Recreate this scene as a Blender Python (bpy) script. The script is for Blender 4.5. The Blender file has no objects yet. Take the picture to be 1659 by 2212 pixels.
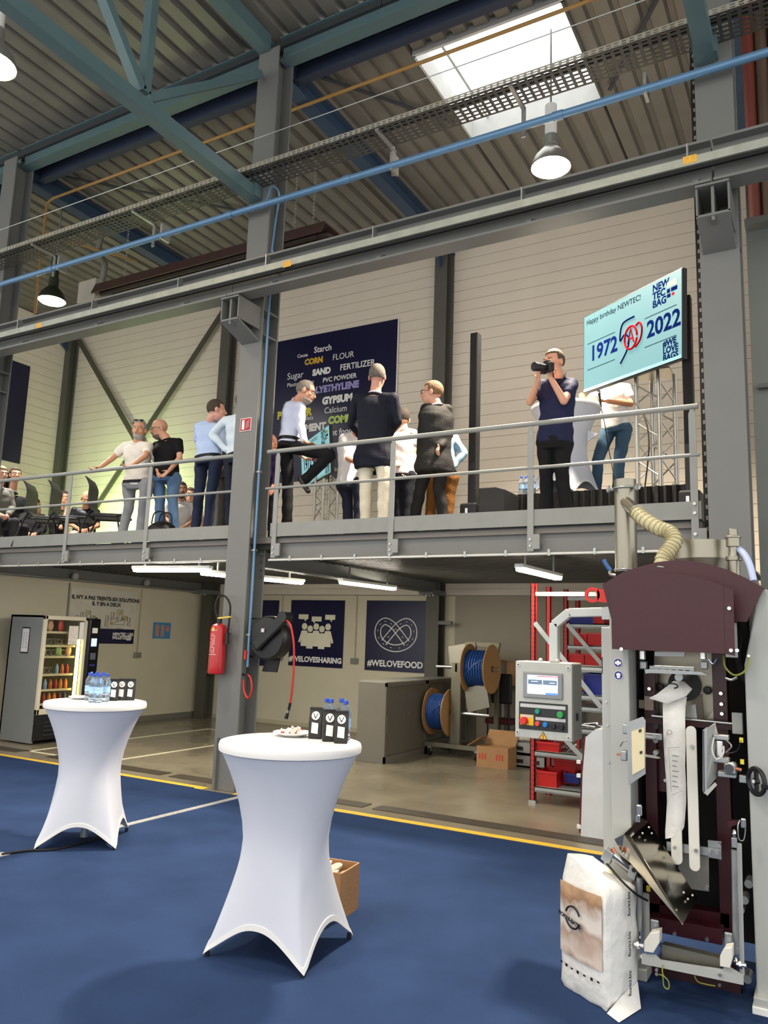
import bpy, math, random, os
import numpy as np
from mathutils import Vector as V, Matrix
random.seed(7); rng=np.random.default_rng(5)
SC=bpy.context.scene; COL=SC.collection
# ---------------------------------------------------------------- camera
F_PX,CXP,CYP=1689.,829.5,1106.
CAMH=1.70
def _d(u,v): return np.array([u-CXP,v-CYP,F_PX])
_vx=-_d(-2175,1273); _vz=_d(1190,-9500)
_ez=_vz/np.linalg.norm(_vz); _ex=_vx-_ez*np.dot(_vx,_ez); _ex/=np.linalg.norm(_ex)
_ey=np.cross(_ez,_ex); _ey=_ey if _ey[2]>0 else -_ey
RM=np.array([_ex,_ey,_ez])            # world = RM @ (right, down, forward)
cam=bpy.data.cameras.new('camera'); camo=bpy.data.objects.new('camera',cam); COL.objects.link(camo)
cam.sensor_fit='HORIZONTAL'; cam.sensor_width=36.0; cam.lens=F_PX/1659*36.0; cam.clip_end=200
_r=RM@np.array([1,0,0]); _u=RM@np.array([0,-1,0]); _b=RM@np.array([0,0,-1])
camo.matrix_world=Matrix(((_r[0],_u[0],_b[0],0),(_r[1],_u[1],_b[1],0),(_r[2],_u[2],_b[2],CAMH),(0,0,0,1)))
SC.camera=camo
# ---------------------------------------------------------------- world, exposure
w=bpy.data.worlds.new('overcast_sky'); SC.world=w; w.use_nodes=True
bg=w.node_tree.nodes['Background']; bg.inputs[0].default_value=(1.0,0.985,0.955,1); bg.inputs[1].default_value=1.0
SC.view_settings.view_transform='Standard'; SC.view_settings.look='None'
SC.view_settings.exposure=0.85; SC.view_settings.gamma=1.0; SC.view_settings.use_curve_mapping=False
# ---------------------------------------------------------------- photo pixel -> place (a pixel is a direction; plane gives the distance)
def ray(u,v): return RM@_d(u,v)
def gz(u,v,z=0.):
    r=ray(u,v); t=(z-CAMH)/r[2]; return V((r[0]*t,r[1]*t,z))
def gy(u,v,y):
    r=ray(u,v); t=y/r[1]; return V((r[0]*t,y,CAMH+r[2]*t))
def gx(u,v,x):
    r=ray(u,v); t=x/r[0]; return V((x,r[1]*t,CAMH+r[2]*t))
# ---------------------------------------------------------------- materials
def lin(c):
    c=[x/255. for x in c]; return tuple((x/12.92 if x<=.04045 else ((x+.055)/1.055)**2.4) for x in c)
MATS={}
def M(name,rgb,rough=.5,metal=0.,var=.06,scale=6.,bump=0.,bscale=40.,spec=.5,emit=None,estr=0.,trans=0.,alpha=1.,coat=0.,stretch=None,rvar=0.,ior=1.45):
    if name in MATS: return MATS[name]
    m=bpy.data.materials.new(name); m.use_nodes=True; nt=m.node_tree; N=nt.nodes; L=nt.links
    b=N['Principled BSDF']; c=lin(rgb)
    b.inputs['Roughness'].default_value=rough; b.inputs['Metallic'].default_value=metal
    b.inputs['Specular IOR Level'].default_value=spec; b.inputs['IOR'].default_value=ior
    b.inputs['Coat Weight'].default_value=coat
    b.inputs['Transmission Weight'].default_value=trans; b.inputs['Alpha'].default_value=alpha
    tc=N.new('ShaderNodeTexCoord'); mp=N.new('ShaderNodeMapping'); L.new(tc.outputs['Object'],mp.inputs['Vector'])
    if stretch: mp.inputs['Scale'].default_value=stretch
    n=N.new('ShaderNodeTexNoise'); n.inputs['Scale'].default_value=scale; n.inputs['Detail'].default_value=4
    L.new(mp.outputs[0],n.inputs['Vector'])
    r=N.new('ShaderNodeValToRGB'); L.new(n.outputs['Fac'],r.inputs[0])
    r.color_ramp.elements[0].position=.25; r.color_ramp.elements[1].position=.75
    r.color_ramp.elements[0].color=tuple(x*(1-var) for x in c)+(1,); r.color_ramp.elements[1].color=tuple(min(1,x*(1+var)) for x in c)+(1,)
    L.new(r.outputs[0],b.inputs['Base Color'])
    if rvar:
        q=N.new('ShaderNodeMapRange'); q.inputs[3].default_value=max(0,rough-rvar); q.inputs[4].default_value=min(1,rough+rvar)
        L.new(n.outputs['Fac'],q.inputs[0]); L.new(q.outputs[0],b.inputs['Roughness'])
    if bump:
        n2=N.new('ShaderNodeTexNoise'); n2.inputs['Scale'].default_value=bscale; n2.inputs['Detail'].default_value=3
        L.new(mp.outputs[0],n2.inputs['Vector'])
        bp=N.new('ShaderNodeBump'); bp.inputs['Strength'].default_value=bump; bp.inputs['Distance'].default_value=.02
        L.new(n2.outputs['Fac'],bp.inputs['Height']); L.new(bp.outputs[0],b.inputs['Normal'])
    if emit:
        b.inputs['Emission Color'].default_value=lin(emit)+(1,); b.inputs['Emission Strength'].default_value=estr
    MATS[name]=m; return m
# ---------------------------------------------------------------- mesh builder
class MB:
    def __init__(s): s.v=[]; s.f=[]; s.mi=[]; s.cur=0
    def add(s,vs,fs):
        o=len(s.v); s.v+= [tuple(p) for p in vs]; s.f+=[tuple(i+o for i in f) for f in fs]; s.mi+=[s.cur]*len(fs); return s
    def box(s,a,b,ch=0.):
        x0,x1=sorted((a[0],b[0]));y0,y1=sorted((a[1],b[1]));z0,z1=sorted((a[2],b[2]))
        return s.add([(x0,y0,z0),(x1,y0,z0),(x1,y1,z0),(x0,y1,z0),(x0,y0,z1),(x1,y0,z1),(x1,y1,z1),(x0,y1,z1)],
          [(0,3,2,1),(4,5,6,7),(0,1,5,4),(1,2,6,5),(2,3,7,6),(3,0,4,7)])
    def obox(s,c,ax,ay,az):           # centre and three half-axis vectors
        c=V(c);ax=V(ax);ay=V(ay);az=V(az)
        return s.add([c+i*ax+j*ay+k*az for k in(-1,1) for i,j in((-1,-1),(1,-1),(1,1),(-1,1))],
          [(0,3,2,1),(4,5,6,7),(0,1,5,4),(1,2,6,5),(2,3,7,6),(3,0,4,7)])
    def bar(s,p,q,w,h,up=(0,0,1)):   # box beam from p to q, w across, h along up
        p=V(p);q=V(q);d=(q-p); L=d.length; d=d/L; up=V(up)
        if abs(d.dot(up))>.98: up=V((1,0,0))
        x=d.cross(up).normalized(); y=x.cross(d).normalized()
        return s.obox((p+q)/2,d*L/2,x*w/2,y*h/2)
    def quad(s,a,b,c,d): return s.add([a,b,c,d],[(0,1,2,3)])
    def cyl(s,p,q,r,r2=None,n=14,caps=True):
        r2=r if r2 is None else r2; p=V(p);q=V(q);d=(q-p).normalized()
        a=V((0,0,1)) if abs(d.z)<.9 else V((1,0,0)); x=d.cross(a).normalized(); y=d.cross(x)
        vs=[];fs=[]
        for c,rr in((p,r),(q,r2)):
            vs+=[c+x*rr*math.cos(2*math.pi*i/n)+y*rr*math.sin(2*math.pi*i/n) for i in range(n)]
        fs=[(i,(i+1)%n,n+(i+1)%n,n+i) for i in range(n)]
        if caps: fs+=[tuple(range(n-1,-1,-1)),tuple(range(n,2*n))]
        return s.add(vs,fs)
    def tube(s,pts,r,n=8,smooth=True,closed=False):
        pts=[V(p) for p in pts]
        if smooth and len(pts)>2: pts=crv(pts,6)
        rs=r if isinstance(r,(list,tuple)) else [r]*len(pts)
        if len(rs)!=len(pts): rs=list(np.interp(np.linspace(0,1,len(pts)),np.linspace(0,1,len(rs)),rs))
        vs=[];fs=[]; N=len(pts); x=None
        for i,p in enumerate(pts):
            d=(pts[min(i+1,N-1)]-pts[max(i-1,0)]).normalized()
            if x is None:
                a=V((0,0,1)) if abs(d.z)<.9 else V((1,0,0)); x=d.cross(a).normalized()
            x=(x-d*x.dot(d)).normalized(); y=d.cross(x)
            vs+=[p+(x*math.cos(2*math.pi*k/n)+y*math.sin(2*math.pi*k/n))*rs[i] for k in range(n)]
        for i in range(N-1): fs+=[(i*n+k,i*n+(k+1)%n,(i+1)*n+(k+1)%n,(i+1)*n+k) for k in range(n)]
        fs+=[tuple(range(n-1,-1,-1)),tuple(range((N-1)*n,N*n))]
        return s.add(vs,fs)
    def lathe(s,prof,c=(0,0,0),n=20,axis=(0,0,1),caps=True):
        c=V(c);d=V(axis).normalized(); a=V((1,0,0)) if abs(d.x)<.9 else V((0,1,0)); y=d.cross(a).normalized(); x=y.cross(d)
        vs=[];fs=[]
        for r,h in prof: vs+=[c+d*h+(x*math.cos(2*math.pi*k/n)+y*math.sin(2*math.pi*k/n))*r for k in range(n)]
        for i in range(len(prof)-1): fs+=[(i*n+k,i*n+(k+1)%n,(i+1)*n+(k+1)%n,(i+1)*n+k) for k in range(n)]
        if caps: fs+=[tuple(range(n-1,-1,-1)),tuple(range((len(prof)-1)*n,len(prof)*n))]
        return s.add(vs,fs)
    def ell(s,c,ax,ay,az,nu=14,nv=8):
        c=V(c);ax=V(ax);ay=V(ay);az=V(az); vs=[c-az];fs=[]
        for j in range(1,nv):
            t=math.pi*j/nv
            vs+=[c-az*math.cos(t)+(ax*math.cos(2*math.pi*i/nu)+ay*math.sin(2*math.pi*i/nu))*math.sin(t) for i in range(nu)]
        vs.append(c+az); T=len(vs)-1
        fs+=[(0,1+(i+1)%nu,1+i) for i in range(nu)]
        for j in range(nv-2): fs+=[(1+j*nu+i,1+j*nu+(i+1)%nu,1+(j+1)*nu+(i+1)%nu,1+(j+1)*nu+i) for i in range(nu)]
        fs+=[(T,1+(nv-2)*nu+i,1+(nv-2)*nu+(i+1)%nu) for i in range(nu)]
        return s.add(vs,fs)
    def sph(s,c,r,nu=12,nv=8): return s.ell(c,(r,0,0),(0,r,0),(0,0,r),nu,nv)
    def prism(s,poly,d):              # planar polygon extruded along d
        poly=[V(p) for p in poly]; d=V(d); n=len(poly)
        return s.add(poly+[p+d for p in poly],[tuple(range(n-1,-1,-1)),tuple(range(n,2*n))]+[(i,(i+1)%n,n+(i+1)%n,n+i) for i in range(n)])
    def ring(s,c,nrm,R,r,n=24,m=8,arc=(0,2*math.pi)):
        nrm=V(nrm).normalized(); a=V((0,0,1)) if abs(nrm.z)<.9 else V((1,0,0)); x=nrm.cross(a).normalized(); y=nrm.cross(x)
        pts=[V(c)+(x*math.cos(t)+y*math.sin(t))*R for t in np.linspace(arc[0],arc[1],n)]
        return s.tube(pts,r,m,smooth=False)
    def build(s,name,mat,parent=None,smooth=False,bevel=0.,**tags): return link(s.mesh(name,smooth,mat),name,parent,bevel,**tags)
    def mesh(s,name,smooth,mat):
        me=bpy.data.meshes.new(name); me.from_pydata(s.v,[],s.f)
        for m in (mat if isinstance(mat,(list,tuple)) else [mat]): me.materials.append(m)
        if any(s.mi): me.polygons.foreach_set('material_index',s.mi)
        import bmesh
        bm=bmesh.new(); bm.from_mesh(me); bmesh.ops.recalc_face_normals(bm,faces=bm.faces); bm.to_mesh(me); bm.free()
        if smooth:
            me.polygons.foreach_set('use_smooth',[True]*len(me.polygons))
            try: me.set_sharp_from_angle(angle=math.radians(smooth if smooth>1 else 45))
            except Exception: pass
        me.update(); return me
WL={}                                   # world location of every parent
def crv(P,k=6):
    out=[]; n=len(P)
    for i in range(n-1):
        p0,p1,p2,p3=P[max(i-1,0)],P[i],P[i+1],P[min(i+2,n-1)]
        for j in range(k):
            t=j/k; out.append(.5*((2*p1)+(p2-p0)*t+(2*p0-5*p1+4*p2-p3)*t*t+(3*p1-p0-3*p2+p3)*t**3))
    out.append(P[-1]); return out
def tagit(o,label=None,cat=None,group=None,kind=None):
    if label: o['label']=label
    if cat: o['category']=cat
    if group: o['group']=group
    if kind: o['kind']=kind
    return o
def link(me,name,parent=None,bevel=0.,label=None,cat=None,group=None,kind=None):
    o=bpy.data.objects.new(name,me); COL.objects.link(o)
    if parent is not None:
        off=WL[parent]; o.parent=parent; me.transform(Matrix.Translation(-off)); WL[o]=off
    else:
        n=len(me.vertices); co=np.empty(n*3); me.vertices.foreach_get('co',co); co=co.reshape(-1,3)
        b=V(((co[:,0].min()+co[:,0].max())/2,(co[:,1].min()+co[:,1].max())/2,co[:,2].min()))
        me.transform(Matrix.Translation(-b)); o.location=b; WL[o]=b
    if bevel:
        md=o.modifiers.new('bevel','BEVEL'); md.width=bevel; md.segments=2; md.limit_method='ANGLE'
    return tagit(o,label,cat,group,kind)
def thing(name,label,cat,loc,group=None,kind=None):
    o=bpy.data.objects.new(name,None); COL.objects.link(o); o.location=loc; o.empty_display_size=.1; WL[o]=V(loc)
    return tagit(o,label,cat,group,kind)
def dup(src,loc,rotz=0.,label=None,parent=None):
    c=src.copy(); COL.objects.link(c); c.parent=parent
    if parent is None: c.location=loc; c.rotation_euler=(0,0,rotz); WL[c]=V(loc)
    if label: c['label']=label
    for ch in list(src.children): dup(ch,None,parent=c)
    return c
def text(s,size,o,xd,yd,mat,parent,name='lettering',bold=0.,align='LEFT',proud=.003,sx=1.,label=None,shear=0.):
    cu=bpy.data.curves.new('t','FONT'); cu.body=s; cu.size=size; cu.offset=bold; cu.align_x=align; cu.shear=shear; cu.resolution_u=3; cu.space_line=.82
    ob=bpy.data.objects.new('t',cu); COL.objects.link(ob)
    bpy.context.view_layer.update(); dg=bpy.context.evaluated_depsgraph_get()
    me=bpy.data.meshes.new_from_object(ob.evaluated_get(dg)); bpy.data.objects.remove(ob); bpy.data.curves.remove(cu)
    xd=V(xd).normalized(); yd=V(yd); yd=(yd-xd*yd.dot(xd)).normalized(); zd=xd.cross(yd); o=V(o)+zd*proud
    me.transform(Matrix(((xd.x*sx,yd.x,zd.x,o.x),(xd.y*sx,yd.y,zd.y,o.y),(xd.z*sx,yd.z,zd.z,o.z),(0,0,0,1))))
    me.materials.clear(); me.materials.append(mat)
    if len(me.vertices)==0: return None
    return link(me,name,parent,label=label)
# shared materials
STEEL=M('painted_grey_steel',(111,112,109),.42,.0,.05,3,spec=.5)
STEELD=M('grey_steel_under_deck',(104,106,104),.5,0,.06,3)
TEAL=M('teal_painted_truss_steel',(84,108,112),.4,0,.06,4)
BLUEST=M('dark_blue_rafter_steel',(56,76,100),.45,0,.08,4)
GALV=M('galvanised_metal',(168,171,168),.38,.75,.12,18,rvar=.12)
CHROME=M('bright_metal',(205,205,203),.2,.95,.05,20)
SSTEEL=M('brushed_stainless',(150,146,132),.36,.9,.05,4,rvar=.04)
BLACK=M('black_plastic',(22,22,24),.45,0,.08,10)
RUBBER=M('black_rubber',(16,16,17),.7,0,.08,10)
WHITE=M('white_paint',(228,228,224),.45,0,.03,6)
NAVY=M('navy_print',(22,22,58),.25,0,.05,3,spec=.5)
WPRINT=M('white_print',(235,235,232),.5,0,.01)
BOLT=M('zinc_bolt',(185,186,184),.3,.85,.05,30)
# ================================================================ THE SETTING
FL=2.77          # mezzanine floor level
# ---- floor, carpet, marking
def struct(mb,name,mat,**k): return mb.build(name,mat,kind='structure',**k)
cm=M('polished_concrete',(132,124,106),.22,0,.2,1.6,bump=.05,bscale=9,rvar=.12)
struct(MB().box((-17,-4,-.2),(6,12.5,0)),'floor',cm)
cp=M('royal_blue_carpet',(42,61,97),.95,0,.16,2.2,bump=.5,bscale=420,spec=.1)
c=MB(); c.box((-14,-4,.001),(-6.1,6.735,.012)); c.box((-6.1,-4,.001),(-5.5,6.70,.012)); c.box((-5.5,-4,.001),(5,6.715,.012))
struct(c,'trim_1',cp)
ym=M('yellow_floor_tape',(226,186,58),.55,0,.12,12)
y=MB(); y.box((-13,6.745,.0),(-6.0,6.85,.006)); y.box((-5.58,6.757,.0),(4,6.848,.006)); struct(y,'trim_2',ym)
pm=M('dark_channel_cover_plate',(74,67,57),.5,.2,.15,8)
for i,(a,b) in enumerate(((-13,-9.6),(-8.98,-6.95),(-6.8,-6.0),(-5.5,-4.17),(-4.05,3.5))):
    struct(MB().box((a,7.06,0),(b,7.262,.008)),'trim_%d'%(3+i),pm)
wl=M('white_floor_line',(222,216,190),.5,0,.1,10)
l=MB()
for a,b in (((-9.60,7.23),(-9.54,10.85)),((-8.17,7.25),(-8.11,10.85)),((-9.6,7.23),(-8.1,7.28)),((-9.6,10.8),(-8.1,10.85))): l.box((a[0],a[1],0),(b[0],b[1],.003))
struct(l,'trim_9',wl)
# ---- walls: ground floor
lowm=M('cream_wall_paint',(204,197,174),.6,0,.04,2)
bw=struct(MB().box((-11.3,12.3,0),(6,12.42,2.78)),'wall_back',lowm)
stripm=M('white_liner_panel',(214,205,190),.5,0,.04,3)
for z0,z1 in ((2.44,2.545),(2.55,2.66)): MB().box((-11.1,12.27,z0),(3,12.31,z1)).build('panel',stripm,bw)
MB().box((-11.1,12.29,2.425),(3,12.31,2.437)).build('panel_joint',M('joint_grey',(120,116,106),.6),bw)
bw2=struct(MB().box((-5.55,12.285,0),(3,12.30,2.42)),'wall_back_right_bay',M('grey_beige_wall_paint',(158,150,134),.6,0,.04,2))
lw=struct(MB().box((-11.3,4.0,0),(-11.17,12.3,2.75)),'wall_left',lowm)
struct(MB().box((-11.17,4,0),(-11.15,12.3,.10)),'baseboard_left',M('grey_skirting',(120,117,108),.5))
struct(MB().box((-11.15,12.28,0),(-5.55,12.3,.07)),'baseboard_back',M('cream_skirting',(186,178,152),.5))
# ---- walls: mezzanine, panel by panel
pan=M('white_ribbed_wall_panel',(232,222,205),.5,0,.03,2,bump=.02,bscale=6)
gap=M('panel_shadow_joint',(150,146,138),.7)
ub=struct(MB().box((-16.1,12.36,FL),(6,12.45,9.0)),'wall_mezzanine_back',gap)
rowz=[FL+.2*i for i in range(32)]
for (x0,x1) in ((-15.95,-11.0),(-10.8,-5.95),(-5.7,-.8),(-.55,4.5)):
    me=None
    for z in rowz:
        if z+.2>9.0: break
        if me is None:
            o=MB().box((x0,12.30,z+.003),(x1,12.365,z+.197)).build('panel',pan,ub); me=o; z0=z
        else:
            q=me.copy(); COL.objects.link(q); q.location=(0,0,z-z0)
ul=struct(MB().box((-16.2,4,FL),(-16.1,12.45,9.0)),'wall_mezzanine_left',gap)
me=None
for z in rowz:
    if z+.2>9.0: break
    if me is None:
        me=MB().box((-16.105,4,z+.003),(-16.04,12.3,z+.197)).build('panel',pan,ul); z0=z
    else: q=me.copy(); COL.objects.link(q); q.location=(0,0,z-z0)
# right end: grey cladding beside the right column, with the opening above
gw=M('grey_cladding',(112,116,112),.5,0,.05,2)
rw=struct(MB().box((-.50,7.45,0),(5,7.55,5.55)),'wall_right',gw)
MB().box((-.45,7.38,3.98),(5,7.45,4.02)).build('ledge',M('cladding_edge',(90,94,90),.5),rw)
MB().box((-.5,7.3,5.5),(5,7.5,5.56)).build('top_rail',STEEL,rw)
cur=M('brown_corrugated_sheet',(92,74,62),.5,0,.2,3)
st=struct(MB().box((-.5,8.6,5.3),(5,8.65,9.0)),'wall_right_upper',M('brown_backing_sheet',(70,58,50),.6))
for i in range(14):
    x=-.48+i*.13
    MB().cyl((x,8.57,5.3),(x,8.57,9.0),.06,n=8).build('panel',cur if i%4 else M('red_oxide_strip',(110,52,42),.5),st,smooth=True)
# ---- posts against the back wall
def ibeam(mb,p,q,h,wd,tf,tw,up):      # H profile, h along up
    p=V(p);q=V(q);up=V(up).normalized()
    mb.bar(p+up*(h/2-tf/2),q+up*(h/2-tf/2),wd,tf,up); mb.bar(p-up*(h/2-tf/2),q-up*(h/2-tf/2),wd,tf,up); mb.bar(p,q,tw,h-2*tf,up); return mb
POSTM=M('dark_grey_wall_post',(92,90,84),.5,0,.06,3)
for i,(x,n) in enumerate(((-15.98,1),(-10.9,2),(-5.85,3),(-.67,4))):
    b=MB(); ibeam(b,(x,12.15,FL),(x,12.15,9.0),.24,.24,.02,.014,(0,1,0))
    t=thing('wall_post','', '',(x,12.15,FL)); 
    tagit(t,['dark corner post of the mezzanine where the two white walls meet','dark wall post at the right end of the crossed braces','grey wall post right of the navy word banner','wall post hidden behind the right column'][i],'post',kind='structure'); del t['category']
    b.build('profile',POSTM,t)
    g=MB(); g.prism([(x-.02,12.03,8.35),(x-.02,11.3,8.85),(x-.02,12.03,8.85)],(.04,0,0)); g.build('gusset',BLUEST,t)
    if i in(1,2):
        t2=thing('wall_post','','',(x,12.14,0)); b=MB(); ibeam(b,(x,12.14,0),(x,12.14,2.72),.26,.24,.02,.014,(0,1,0)); b.build('profile',M('dark_post_paint',(82,80,72),.5),t2)
        k=MB(); k.box((x-.13,11.75,2.42),(x+.13,12.28,2.5)); k.build('seat_plate',STEELD,t2)
        for bx in (-.06,0,.06): 
            MB().cyl((x+bx,11.9,2.40),(x+bx,11.9,2.42),.016,n=8).build('bolt',BOLT,t2)
        if i==2: MB().box((x+.12,12.0,1.93),(x+.36,12.06,1.99)).build('arm',STEELD,t2)
        if i==1: MB().box((x+.14,11.98,.86),(x+.36,12.08,.92)).build('ledge_plate',POSTM,t2)
        tagit(t2,['','grey ground floor post in the corner by the cream wall','dark ground floor post right of the pretzel poster'][i],None,kind='structure')
# crossed bracing on the mezzanine back wall
br=thing('cross_brace','pair of crossed flat braces on the mezzanine back wall','brace',(-13.4,12.22,FL+.1))
for a,b in (((-15.85,8.75),(-10.98,FL+.12)),((-10.98,8.75),(-15.85,FL+.12))):
    MB().bar((a[0],12.18,a[1]),(b[0],12.18,b[1]),.03,.12,(0,0,1)).build('diagonal',M('olive_grey_brace',(84,82,70),.5),br)
# pipe along the back wall
tagit(MB().cyl((-10.8,12.22,3.73),(-3.6,12.22,3.73),.03,n=10).build('wall_pipe',M('brown_pipe',(86,62,52),.5),smooth=True),'thin brown pipe running low along the mezzanine back wall','pipe')
# ---- roof
rdk=M('galvanised_roof_deck',(136,133,126),.42,.45,.10,2.5,rvar=.1)
def deck(name,x0,x1,y0,y1,z,parent,per=.28,dep=.06):
    xs=np.arange(x0,x1,per); pr=[]
    for x in xs: pr+=[(x,z),(min(x+per*.60,x1),z),(min(x+per*.70,x1),z+dep),(min(x+per*.92,x1),z+dep)]
    pr.append((x1,z)); v=[(a,y0,b) for a,b in pr]+[(a,y1,b) for a,b in pr]; n=len(pr)
    return MB().add(v,[(i,i+1,n+i+1,n+i) for i in range(n-1)]).build(name,rdk,parent)
RZ=9.0
roof=struct(MB().box((-16.2,7.0,RZ+.08),(-4.27,12.5,RZ+.2)),'ceiling',M('roof_insulation',(52,56,58),.8))
mo=M('roof_topside',(52,56,58),.8)
MB().box((-2.29,7.0,RZ+.08),(6,12.5,RZ+.2)).build('roof_slab',mo,roof); MB().box((-4.26,7.0,RZ+.08),(-2.29,7.73,RZ+.2)).build('roof_slab',mo,roof); MB().box((-4.26,9.67,RZ+.08),(-2.29,12.5,RZ+.2)).build('roof_slab',mo,roof)
MB().box((-16.2,-1.0,RZ+.28),(6,7.0,RZ+.4)).build('roof_slab',mo,roof)
for a,b in ((-16.2,-10.95),(-10.95,-5.85),(-5.85,-4.22)): deck('deck_sheet',a,b,7.05,12.45,RZ,roof)
deck('deck_sheet',-4.22,-2.33,7.05,7.79,RZ,roof); deck('deck_sheet',-4.22,-2.33,9.6,12.45,RZ,roof)
deck('deck_sheet',-2.33,1.0,7.05,12.45,RZ,roof); deck('deck_sheet',1.0,6.0,7.05,12.45,RZ,roof)
for a,b in ((-16.2,-10.95),(-10.95,-5.85),(-5.85,-.7),(-.7,6)): deck('deck_sheet',a,b,-1,7.05,RZ+.2,roof)
# skylight: kerb and glazing
sk=thing('skylight','large white roof skylight letting daylight in above the cable tray','skylight',(-3.27,8.7,RZ),kind='structure'); del sk['category']
kb=M('skylight_kerb_white',(214,216,214),.4,.1)
for a,b,m in (((-4.24,7.77),(-4.21,9.62),kb),((-2.34,7.77),(-2.31,9.62),M('skylight_kerb_dark',(96,96,92),.5)),((-4.24,7.75),(-2.31,7.79),kb),((-4.24,9.6),(-2.31,9.64),kb)):
    MB().box((a[0],a[1],RZ-.06),(b[0],b[1],RZ+.24)).build('kerb',m,sk)
MB().box((-3.98,7.8,RZ+.18),(-3.95,9.6,RZ+.21)).build('glazing_bar',kb,sk)
gl=bpy.data.materials.new('opal_glazing'); gl.use_nodes=True; nt=gl.node_tree; nt.nodes.clear()
o_=nt.nodes.new('ShaderNodeOutputMaterial'); t_=nt.nodes.new('ShaderNodeBsdfTransparent'); tl=nt.nodes.new('ShaderNodeBsdfTranslucent'); mx=nt.nodes.new('ShaderNodeMixShader'); ns=nt.nodes.new('ShaderNodeTexNoise'); ns.inputs['Scale'].default_value=3
tl.inputs[0].default_value=(.95,.97,1,1); mx.inputs[0].default_value=.04; nt.links.new(t_.outputs[0],mx.inputs[1]); nt.links.new(tl.outputs[0],mx.inputs[2]); nt.links.new(mx.outputs[0],o_.inputs[0])
MB().box((-4.22,7.78,RZ+.25),(-2.33,9.61,RZ+.27)).build('glazing_pane',gl,sk)
# beams at the column line and rafters
bt=thing('eaves_beam','teal steel eaves beam running along the column line under the roof','beam',(-5,7.1,RZ),kind='structure'); del bt['category']
for a,b in ((-16,-10.95),(-10.85,-5.85),(-5.73,-.75),(-.6,5)):
    m=MB(); ibeam(m,(a,7.05,RZ+.02),(b,7.05,RZ+.02),.32,.18,.016,.01,(0,0,1)); m.build('teal_length',TEAL,bt)
    m=MB(); ibeam(m,(a,7.33,RZ-.12),(b,7.33,RZ-.12),.2,.12,.014,.01,(0,0,1)); m.build('navy_length',M('dark_navy_steel',(44,54,74),.5),bt)
for x,lab in ((-10.92,'blue roof rafter above the crossed braces'),(-5.79,'blue roof rafter behind the centre column'),(-.67,'blue roof rafter behind the right column')):
    t=thing('rafter',lab,'rafter',(x,9.8,RZ-.2),kind='structure'); del t['category']
    m=MB(); ibeam(m,(x,7.2,RZ-.16),(x,12.3,RZ-.16),.28,.2,.018,.012,(0,0,1)); m.build('rafter_profile',BLUEST,t)
for x in (-8.4,-3.3): 
    pass
# roof bracing rods
for i,(a,b) in enumerate((((-5.6,7.4),(-4.3,9.2)),((-10.7,7.4),(-8.4,9.9)),((-.8,7.4),(-2.2,9.5)))):
    tagit(MB().bar((a[0],a[1],RZ-.05),(b[0],b[1],RZ-.05),.05,.02).build('roof_brace',M('dark_brace',(60,64,70),.5)),['thin dark roof brace right of the centre column top','thin dark roof brace above the lamp at left','thin dark roof brace right of the skylight'][i],'brace')
# ---- columns
def column(x,lab,plates=()):
    t=thing('column',lab,'column',(x,7.0,0),kind='structure'); del t['category']
    m=MB(); ibeam(m,(x,6.9975,0),(x,6.9975,8.95),.315,.315,.022,.014,(0,1,0)); m.build('column_profile',STEEL,t,bevel=.004)
    for z in (5.17,5.47): MB().box((x-.15,6.862,z-.01),(x+.15,7.133,z+.01)).build('stiffener_plate',STEEL,t)
    # crane bracket
    k=MB(); zt=5.48; k.box((x-.13,6.42,zt-.02),(x+.13,6.84,zt)); k.box((x-.012,6.45,zt-.32),(x+.012,6.84,zt-.02)); k.prism([(x-.13,6.44,zt-.28),(x-.13,6.84,zt-.42),(x-.13,6.84,zt-.40),(x-.13,6.44,zt-.26)],(.26,0,0)); k.box((x-.13,6.44,zt-.27),(x-.115,6.84,zt-.02)); k.box((x+.115,6.44,zt-.27),(x+.13,6.84,zt-.02))
    k.build('crane_bracket',STEEL,t)
    return t
colL=column(-10.9,'grey steel column at the left edge of the photo')
colC=column(-5.7925,'grey steel column in the middle carrying the fire extinguisher and hose reel')
colR=column(-.67,'grey steel column at right behind the bagging machine')
MB().box((-5.88,6.80,.0),(-5.875,6.84,.55)).build('base_stiffener',STEEL,colC)
for z in (2.35,2.42,2.52,2.59): MB().cyl((-5.66,7.12,z),(-5.66,7.105,z),.018,n=8).build('bolt',BOLT,colC)
# perforated dark strip beside the right column
s=MB(); s.box((-.905,7.19,2.3),(-.845,7.21,8.3)); ps=s.build('cable_ladder',M('black_steel_strip',(28,28,27),.6),label='black slotted cable strip running up beside the right column',cat='cable tray')
for i in range(60): MB().box((-.888,7.183,2.6+i*.095),(-.872,7.19,2.635+i*.095)).build('slot',M('slot_light',(150,146,138),.6),ps)
# ---- truss
def truss(x,lab):
    t=thing('roof_truss',lab,'truss',(x,4,7),kind='structure'); del t['category']
    MB().box((x-.075,-1,6.87),(x+.075,6.83,7.02)).build('bottom_chord',TEAL,t)
    MB().box((x-.09,-1,8.92),(x+.09,6.83,9.12)).build('top_chord',TEAL,t)
    for a,b in (((5.05,7.08),(6.75,8.55)),((5.0,7.1),(5.0,8.95)),((4.95,7.1),(3.4,8.95)),((2.0,7.1),(3.3,8.95)),((1.9,7.1),(.5,8.95))):
        MB().bar((x,a[0],a[1]),(x,b[0],b[1]),.09,.11,(1,0,0)).build('web_member',TEAL,t)
    MB().box((x-.1,6.70,6.88),(x+.1,6.84,7.12)).build('end_plate',TEAL,t)
    return t
truss(-5.85,'teal lattice roof truss reaching the centre column'); truss(-.72,'teal lattice roof truss reaching the right column')
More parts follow.
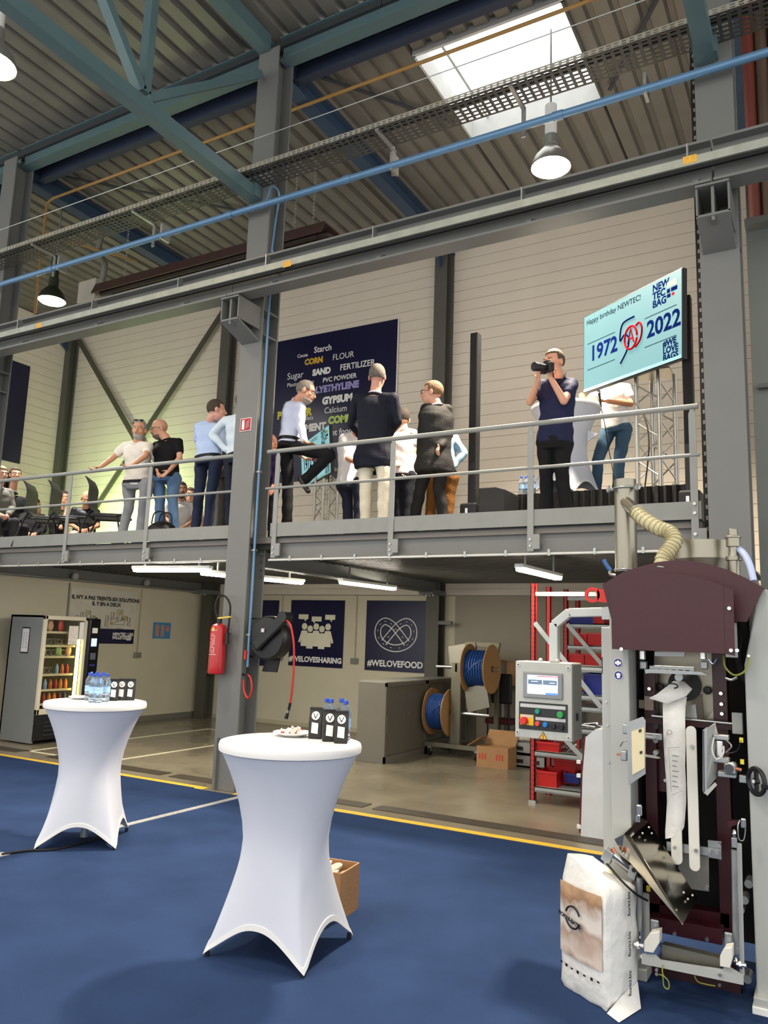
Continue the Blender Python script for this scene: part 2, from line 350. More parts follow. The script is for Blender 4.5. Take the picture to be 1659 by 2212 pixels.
# ---- crane rail
cr=thing('crane_runway_beam','long grey crane runway beam with a conductor rail crossing the hall','beam',(-5,6.55,5.5),kind='structure'); del cr['category']
Y0=6.45
for a,b in ((-16,-5.87),(-5.86,-.68),(-.66,5)):
    m=MB(); ibeam(m,(a,Y0+.1,5.705),(b,Y0+.1,5.705),.39,.20,.024,.012,(0,0,1)); m.build('runway_beam',STEEL,cr)
    m=MB(); m.box((a,Y0+.07,5.9),(b,Y0+.13,5.935)); m.build('rail_bar',STEEL,cr)
m=MB(); m.box((-16,Y0-.06,5.66),(5,Y0-.02,5.735)); m.build('conductor_rail',M('conductor_rail_zinc',(165,168,156),.5,.35,.14,9),cr)
m=MB(); m.box((-16,Y0-.04,5.625),(5,Y0-.01,5.655)); m.build('conductor_strip',RUBBER,cr)
for x in (-9.6,-8.1,-6.6,-5.28,-3.9,-2.3,-.85): 
    MB().box((x-.006,Y0-.05,5.735),(x+.006,Y0+.03,5.87)).build('rail_hanger',GALV,cr)
    MB().bar((x+.05,Y0+.0,5.54),(x+.05,Y0+.1,5.60),.05,.02).build('stiffener',STEELD,cr)
for u,v in ((84,703),(620,570),(1490,344)):
    p=gy(u,v,Y0-.062); MB().box(p-V((.055,0,.035)),p+V((.055,.004,.035))).build('warning_sticker',M('orange_sticker',(222,168,66),.5,0,.2,60),cr)
# ---- cable tray and blue pipe
ct=thing('cable_tray','long perforated galvanised cable tray crossing under the roof','cable tray',(-5,6.67,7.1))
tx0,tx1=-14,4; Yn,Yf,Zt=6.48,6.82,7.045
trm=M('tray_zinc_shaded',(88,87,83),.5,.5,.12,8); trl=M('tray_zinc_lit',(176,172,158),.45,.5,.12,8)  # same zinc: base coloured darker as shaded, side wall paler as lit
# perforated sheets as real lattices (strips with open slots)
def lattice(n_along,n_across,f):
    m=MB(); L=(tx1-tx0)/n_along
    for j in range(n_across+1): f(m,tx0,tx1,j/n_across,'rail')
    for i in range(n_along+1): f(m,tx0+i*L,None,None,'rib')
    return m
def bot(m,a,b,t,k):
    if k=='rail': y=Yn+(Yf-Yn)*t; m.box((a,y-.012,Zt-.0015),(b,y+.012,Zt+.0015))
    else: m.box((a-.016,Yn,Zt-.001),(a+.016,Yf,Zt+.001))
def side(m,a,b,t,k):
    if k=='rail': z=Zt+.01+.05*t; m.box((a,Yn-.0015,z-.007),(b,Yn+.0015,z+.007))
    else: m.box((a-.014,Yn-.001,Zt),(a+.014,Yn+.001,Zt+.065))
tagit(lattice(220,6,bot).build('perforated_base',trm,ct),kind='stuff'); tagit(lattice(260,2,side).build('perforated_side',trl,ct),kind='stuff')
MB().box((tx0,Yn+.06,Zt+.005),(tx1,Yn+.13,Zt+.03)).build('cable_bundle',RUBBER,ct)
for x in (-9.6,-7.6,-3.95,-2.45):
    MB().box((x-.02,Yn+.0,Zt-.03),(x+.02,Yf+.06,Zt-.003)).build('bracket',GALV,ct); MB().box((x-.02,Yf+.04,Zt-.33),(x+.02,Yf+.06,Zt-.003)).build('hanger',GALV,ct)
w=MB(); w.tube([(tx0,6.5,7.45),(tx1,6.5,7.45)],.006,5,smooth=False); w.build('support_wire',GALV,label='thin steel wire stretched above the cable tray',cat='wire')
bp=thing('compressed_air_main','blue compressed air pipe crossing the hall below the cable tray','pipe',(-5,6.72,6.74))
BPM=M('blue_air_pipe',(96,134,168),.3,.2,.05,6)
a=gy(0,611.5,6.72); b=gy(1659,117.5,6.72); zt=(a.z+b.z)/2
MB().cyl((-14,6.72,zt),(4,6.72,zt),.038,n=16).build('main_pipe',BPM,bp,smooth=True)
for x in (-9.5,-6.2,-4.5,-2.1): MB().cyl((x,6.72,zt),(x+.1,6.72,zt),.045,n=16).build('coupling',BPM,bp,smooth=True)
for x in (-9.3,-7.3,-3.9,-1.25): MB().box((x,6.70,zt-.05),(x+.03,6.85,zt+.16)).build('pipe_clip',GALV,bp)
MB().tube([(-5.6,6.74,zt+.02),(-5.58,6.78,zt+.25),(-5.55,6.9,zt+.22),(-5.6,6.93,zt-.1),(-5.62,6.9,zt-.6)],.014,8).build('branch_hose',BPM,bp,smooth=True)
dz=1.32
MB().cyl((-5.6,6.9,zt-.5),(-5.6,6.9,dz),.016,n=10).build('drop_pipe',BPM,bp,smooth=True)
for z in (6.1,3.5,1.66,2.6): MB().box((-5.66,6.88,z),(-5.58,6.93,z+.02)).build('pipe_clip',GALV,bp)
RED=M('red_hose_rubber',(190,44,38),.4,0,.06,8)
MB().box((-5.625,6.86,1.40),(-5.60,6.88,1.50)).build('valve_lever',RED,bp); MB().cyl((-5.68,6.88,1.235),(-5.57,6.88,1.235),.012,n=8).build('outlet_coupling',BLACK,bp)
MB().tube([(-5.57,6.88,1.235),(-5.52,6.87,1.20),(-5.49,6.86,1.08),(-5.53,6.86,.99),(-5.6,6.87,1.06),(-5.63,6.88,1.18)],.011,8).build('loop_hose',RED,bp,smooth=True)
# yellow gas pipe
GP=M('ochre_gas_pipe',(158,122,66),.45,0,.06,8)
g=thing('gas_pipe','ochre gas pipe running under the roof and dropping beside the left column','pipe',(-8,7.6,8.6))
MB().tube([(4,7.6,8.66),(-10.83,7.6,8.66)],.022,8,smooth=False).build('run',GP,g,smooth=True)
MB().tube([(-10.8,7.6,8.66),(-10.95,7.6,8.6),(-10.97,7.6,8.4),(-10.97,7.6,6.6),(-10.9,7.62,6.52),(-10.6,7.8,6.45)],.022,8).build('drop',GP,g,smooth=True)
MB().tube([(-10.97,7.6,8.1),(-10.8,7.9,8.05),(-10.2,8.9,8.0)],.018,8).build('branch',GP,g,smooth=True)
# ---- radiant tube heater
ht=thing('radiant_tube_heater','dark brown radiant tube heater hanging on chains behind the crane beam','heater',(-8.8,9,7.6))
HM=M('brown_heater_reflector',(84,62,58),.45,.3,.1,5)
m=MB(); m.prism([(-11.1,8.72,7.52),(-11.1,8.80,7.72),(-11.1,9.20,7.72),(-11.1,9.28,7.52),(-11.1,9.26,7.52),(-11.1,9.18,7.70),(-11.1,8.82,7.70),(-11.1,8.74,7.52)],(4.9,0,0)); m.build('reflector',HM,ht)
m=MB()
for yy in (8.87,9.13): m.cyl((-11,yy,7.56),(-6.35,yy,7.56),.05,n=12)
m.tube([(-6.35,8.87,7.56),(-6.22,8.92,7.56),(-6.2,9.0,7.56),(-6.22,9.08,7.56),(-6.35,9.13,7.56)],.05,10); m.build('radiant_tube',M('dark_heater_tube',(52,42,40),.5,.4),ht,smooth=True)
MB().box((-11.55,8.8,7.45),(-11.1,9.2,7.85)).build('burner_box',M('off_white_casing',(190,186,172),.5),ht,bevel=.01)
MB().tube([(-11.2,9.0,7.85),(-11.15,9.0,8.2),(-11.35,9.0,8.5),(-11.3,9.0,8.95)],.06,12).build('flue_hose',M('flexible_alu_duct',(142,140,130),.4,.7,.15,60,bump=.6,bscale=60),ht,smooth=True)
for x in (-6.9,-6.55,-10.6): 
    m=MB()
    for i in range(22): m.ring((x,9,7.74+i*.057),(1,0,0) if i%2 else (0,1,0),.017,.004,8,5)
    m.build('chain',GALV,ht)
# ---- high-bay lamps
LAMPE=M('lamp_glow_warm',(255,226,190),.5,emit=(255,225,185),estr=26.)
LAMPC=M('lamp_glow_cool',(255,255,245),.5,emit=(255,250,235),estr=20.)
ALU=M('spun_aluminium',(196,196,190),.3,.8,.05,10); DKG=M('dark_green_lamp',(46,52,36),.5,.2)
def highbay(loc,lab,shade,glow,lw,warm):
    x,y,z=loc; t=thing('high_bay_lamp',lab,'lamp',loc,group='high bay lamps under the roof')
    MB().lathe([(.235,0),(.23,.03),(.19,.13),(.12,.215),(.085,.24),(.08,.30),(.075,.30),(.08,.235),(.11,.20),(.18,.115),(.222,.02),(.228,0)],loc,28,caps=False).build('shade',shade,t,smooth=True)
    MB().lathe([(.222,.004),(.20,-.02),(.12,-.04),(.01,-.045)],loc,28).build('diffuser',glow,t,smooth=True)
    MB().cyl((x,y,z+.28),(x,y,z+.40),.085,n=20).build('collar',ALU if shade is ALU else DKG,t,smooth=True)
    MB().cyl((x,y,z+.40),(x,y,z+.80),.07,n=20).build('ballast_housing',WHITE if shade is ALU else DKG,t,smooth=True)
    MB().cyl((x,y,z+.80),(x,y,RZ+.02),.012,n=8).build('suspension',GALV,t)
    if shade is DKG: MB().ring((x,y,z+.395),(0,0,1),.075,.008,20,6).build('collar_ring',M('lime_ring',(170,190,90),.4),t)
    la=bpy.data.lights.new('lamp_light','SPOT'); la.energy=lw; la.color=warm; la.spot_size=math.radians(124); la.spot_blend=.75; la.shadow_soft_size=.3
    lo=bpy.data.objects.new('lamp_light',la); COL.objects.link(lo); lo.parent=t; lo.location=(0,0,-.07)
    return t
WARM=(1,.86,.68); NEUT=(1,.95,.86)
highbay(gz(1190,362,7.2),'bright warm high bay lamp hanging below the skylight',ALU,LAMPE,3000,WARM)
highbay(gz(112,650,7.2),'dark green high bay lamp hanging by the left column',DKG,LAMPC,1100,NEUT)
highbay(gz(-18,140,7.2),'warm high bay lamp cut off by the left top edge of the photo',ALU,LAMPE,420,WARM)
highbay((-2.4,3.4,7.2),'added unseen high bay lamp over the blue carpet beyond the top edge',ALU,LAMPE,420,WARM)  # from here on: unseen extra lamps, added to light the hall
highbay((-2.4,-.6,7.2),'added unseen high bay lamp over the carpet behind the viewpoint',ALU,LAMPE,420,WARM)
highbay((-6.8,-.6,7.2),'added unseen high bay lamp over the carpet far behind at left',ALU,LAMPE,420,WARM)
# ---- mezzanine
mz=thing('mezzanine_floor_frame','grey steel mezzanine floor with toe board, edge beam and ribbed deck','mezzanine',(-5,9.5,2.5),kind='structure'); del mz['category']
MB().box((-16.1,7.02,2.70),(-.9,12.3,FL)).build('deck_slab',M('mezzanine_floor_grey',(110,106,100),.6),mz)
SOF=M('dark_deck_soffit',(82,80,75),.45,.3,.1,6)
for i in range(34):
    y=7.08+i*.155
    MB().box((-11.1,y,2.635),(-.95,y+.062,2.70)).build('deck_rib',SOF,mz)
tb=M('toe_board_grey',(134,136,131),.45)
for a,b in ((-16,-5.93),(-5.46,-.90)):
    MB().box((a,6.985,FL),(b,7.0,2.925)).build('toe_board',tb,mz)
    m=MB(); ibeam(m,(a,7.06,2.64),(b,7.06,2.64),.25,.10,.014,.01,(0,0,1)); m.build('edge_beam',STEEL,mz)
    m=MB(); m.box((a,7.0,2.755),(b,7.012,2.768)); m.build('deck_edge',RUBBER,mz)
    m=MB(); m.cyl((a,6.99,2.505),(b,6.99,2.505),.013,n=8); m.build('conduit',M('white_conduit',(205,205,198),.4),mz,smooth=True)
    x=a+.3
    while x<b-.1:
        MB().box((x-.012,6.972,2.49),(x+.012,6.99,2.545)).build('conduit_clip',GALV,mz); x+=.42
for x,lo in ((-5.8,7.2),(-11.05,4.2),(-.85,7.2)):
    m=MB(); ibeam(m,(x,lo,2.56),(x,12.2,2.56),.22,.16,.016,.01,(0,0,1)); m.build('cross_beam',STEELD,mz)
m=MB(); ibeam(m,(-10.9,7.15,2.55),(-5.95,9.0,2.55),.14,.1,.012,.01,(0,0,1))
for dx in (0,.0): pass
# end plate with bolts at right
MB().box((-.935,6.975,2.50),(-.92,7.0,2.93)).build('end_plate',STEEL,mz)
for z in (2.56,2.64,2.82,2.90): MB().cyl((-.95,6.975,z),(-.95,6.96,z),.014,n=8).build('bolt',BOLT,mz)
# conduit under the deck at left with round junction boxes
cd=thing('ceiling_conduit','grey conduit with round junction boxes under the mezzanine by the vending machine','conduit',(-11.0,9,2.47))
MB().cyl((-10.98,6.9,2.46),(-10.98,12.0,2.46),.018,n=8).build('conduit_run',M('grey_pvc',(132,132,128),.5),cd,smooth=True)
for p in ((160,1245),(315,1259)):
    q=gx(*p,-10.96); MB().cyl(q,q+V((.05,0,0)),.055,n=18).build('junction_box',M('grey_pvc_light',(160,160,155),.5),cd,smooth=True)
# ---- guard rail
rl=thing('guard_rail','grey tubular guard rail along the mezzanine edge','railing',(-5.5,6.98,FL))
RLM=M('railing_grey_paint',(140,142,138),.38)
for a,b in ((-16,-5.9),(-5.55,-.9)):
    MB().cyl((a,6.98,3.755),(b,6.98,3.755),.0245,n=14).build('handrail',RLM,rl,smooth=True)
    MB().cyl((a,6.98,3.325),(b,6.98,3.325),.0165,n=12).build('mid_rail',RLM,rl,smooth=True)
for x in (-13.45,-11.95,-10.45,-8.906,-7.407,-5.397,-3.895,-2.398,-.95):
    p=MB(); p.box((x-.03,6.973,2.53),(x+.03,6.983,3.69)); p.prism([(x-.03,6.973,3.69),(x+.03,6.973,3.69),(x+.008,6.973,3.75),(x-.008,6.973,3.75)],(0,.01,0)); po=p.build('post',RLM,rl)
    MB().box((x+.03,6.97,2.55),(x+.09,6.99,2.69)).build('post_bracket',RLM,po)
    for z in (2.58,2.64): MB().cyl((x,6.973,z),(x,6.962,z),.011,n=8).build('bolt',BOLT,po)
# ---- fluorescent fittings
TUB=M('fluorescent_glow',(255,250,235),.5,emit=(255,246,224),estr=46.)
def fluo(a,b,lab):
    a=V(a);b=V(b); d=(b-a).normalized(); t=thing('fluorescent_fitting',lab,'light',(a+b)/2,group='fluorescent fittings under the mezzanine')
    s=d.cross(V((0,0,1)))
    MB().bar(a+V((0,0,.03)),b+V((0,0,.03)),.09,.04).build('housing',WHITE,t,bevel=.008)
    MB().bar(a+d*.02,b-d*.02,.085,.05).build('diffuser',TUB,t,bevel=.015)
    for k in (.15,.85): MB().box(a+(b-a)*k+V((-.01,-.01,.05)),a+(b-a)*k+V((.01,.01,.25))).build('hanger',GALV,t)
zf=2.40
fluo(gz(288,1231,zf+.02),gz(456,1231,zf+.02),'lit fluorescent fitting under the mezzanine left of the centre column')
fluo(gz(735,1257,zf),gz(853,1272,zf),'lit fluorescent fitting under the mezzanine above the posters')
fluo(gz(1120,1228,zf),gz(1208,1249,zf),'lit fluorescent fitting under the mezzanine left of the bagging machine')
fluo(V((-6.75,7.3,zf)),gz(655,1259,zf),'lit fluorescent fitting just right of the centre column')
# ================================================================ GROUND FLOOR THINGS
CLOTH=M('white_stretch_cloth',(196,200,212),.7,0,.02,3,bump=.03,bscale=25,spec=.2)
CLOTHT=M('white_table_cap',(216,216,216),.65,0,.02,3,spec=.2)
def bistro(c,top,phi0,lab,R=.40,cat='table',rf=.43):
    cx,cy,z0=c; t=thing('cocktail_table',lab,cat,c)
    nth=96; zs=[0,.06,.12,.2,.3,.4,.5,.6,.7,.8,.88,.94,.98,1.0]
    def hem(ph):
        a=(ph%(math.pi/2))-math.pi/4; q=1-abs(a)/(math.pi/4); return .012+.155*(1-(1-q)**2.2)
    def rad(ph,zz):
        a=(ph%(math.pi/2))-math.pi/4; rs=min(rf*math.cos(math.pi/4)/math.cos(a)*1.02,rf*.985)
        wz=.52
        if zz>wz: s=((zz-wz)/(1-wz)); return .235+(R-.012-.235)*(s**1.75)
        s=((wz-zz)/wz)**1.25; return .235*(1-s)+rs*s
    v=[];f=[]
    for zz in zs:
        for k in range(nth):
            ph=2*math.pi*k/nth; h=hem(ph); z=h+(top-.045-h)*zz; r=rad(ph,z/(top-.045)); v.append((cx+r*math.cos(ph+phi0),cy+r*math.sin(ph+phi0),z0+z))
    n=nth
    for i in range(len(zs)-1): f+=[(i*n+k,i*n+(k+1)%n,(i+1)*n+(k+1)%n,(i+1)*n+k) for k in range(n)]
    sk=MB().add(v,f).build('skirt',CLOTH,t,smooth=60)
    v=[];f=[]
    for j,(dz,dr) in enumerate(((0,.004),(.028,.005),(.030,.0))):
        for k in range(nth):
            ph=2*math.pi*k/nth; h=hem(ph)+dz; r=rad(ph,h/(top-.045))+dr; v.append((cx+r*math.cos(ph+phi0),cy+r*math.sin(ph+phi0),z0+h))
    for i in range(2): f+=[(i*n+k,i*n+(k+1)%n,(i+1)*n+(k+1)%n,(i+1)*n+k) for k in range(n)]
    MB().add(v,f).build('hem_band',CLOTHT,sk,smooth=60)
    MB().lathe([(R-.012,top-.052),(R,top-.046),(R+.002,top-.02),(R-.004,top-.004),(R-.02,top),(.01,top)],(cx,cy,z0),72).build('table_top',CLOTHT,t,smooth=40)
    for k in range(4):
        a=phi0+k*math.pi/2; MB().cyl((cx+.398*math.cos(a),cy+.398*math.sin(a),z0),(cx+.398*math.cos(a),cy+.398*math.sin(a),z0+.028),.013,n=10).build('foot',BLACK,t)
    MB().cyl((cx,cy,z0+.03),(cx,cy,z0+top-.04),.03,n=12).build('pole',GALV,t)
    return t
T1=(-2.69,3.74,.012); T2=(-5.27,4.58,.012); TOP=1.086
bistro(T1,TOP,math.atan2(3.501-3.74,-2.378+2.69),'white draped cocktail table in the front middle with plate and bottles')
bistro(T2,TOP,math.atan2(-.05,.41)+.0,'white draped cocktail table at left in front of the vending machine')
# bottles
PET=M('clear_blue_pet',(214,230,244),.08,0,.02,10,trans=.92,ior=1.18); CAPB=M('blue_bottle_cap',(28,66,170),.4); LABB=M('blue_bottle_label',(160,196,232),.4,0,.25,25)
def bottle_proto():
    t=thing('water_bottle','','bottle',(0,0,0))
    MB().lathe([(.026,0),(.032,.006),(.033,.03),(.029,.036),(.033,.043),(.033,.06),(.029,.066),(.033,.073),(.033,.125),(.029,.13),(.0335,.14),(.032,.16),(.022,.185),(.014,.20),(.014,.207)],(0,0,0),18).build('bottle_body',PET,t,smooth=30)
    MB().lathe([(.0338,.075),(.0338,.123)],(0,0,0),18,caps=False).build('label_band',LABB,t,smooth=True)
    MB().lathe([(.0155,.203),(.0155,.222),(.013,.225),(.001,.225)],(0,0,0),14).build('cap',CAPB,t,smooth=40)
    return t
BP=bottle_proto(); _used=[False]
def put(proto,loc,rz,label,group,used):
    if not used[0]: used[0]=True; o=proto; o.location=loc; o.rotation_euler=(0,0,rz); o['label']=label; WL[o]=V(loc)
    else: o=dup(proto,loc,rz,label)
    o['group']=group; return o
ZT=.012+TOP
for i,(u,v) in enumerate(((703,1592),(712,1594),(735,1592),(744,1599))):
    p=gz(u,v,ZT); put(BP,(p.x,p.y,ZT),i,['back left water bottle behind the black coffee bags on the front table','front left water bottle behind the black coffee bags on the front table','back right water bottle behind the black coffee bags on the front table','rightmost water bottle beside the black coffee bags on the front table'][i],'water bottles on the cocktail tables',_used)
for i,(u,v) in enumerate(((190,1513),(199,1517),(211,1518),(219,1512),(227,1516),(205,1510))):
    p=gz(u,v,ZT); put(BP,(p.x,p.y,ZT),i,['leftmost water bottle in the cluster on the left table','second water bottle from the left in front of the left table cluster','water bottle in the front middle of the left table cluster','water bottle at the back right of the left table cluster','rightmost water bottle of the left table cluster beside the coffee bags','water bottle at the back middle of the left table cluster'][i],'water bottles on the cocktail tables',_used)
# coffee bags
KRAFT=M('matt_black_bag',(34,33,32),.55,0,.1,12,bump=.25,bscale=30)
def coffee_bag():
    t=thing('coffee_bag','','bag',(0,0,0)); w,d,h=.038,.027,.18
    v=[(-w,-d,0),(w,-d,0),(w,d,0),(-w,d,0),(-w*1.04,-d*1.05,.09),(w*1.04,-d*1.05,.09),(w*1.04,d*1.05,.09),(-w*1.04,d*1.05,.09),(-w,-.006,.162),(w,-.006,.162),(w,.006,.162),(-w,.006,.162),(-w,-.005,h),(w,-.005,h),(w,.005,h),(-w,.005,h)]
    f=[(0,3,2,1),(12,13,14,15)]
    for i in range(3): f+=[(4*i+k,4*i+(k+1)%4,4*i+4+(k+1)%4,4*i+4+k) for k in range(4)]
    b=MB().add(v,f).build('bag_body',KRAFT,t,bevel=.004)
    # front face slopes from (d*1.05 at .09) to .006 at .178
    def fp(x,z): 
        y=-d*1.05 if z<.09 else -(d*1.05+( .006-d*1.05)*(z-.09)/.072)
        return (x,y-.004,z)
    m=MB(); m.add([fp(0+.024*math.cos(a),.132+.024*math.sin(a)) for a in np.linspace(0,2*math.pi,22)[:-1]],[tuple(range(21))]); m.build('round_sticker',WPRINT,b)
    m=MB(); m.quad(*(fp(x,z) for x,z in ((-.021,.035),(.018,.03),(.02,.09),(-.019,.095)))); m.build('white_label',WPRINT,b)
    m=MB()
    for a,c in (((-.012,.144),(-.001,.118)),((.013,.146),(-.001,.118))):
        p=V(fp(*a));q=V(fp(*c)); m.bar(p-V((0,.002,0)),q-V((0,.002,0)),.004,.002)
    m.build('letter_mark',BLACK,b)
    m=MB(); m.bar((-w,-.008,.172),(w,-.008,.172),.004,.006); m.build('fold_clip',BLACK,b)
    return t
CB=coffee_bag(); _u2=[False]
fac=math.atan2(T1[0],T1[1])
for i,(u,v) in enumerate(((677,1596),(706,1602),(732,1606))):
    p=gz(u,v,ZT); put(CB,(p.x,p.y+.02,ZT),.55+(-.15,.1,-.02)[i],['leftmost black coffee bag on the front table beside the plate','middle black coffee bag of the three on the front table','rightmost black coffee bag on the front table by the bottles'][i],'black coffee bags on the cocktail tables',_u2)
for i,(u,v) in enumerate(((240,1514),(257,1513),(276,1513))):
    p=gz(u,v,ZT); put(CB,(p.x,p.y+.02,ZT),.75,['black coffee bag next to the bottles on the left table','middle black coffee bag on the left table','black coffee bag standing apart at the right on the left table'][i],'black coffee bags on the cocktail tables',_u2)
p=gz(238,1506,ZT); q=MB(); q.obox(p+V((0.0,.03,.012)),(.07,.05,0),(-.03,.045,0),(0,0,.012)); q.obox(p+V((0.0,.03,.03)),(.065,.045,.004),(-.03,.04,0),(0,0,.005)); q.build('napkin_stack',M('red_napkins',(150,34,40),.7,0,.1,20),label='small stack of red napkins behind the coffee bags on the left table',cat='napkins')
# plate with wrapped sweets
pc=gz(632,1590,ZT); pl=MB().lathe([(.055,0),(.06,.003),(.09,.012),(.115,.022),(.118,.024),(.113,.026),(.088,.016),(.058,.007),(.01,.006)],(pc.x,pc.y,ZT),36).build('plate',M('white_porcelain',(236,234,230),.2),smooth=40,label='white plate of wrapped sweets on the front table',cat='plate')
sw=[M('sweet_white',(236,228,216),.45,0,.1,60),M('sweet_cream',(226,206,178),.45),M('sweet_red',(188,60,48),.4),M('sweet_brown',(120,96,76),.5)]
pr=[]
for i in range(46):
    a=random.uniform(0,6.28); r=.085*math.sqrt(random.random()); x=pc.x+r*math.cos(a); y=pc.y+r*math.sin(a); z=ZT+.016+.022*(1-r/.09)+random.uniform(0,.008)
    d=V((random.gauss(0,1),random.gauss(0,1),random.gauss(0,.4))).normalized()
    m=MB(); m.ell((x,y,z),d*.013,d.cross(V((0,0,1))).normalized()*.008,V((0,0,.007)),8,6); 
    for s in (-1,1): m.cyl(V((x,y,z))+d*.011*s,V((x,y,z))+d*.021*s,.002,.008,n=6)
    m.build('wrapped_sweet',sw[0 if i%3 else i%4],label='wrapped sweet heaped on the white plate on the front table',cat='sweet',group='wrapped sweets on the plate')
p=gz(175,1510,ZT); MB().lathe([(.05,0),(.1,.02),(.102,.022),(.05,.005),(.01,.005)],(p.x,p.y,ZT),24).build('paper_plate',WHITE,smooth=True,label='white plate behind the bottles on the left table',cat='plate')
# tape strips on the carpet
TAPE=M('clear_tape_over_cable',(168,170,170),.25,0,.3,40,bump=.3,bscale=60)
MB().box((-5.43,4.98,.012),(-5.36,6.66,.016)).build('cable_tape',TAPE,label='clear tape strip over a cable from the left table to the column',cat='tape')
MB().box((-5.47,2.6,.012),(-5.37,4.0,.016)).build('cable_tape',TAPE,label='clear tape strip over a cable at the left edge of the carpet',cat='tape')
MB().tube([(-5.40,3.95,.02),(-5.33,4.12,.022),(-5.2,4.3,.02),(-5.22,4.7,.02),(-5.40,5.0,.02)],.009,6).build('floor_cable',RUBBER,label='black cable on the carpet under the left table',cat='cable',smooth=True)
# cardboard box behind the front table
CARD=M('brown_cardboard',(164,124,84),.75,0,.07,9,bump=.1,bscale=60)
cb=thing('cardboard_box','open brown cardboard box on the carpet behind the front table','box',(-2.80,4.36,.012))
def carton(t,c,hx,hy,h,th=.005,mat=CARD,rz=0.):
    ca,sa=math.cos(rz),math.sin(rz); X=V((ca,sa,0));Yv=V((-sa,ca,0)); c=V(c)
    for s in(-1,1):
        MB().obox(c+X*hx*s+V((0,0,h/2)),X*th,Yv*hy,V((0,0,h/2))).build('side',mat,t); MB().obox(c+Yv*hy*s+V((0,0,h/2)),X*hx,Yv*th,V((0,0,h/2))).build('side',mat,t)
    MB().obox(c+V((0,0,th)),X*hx,Yv*hy,V((0,0,th))).build('bottom',mat,t)
carton(cb,(-2.80,4.36,.012),.15,.13,.27,rz=.12)
m=MB(); 
for k in range(4): m.box((-2.662,4.246,.07+k*.035),(-2.65,4.249,.082+k*.035))
m.build('printed_marks',BLACK,cb)
cr_=MB()
for k in range(14): cr_.ell((-2.80+random.uniform(-.08,.08),4.36+random.uniform(-.06,.06),.20+random.uniform(0,.06)),V((.05,0,.02)),V((0,.05,.01)),V((0,0,.02)),7,5)
cr_.build('crumpled_packing',M('clear_wrap',(206,190,172),.2,0,.2,30),label='crumpled plastic packing inside the open box behind the front table',cat='packaging')
# ---- vending machine
vx,vy0,vy1,vh=-9.95,7.6,8.57,1.84; vxb=-10.74
VMG=M('vending_grey',(120,124,124),.45,0,.05,3); VMF=M('vending_frame_cream',(206,198,176),.4); VMI=M('vending_dark_interior',(40,36,26),.6)
vm=thing('vending_machine','tall grey snack and drink vending machine with lit window against the left wall','vending machine',(-10.35,8.08,0))
b=MB(); b.box((vxb,vy0,.02),(vx-.06,vy0+.03,vh)); b.box((vxb,vy1-.03,.02),(vx-.06,vy1,vh)); b.box((vxb,vy0,vh-.03),(vx-.06,vy1,vh)); b.box((vxb,vy0,.02),(vxb+.03,vy1,vh)); b.box((vxb+.03,vy0+.03,.35),(vx-.07,vy1-.03,.42))
b.build('casing',VMG,vm)
b=MB(); b.box((vxb+.05,vy0+.03,.42),(vxb+.3,vy1-.2,vh-.05)); b.build('interior',VMI,vm)
b=MB(); ya,yb=vy0,vy0+.76; b.box((vx-.06,ya,.42),(vx,ya+.045,vh)); b.box((vx-.06,yb-.05,.42),(vx,yb,vh)); b.box((vx-.06,ya,vh-.06),(vx,yb,vh)); b.box((vx-.06,ya,.42),(vx,yb,.50)); b.build('door_frame',VMF,vm,bevel=.008)
b=MB(); b.box((vx-.06,ya+.01,.06),(vx-.02,yb,.42)); b.build('delivery_hatch',BLACK,vm)
for z in (.12,.18,.24,.3): MB().box((vx-.02,ya+.15,z),(vx+.0,yb-.05,z+.02)).build('louvre',M('dark_louvre',(44,46,48),.4),vm)
cpn=MB().box((vx-.06,yb,.06),(vx+.05,vy1,vh-.02)).build('selection_panel',M('black_glossy_panel',(18,18,22),.2),vm,bevel=.02)
for (za,zb,mm,n) in ((1.60,1.68,WHITE,'price_display'),(1.40,1.52,M('pale_blue_screen',(150,160,220),.4,emit=(150,165,235),estr=1.2),'payment_screen'),(1.2,1.3,M('grey_notice',(90,92,104),.5),'notice'),(1.10,1.13,M('blue_slot',(40,44,130),.4),'card_slot')):
    MB().box((vx+.05,yb+.05,za),(vx+.055,vy1-.06,zb)).build(n,mm,cpn)
MB().cyl((vx+.05,yb+.11,1.0),(vx+.06,yb+.11,1.0),.016,n=12).build('coin_button',M('blue_button',(70,110,230),.4,emit=(70,110,230),estr=1.5),cpn)
for r_ in range(4):
    for c_ in range(3): MB().box((vx+.05,yb+.075+c_*.03,.70+r_*.035),(vx+.057,yb+.096+c_*.03,.724+r_*.035)).build('key',WHITE,cpn)
tubm=M('vending_lamp',(255,236,150),.5,emit=(255,232,140),estr=9.)
MB().box((vx-.09,yb-.10,.52),(vx-.07,yb-.055,1.5)).build('interior_lamp',tubm,vm)
MB().box((vx-.02,yb-.14,1.5),(vx-.005,yb-.06,1.76)).build('instruction_plate',WHITE,vm)
MB().box((vx-.012,yb-.33,1.42),(vx-.008,yb-.16,1.70)).build('notice_sheet',M('white_notice_paper',(224,216,206),.5,0,.25,25),vm)
MB().box((vx-.5,vy0-.004,1.28),(vx-.32,vy0,1.66)).build('price_list',M('price_list_border',(26,28,34),.5),vm); MB().box((vx-.485,vy0-.007,1.30),(vx-.335,vy0-.004,1.64)).build('price_list_sheet',M('price_list_paper',(205,205,208),.5),vm)
for k in range(8):
    for s in (0,1): MB().box((vx-.465+s*.065,vy0-.009,1.36+k*.03),(vx-.425+s*.065,vy0-.007,1.368+k*.03)).build('price_line',M('grey_ink',(120,120,126),.6),vm)
gm=bpy.data.materials.new('thin_window_glass'); gm.use_nodes=True; nt=gm.node_tree; nt.nodes.clear()
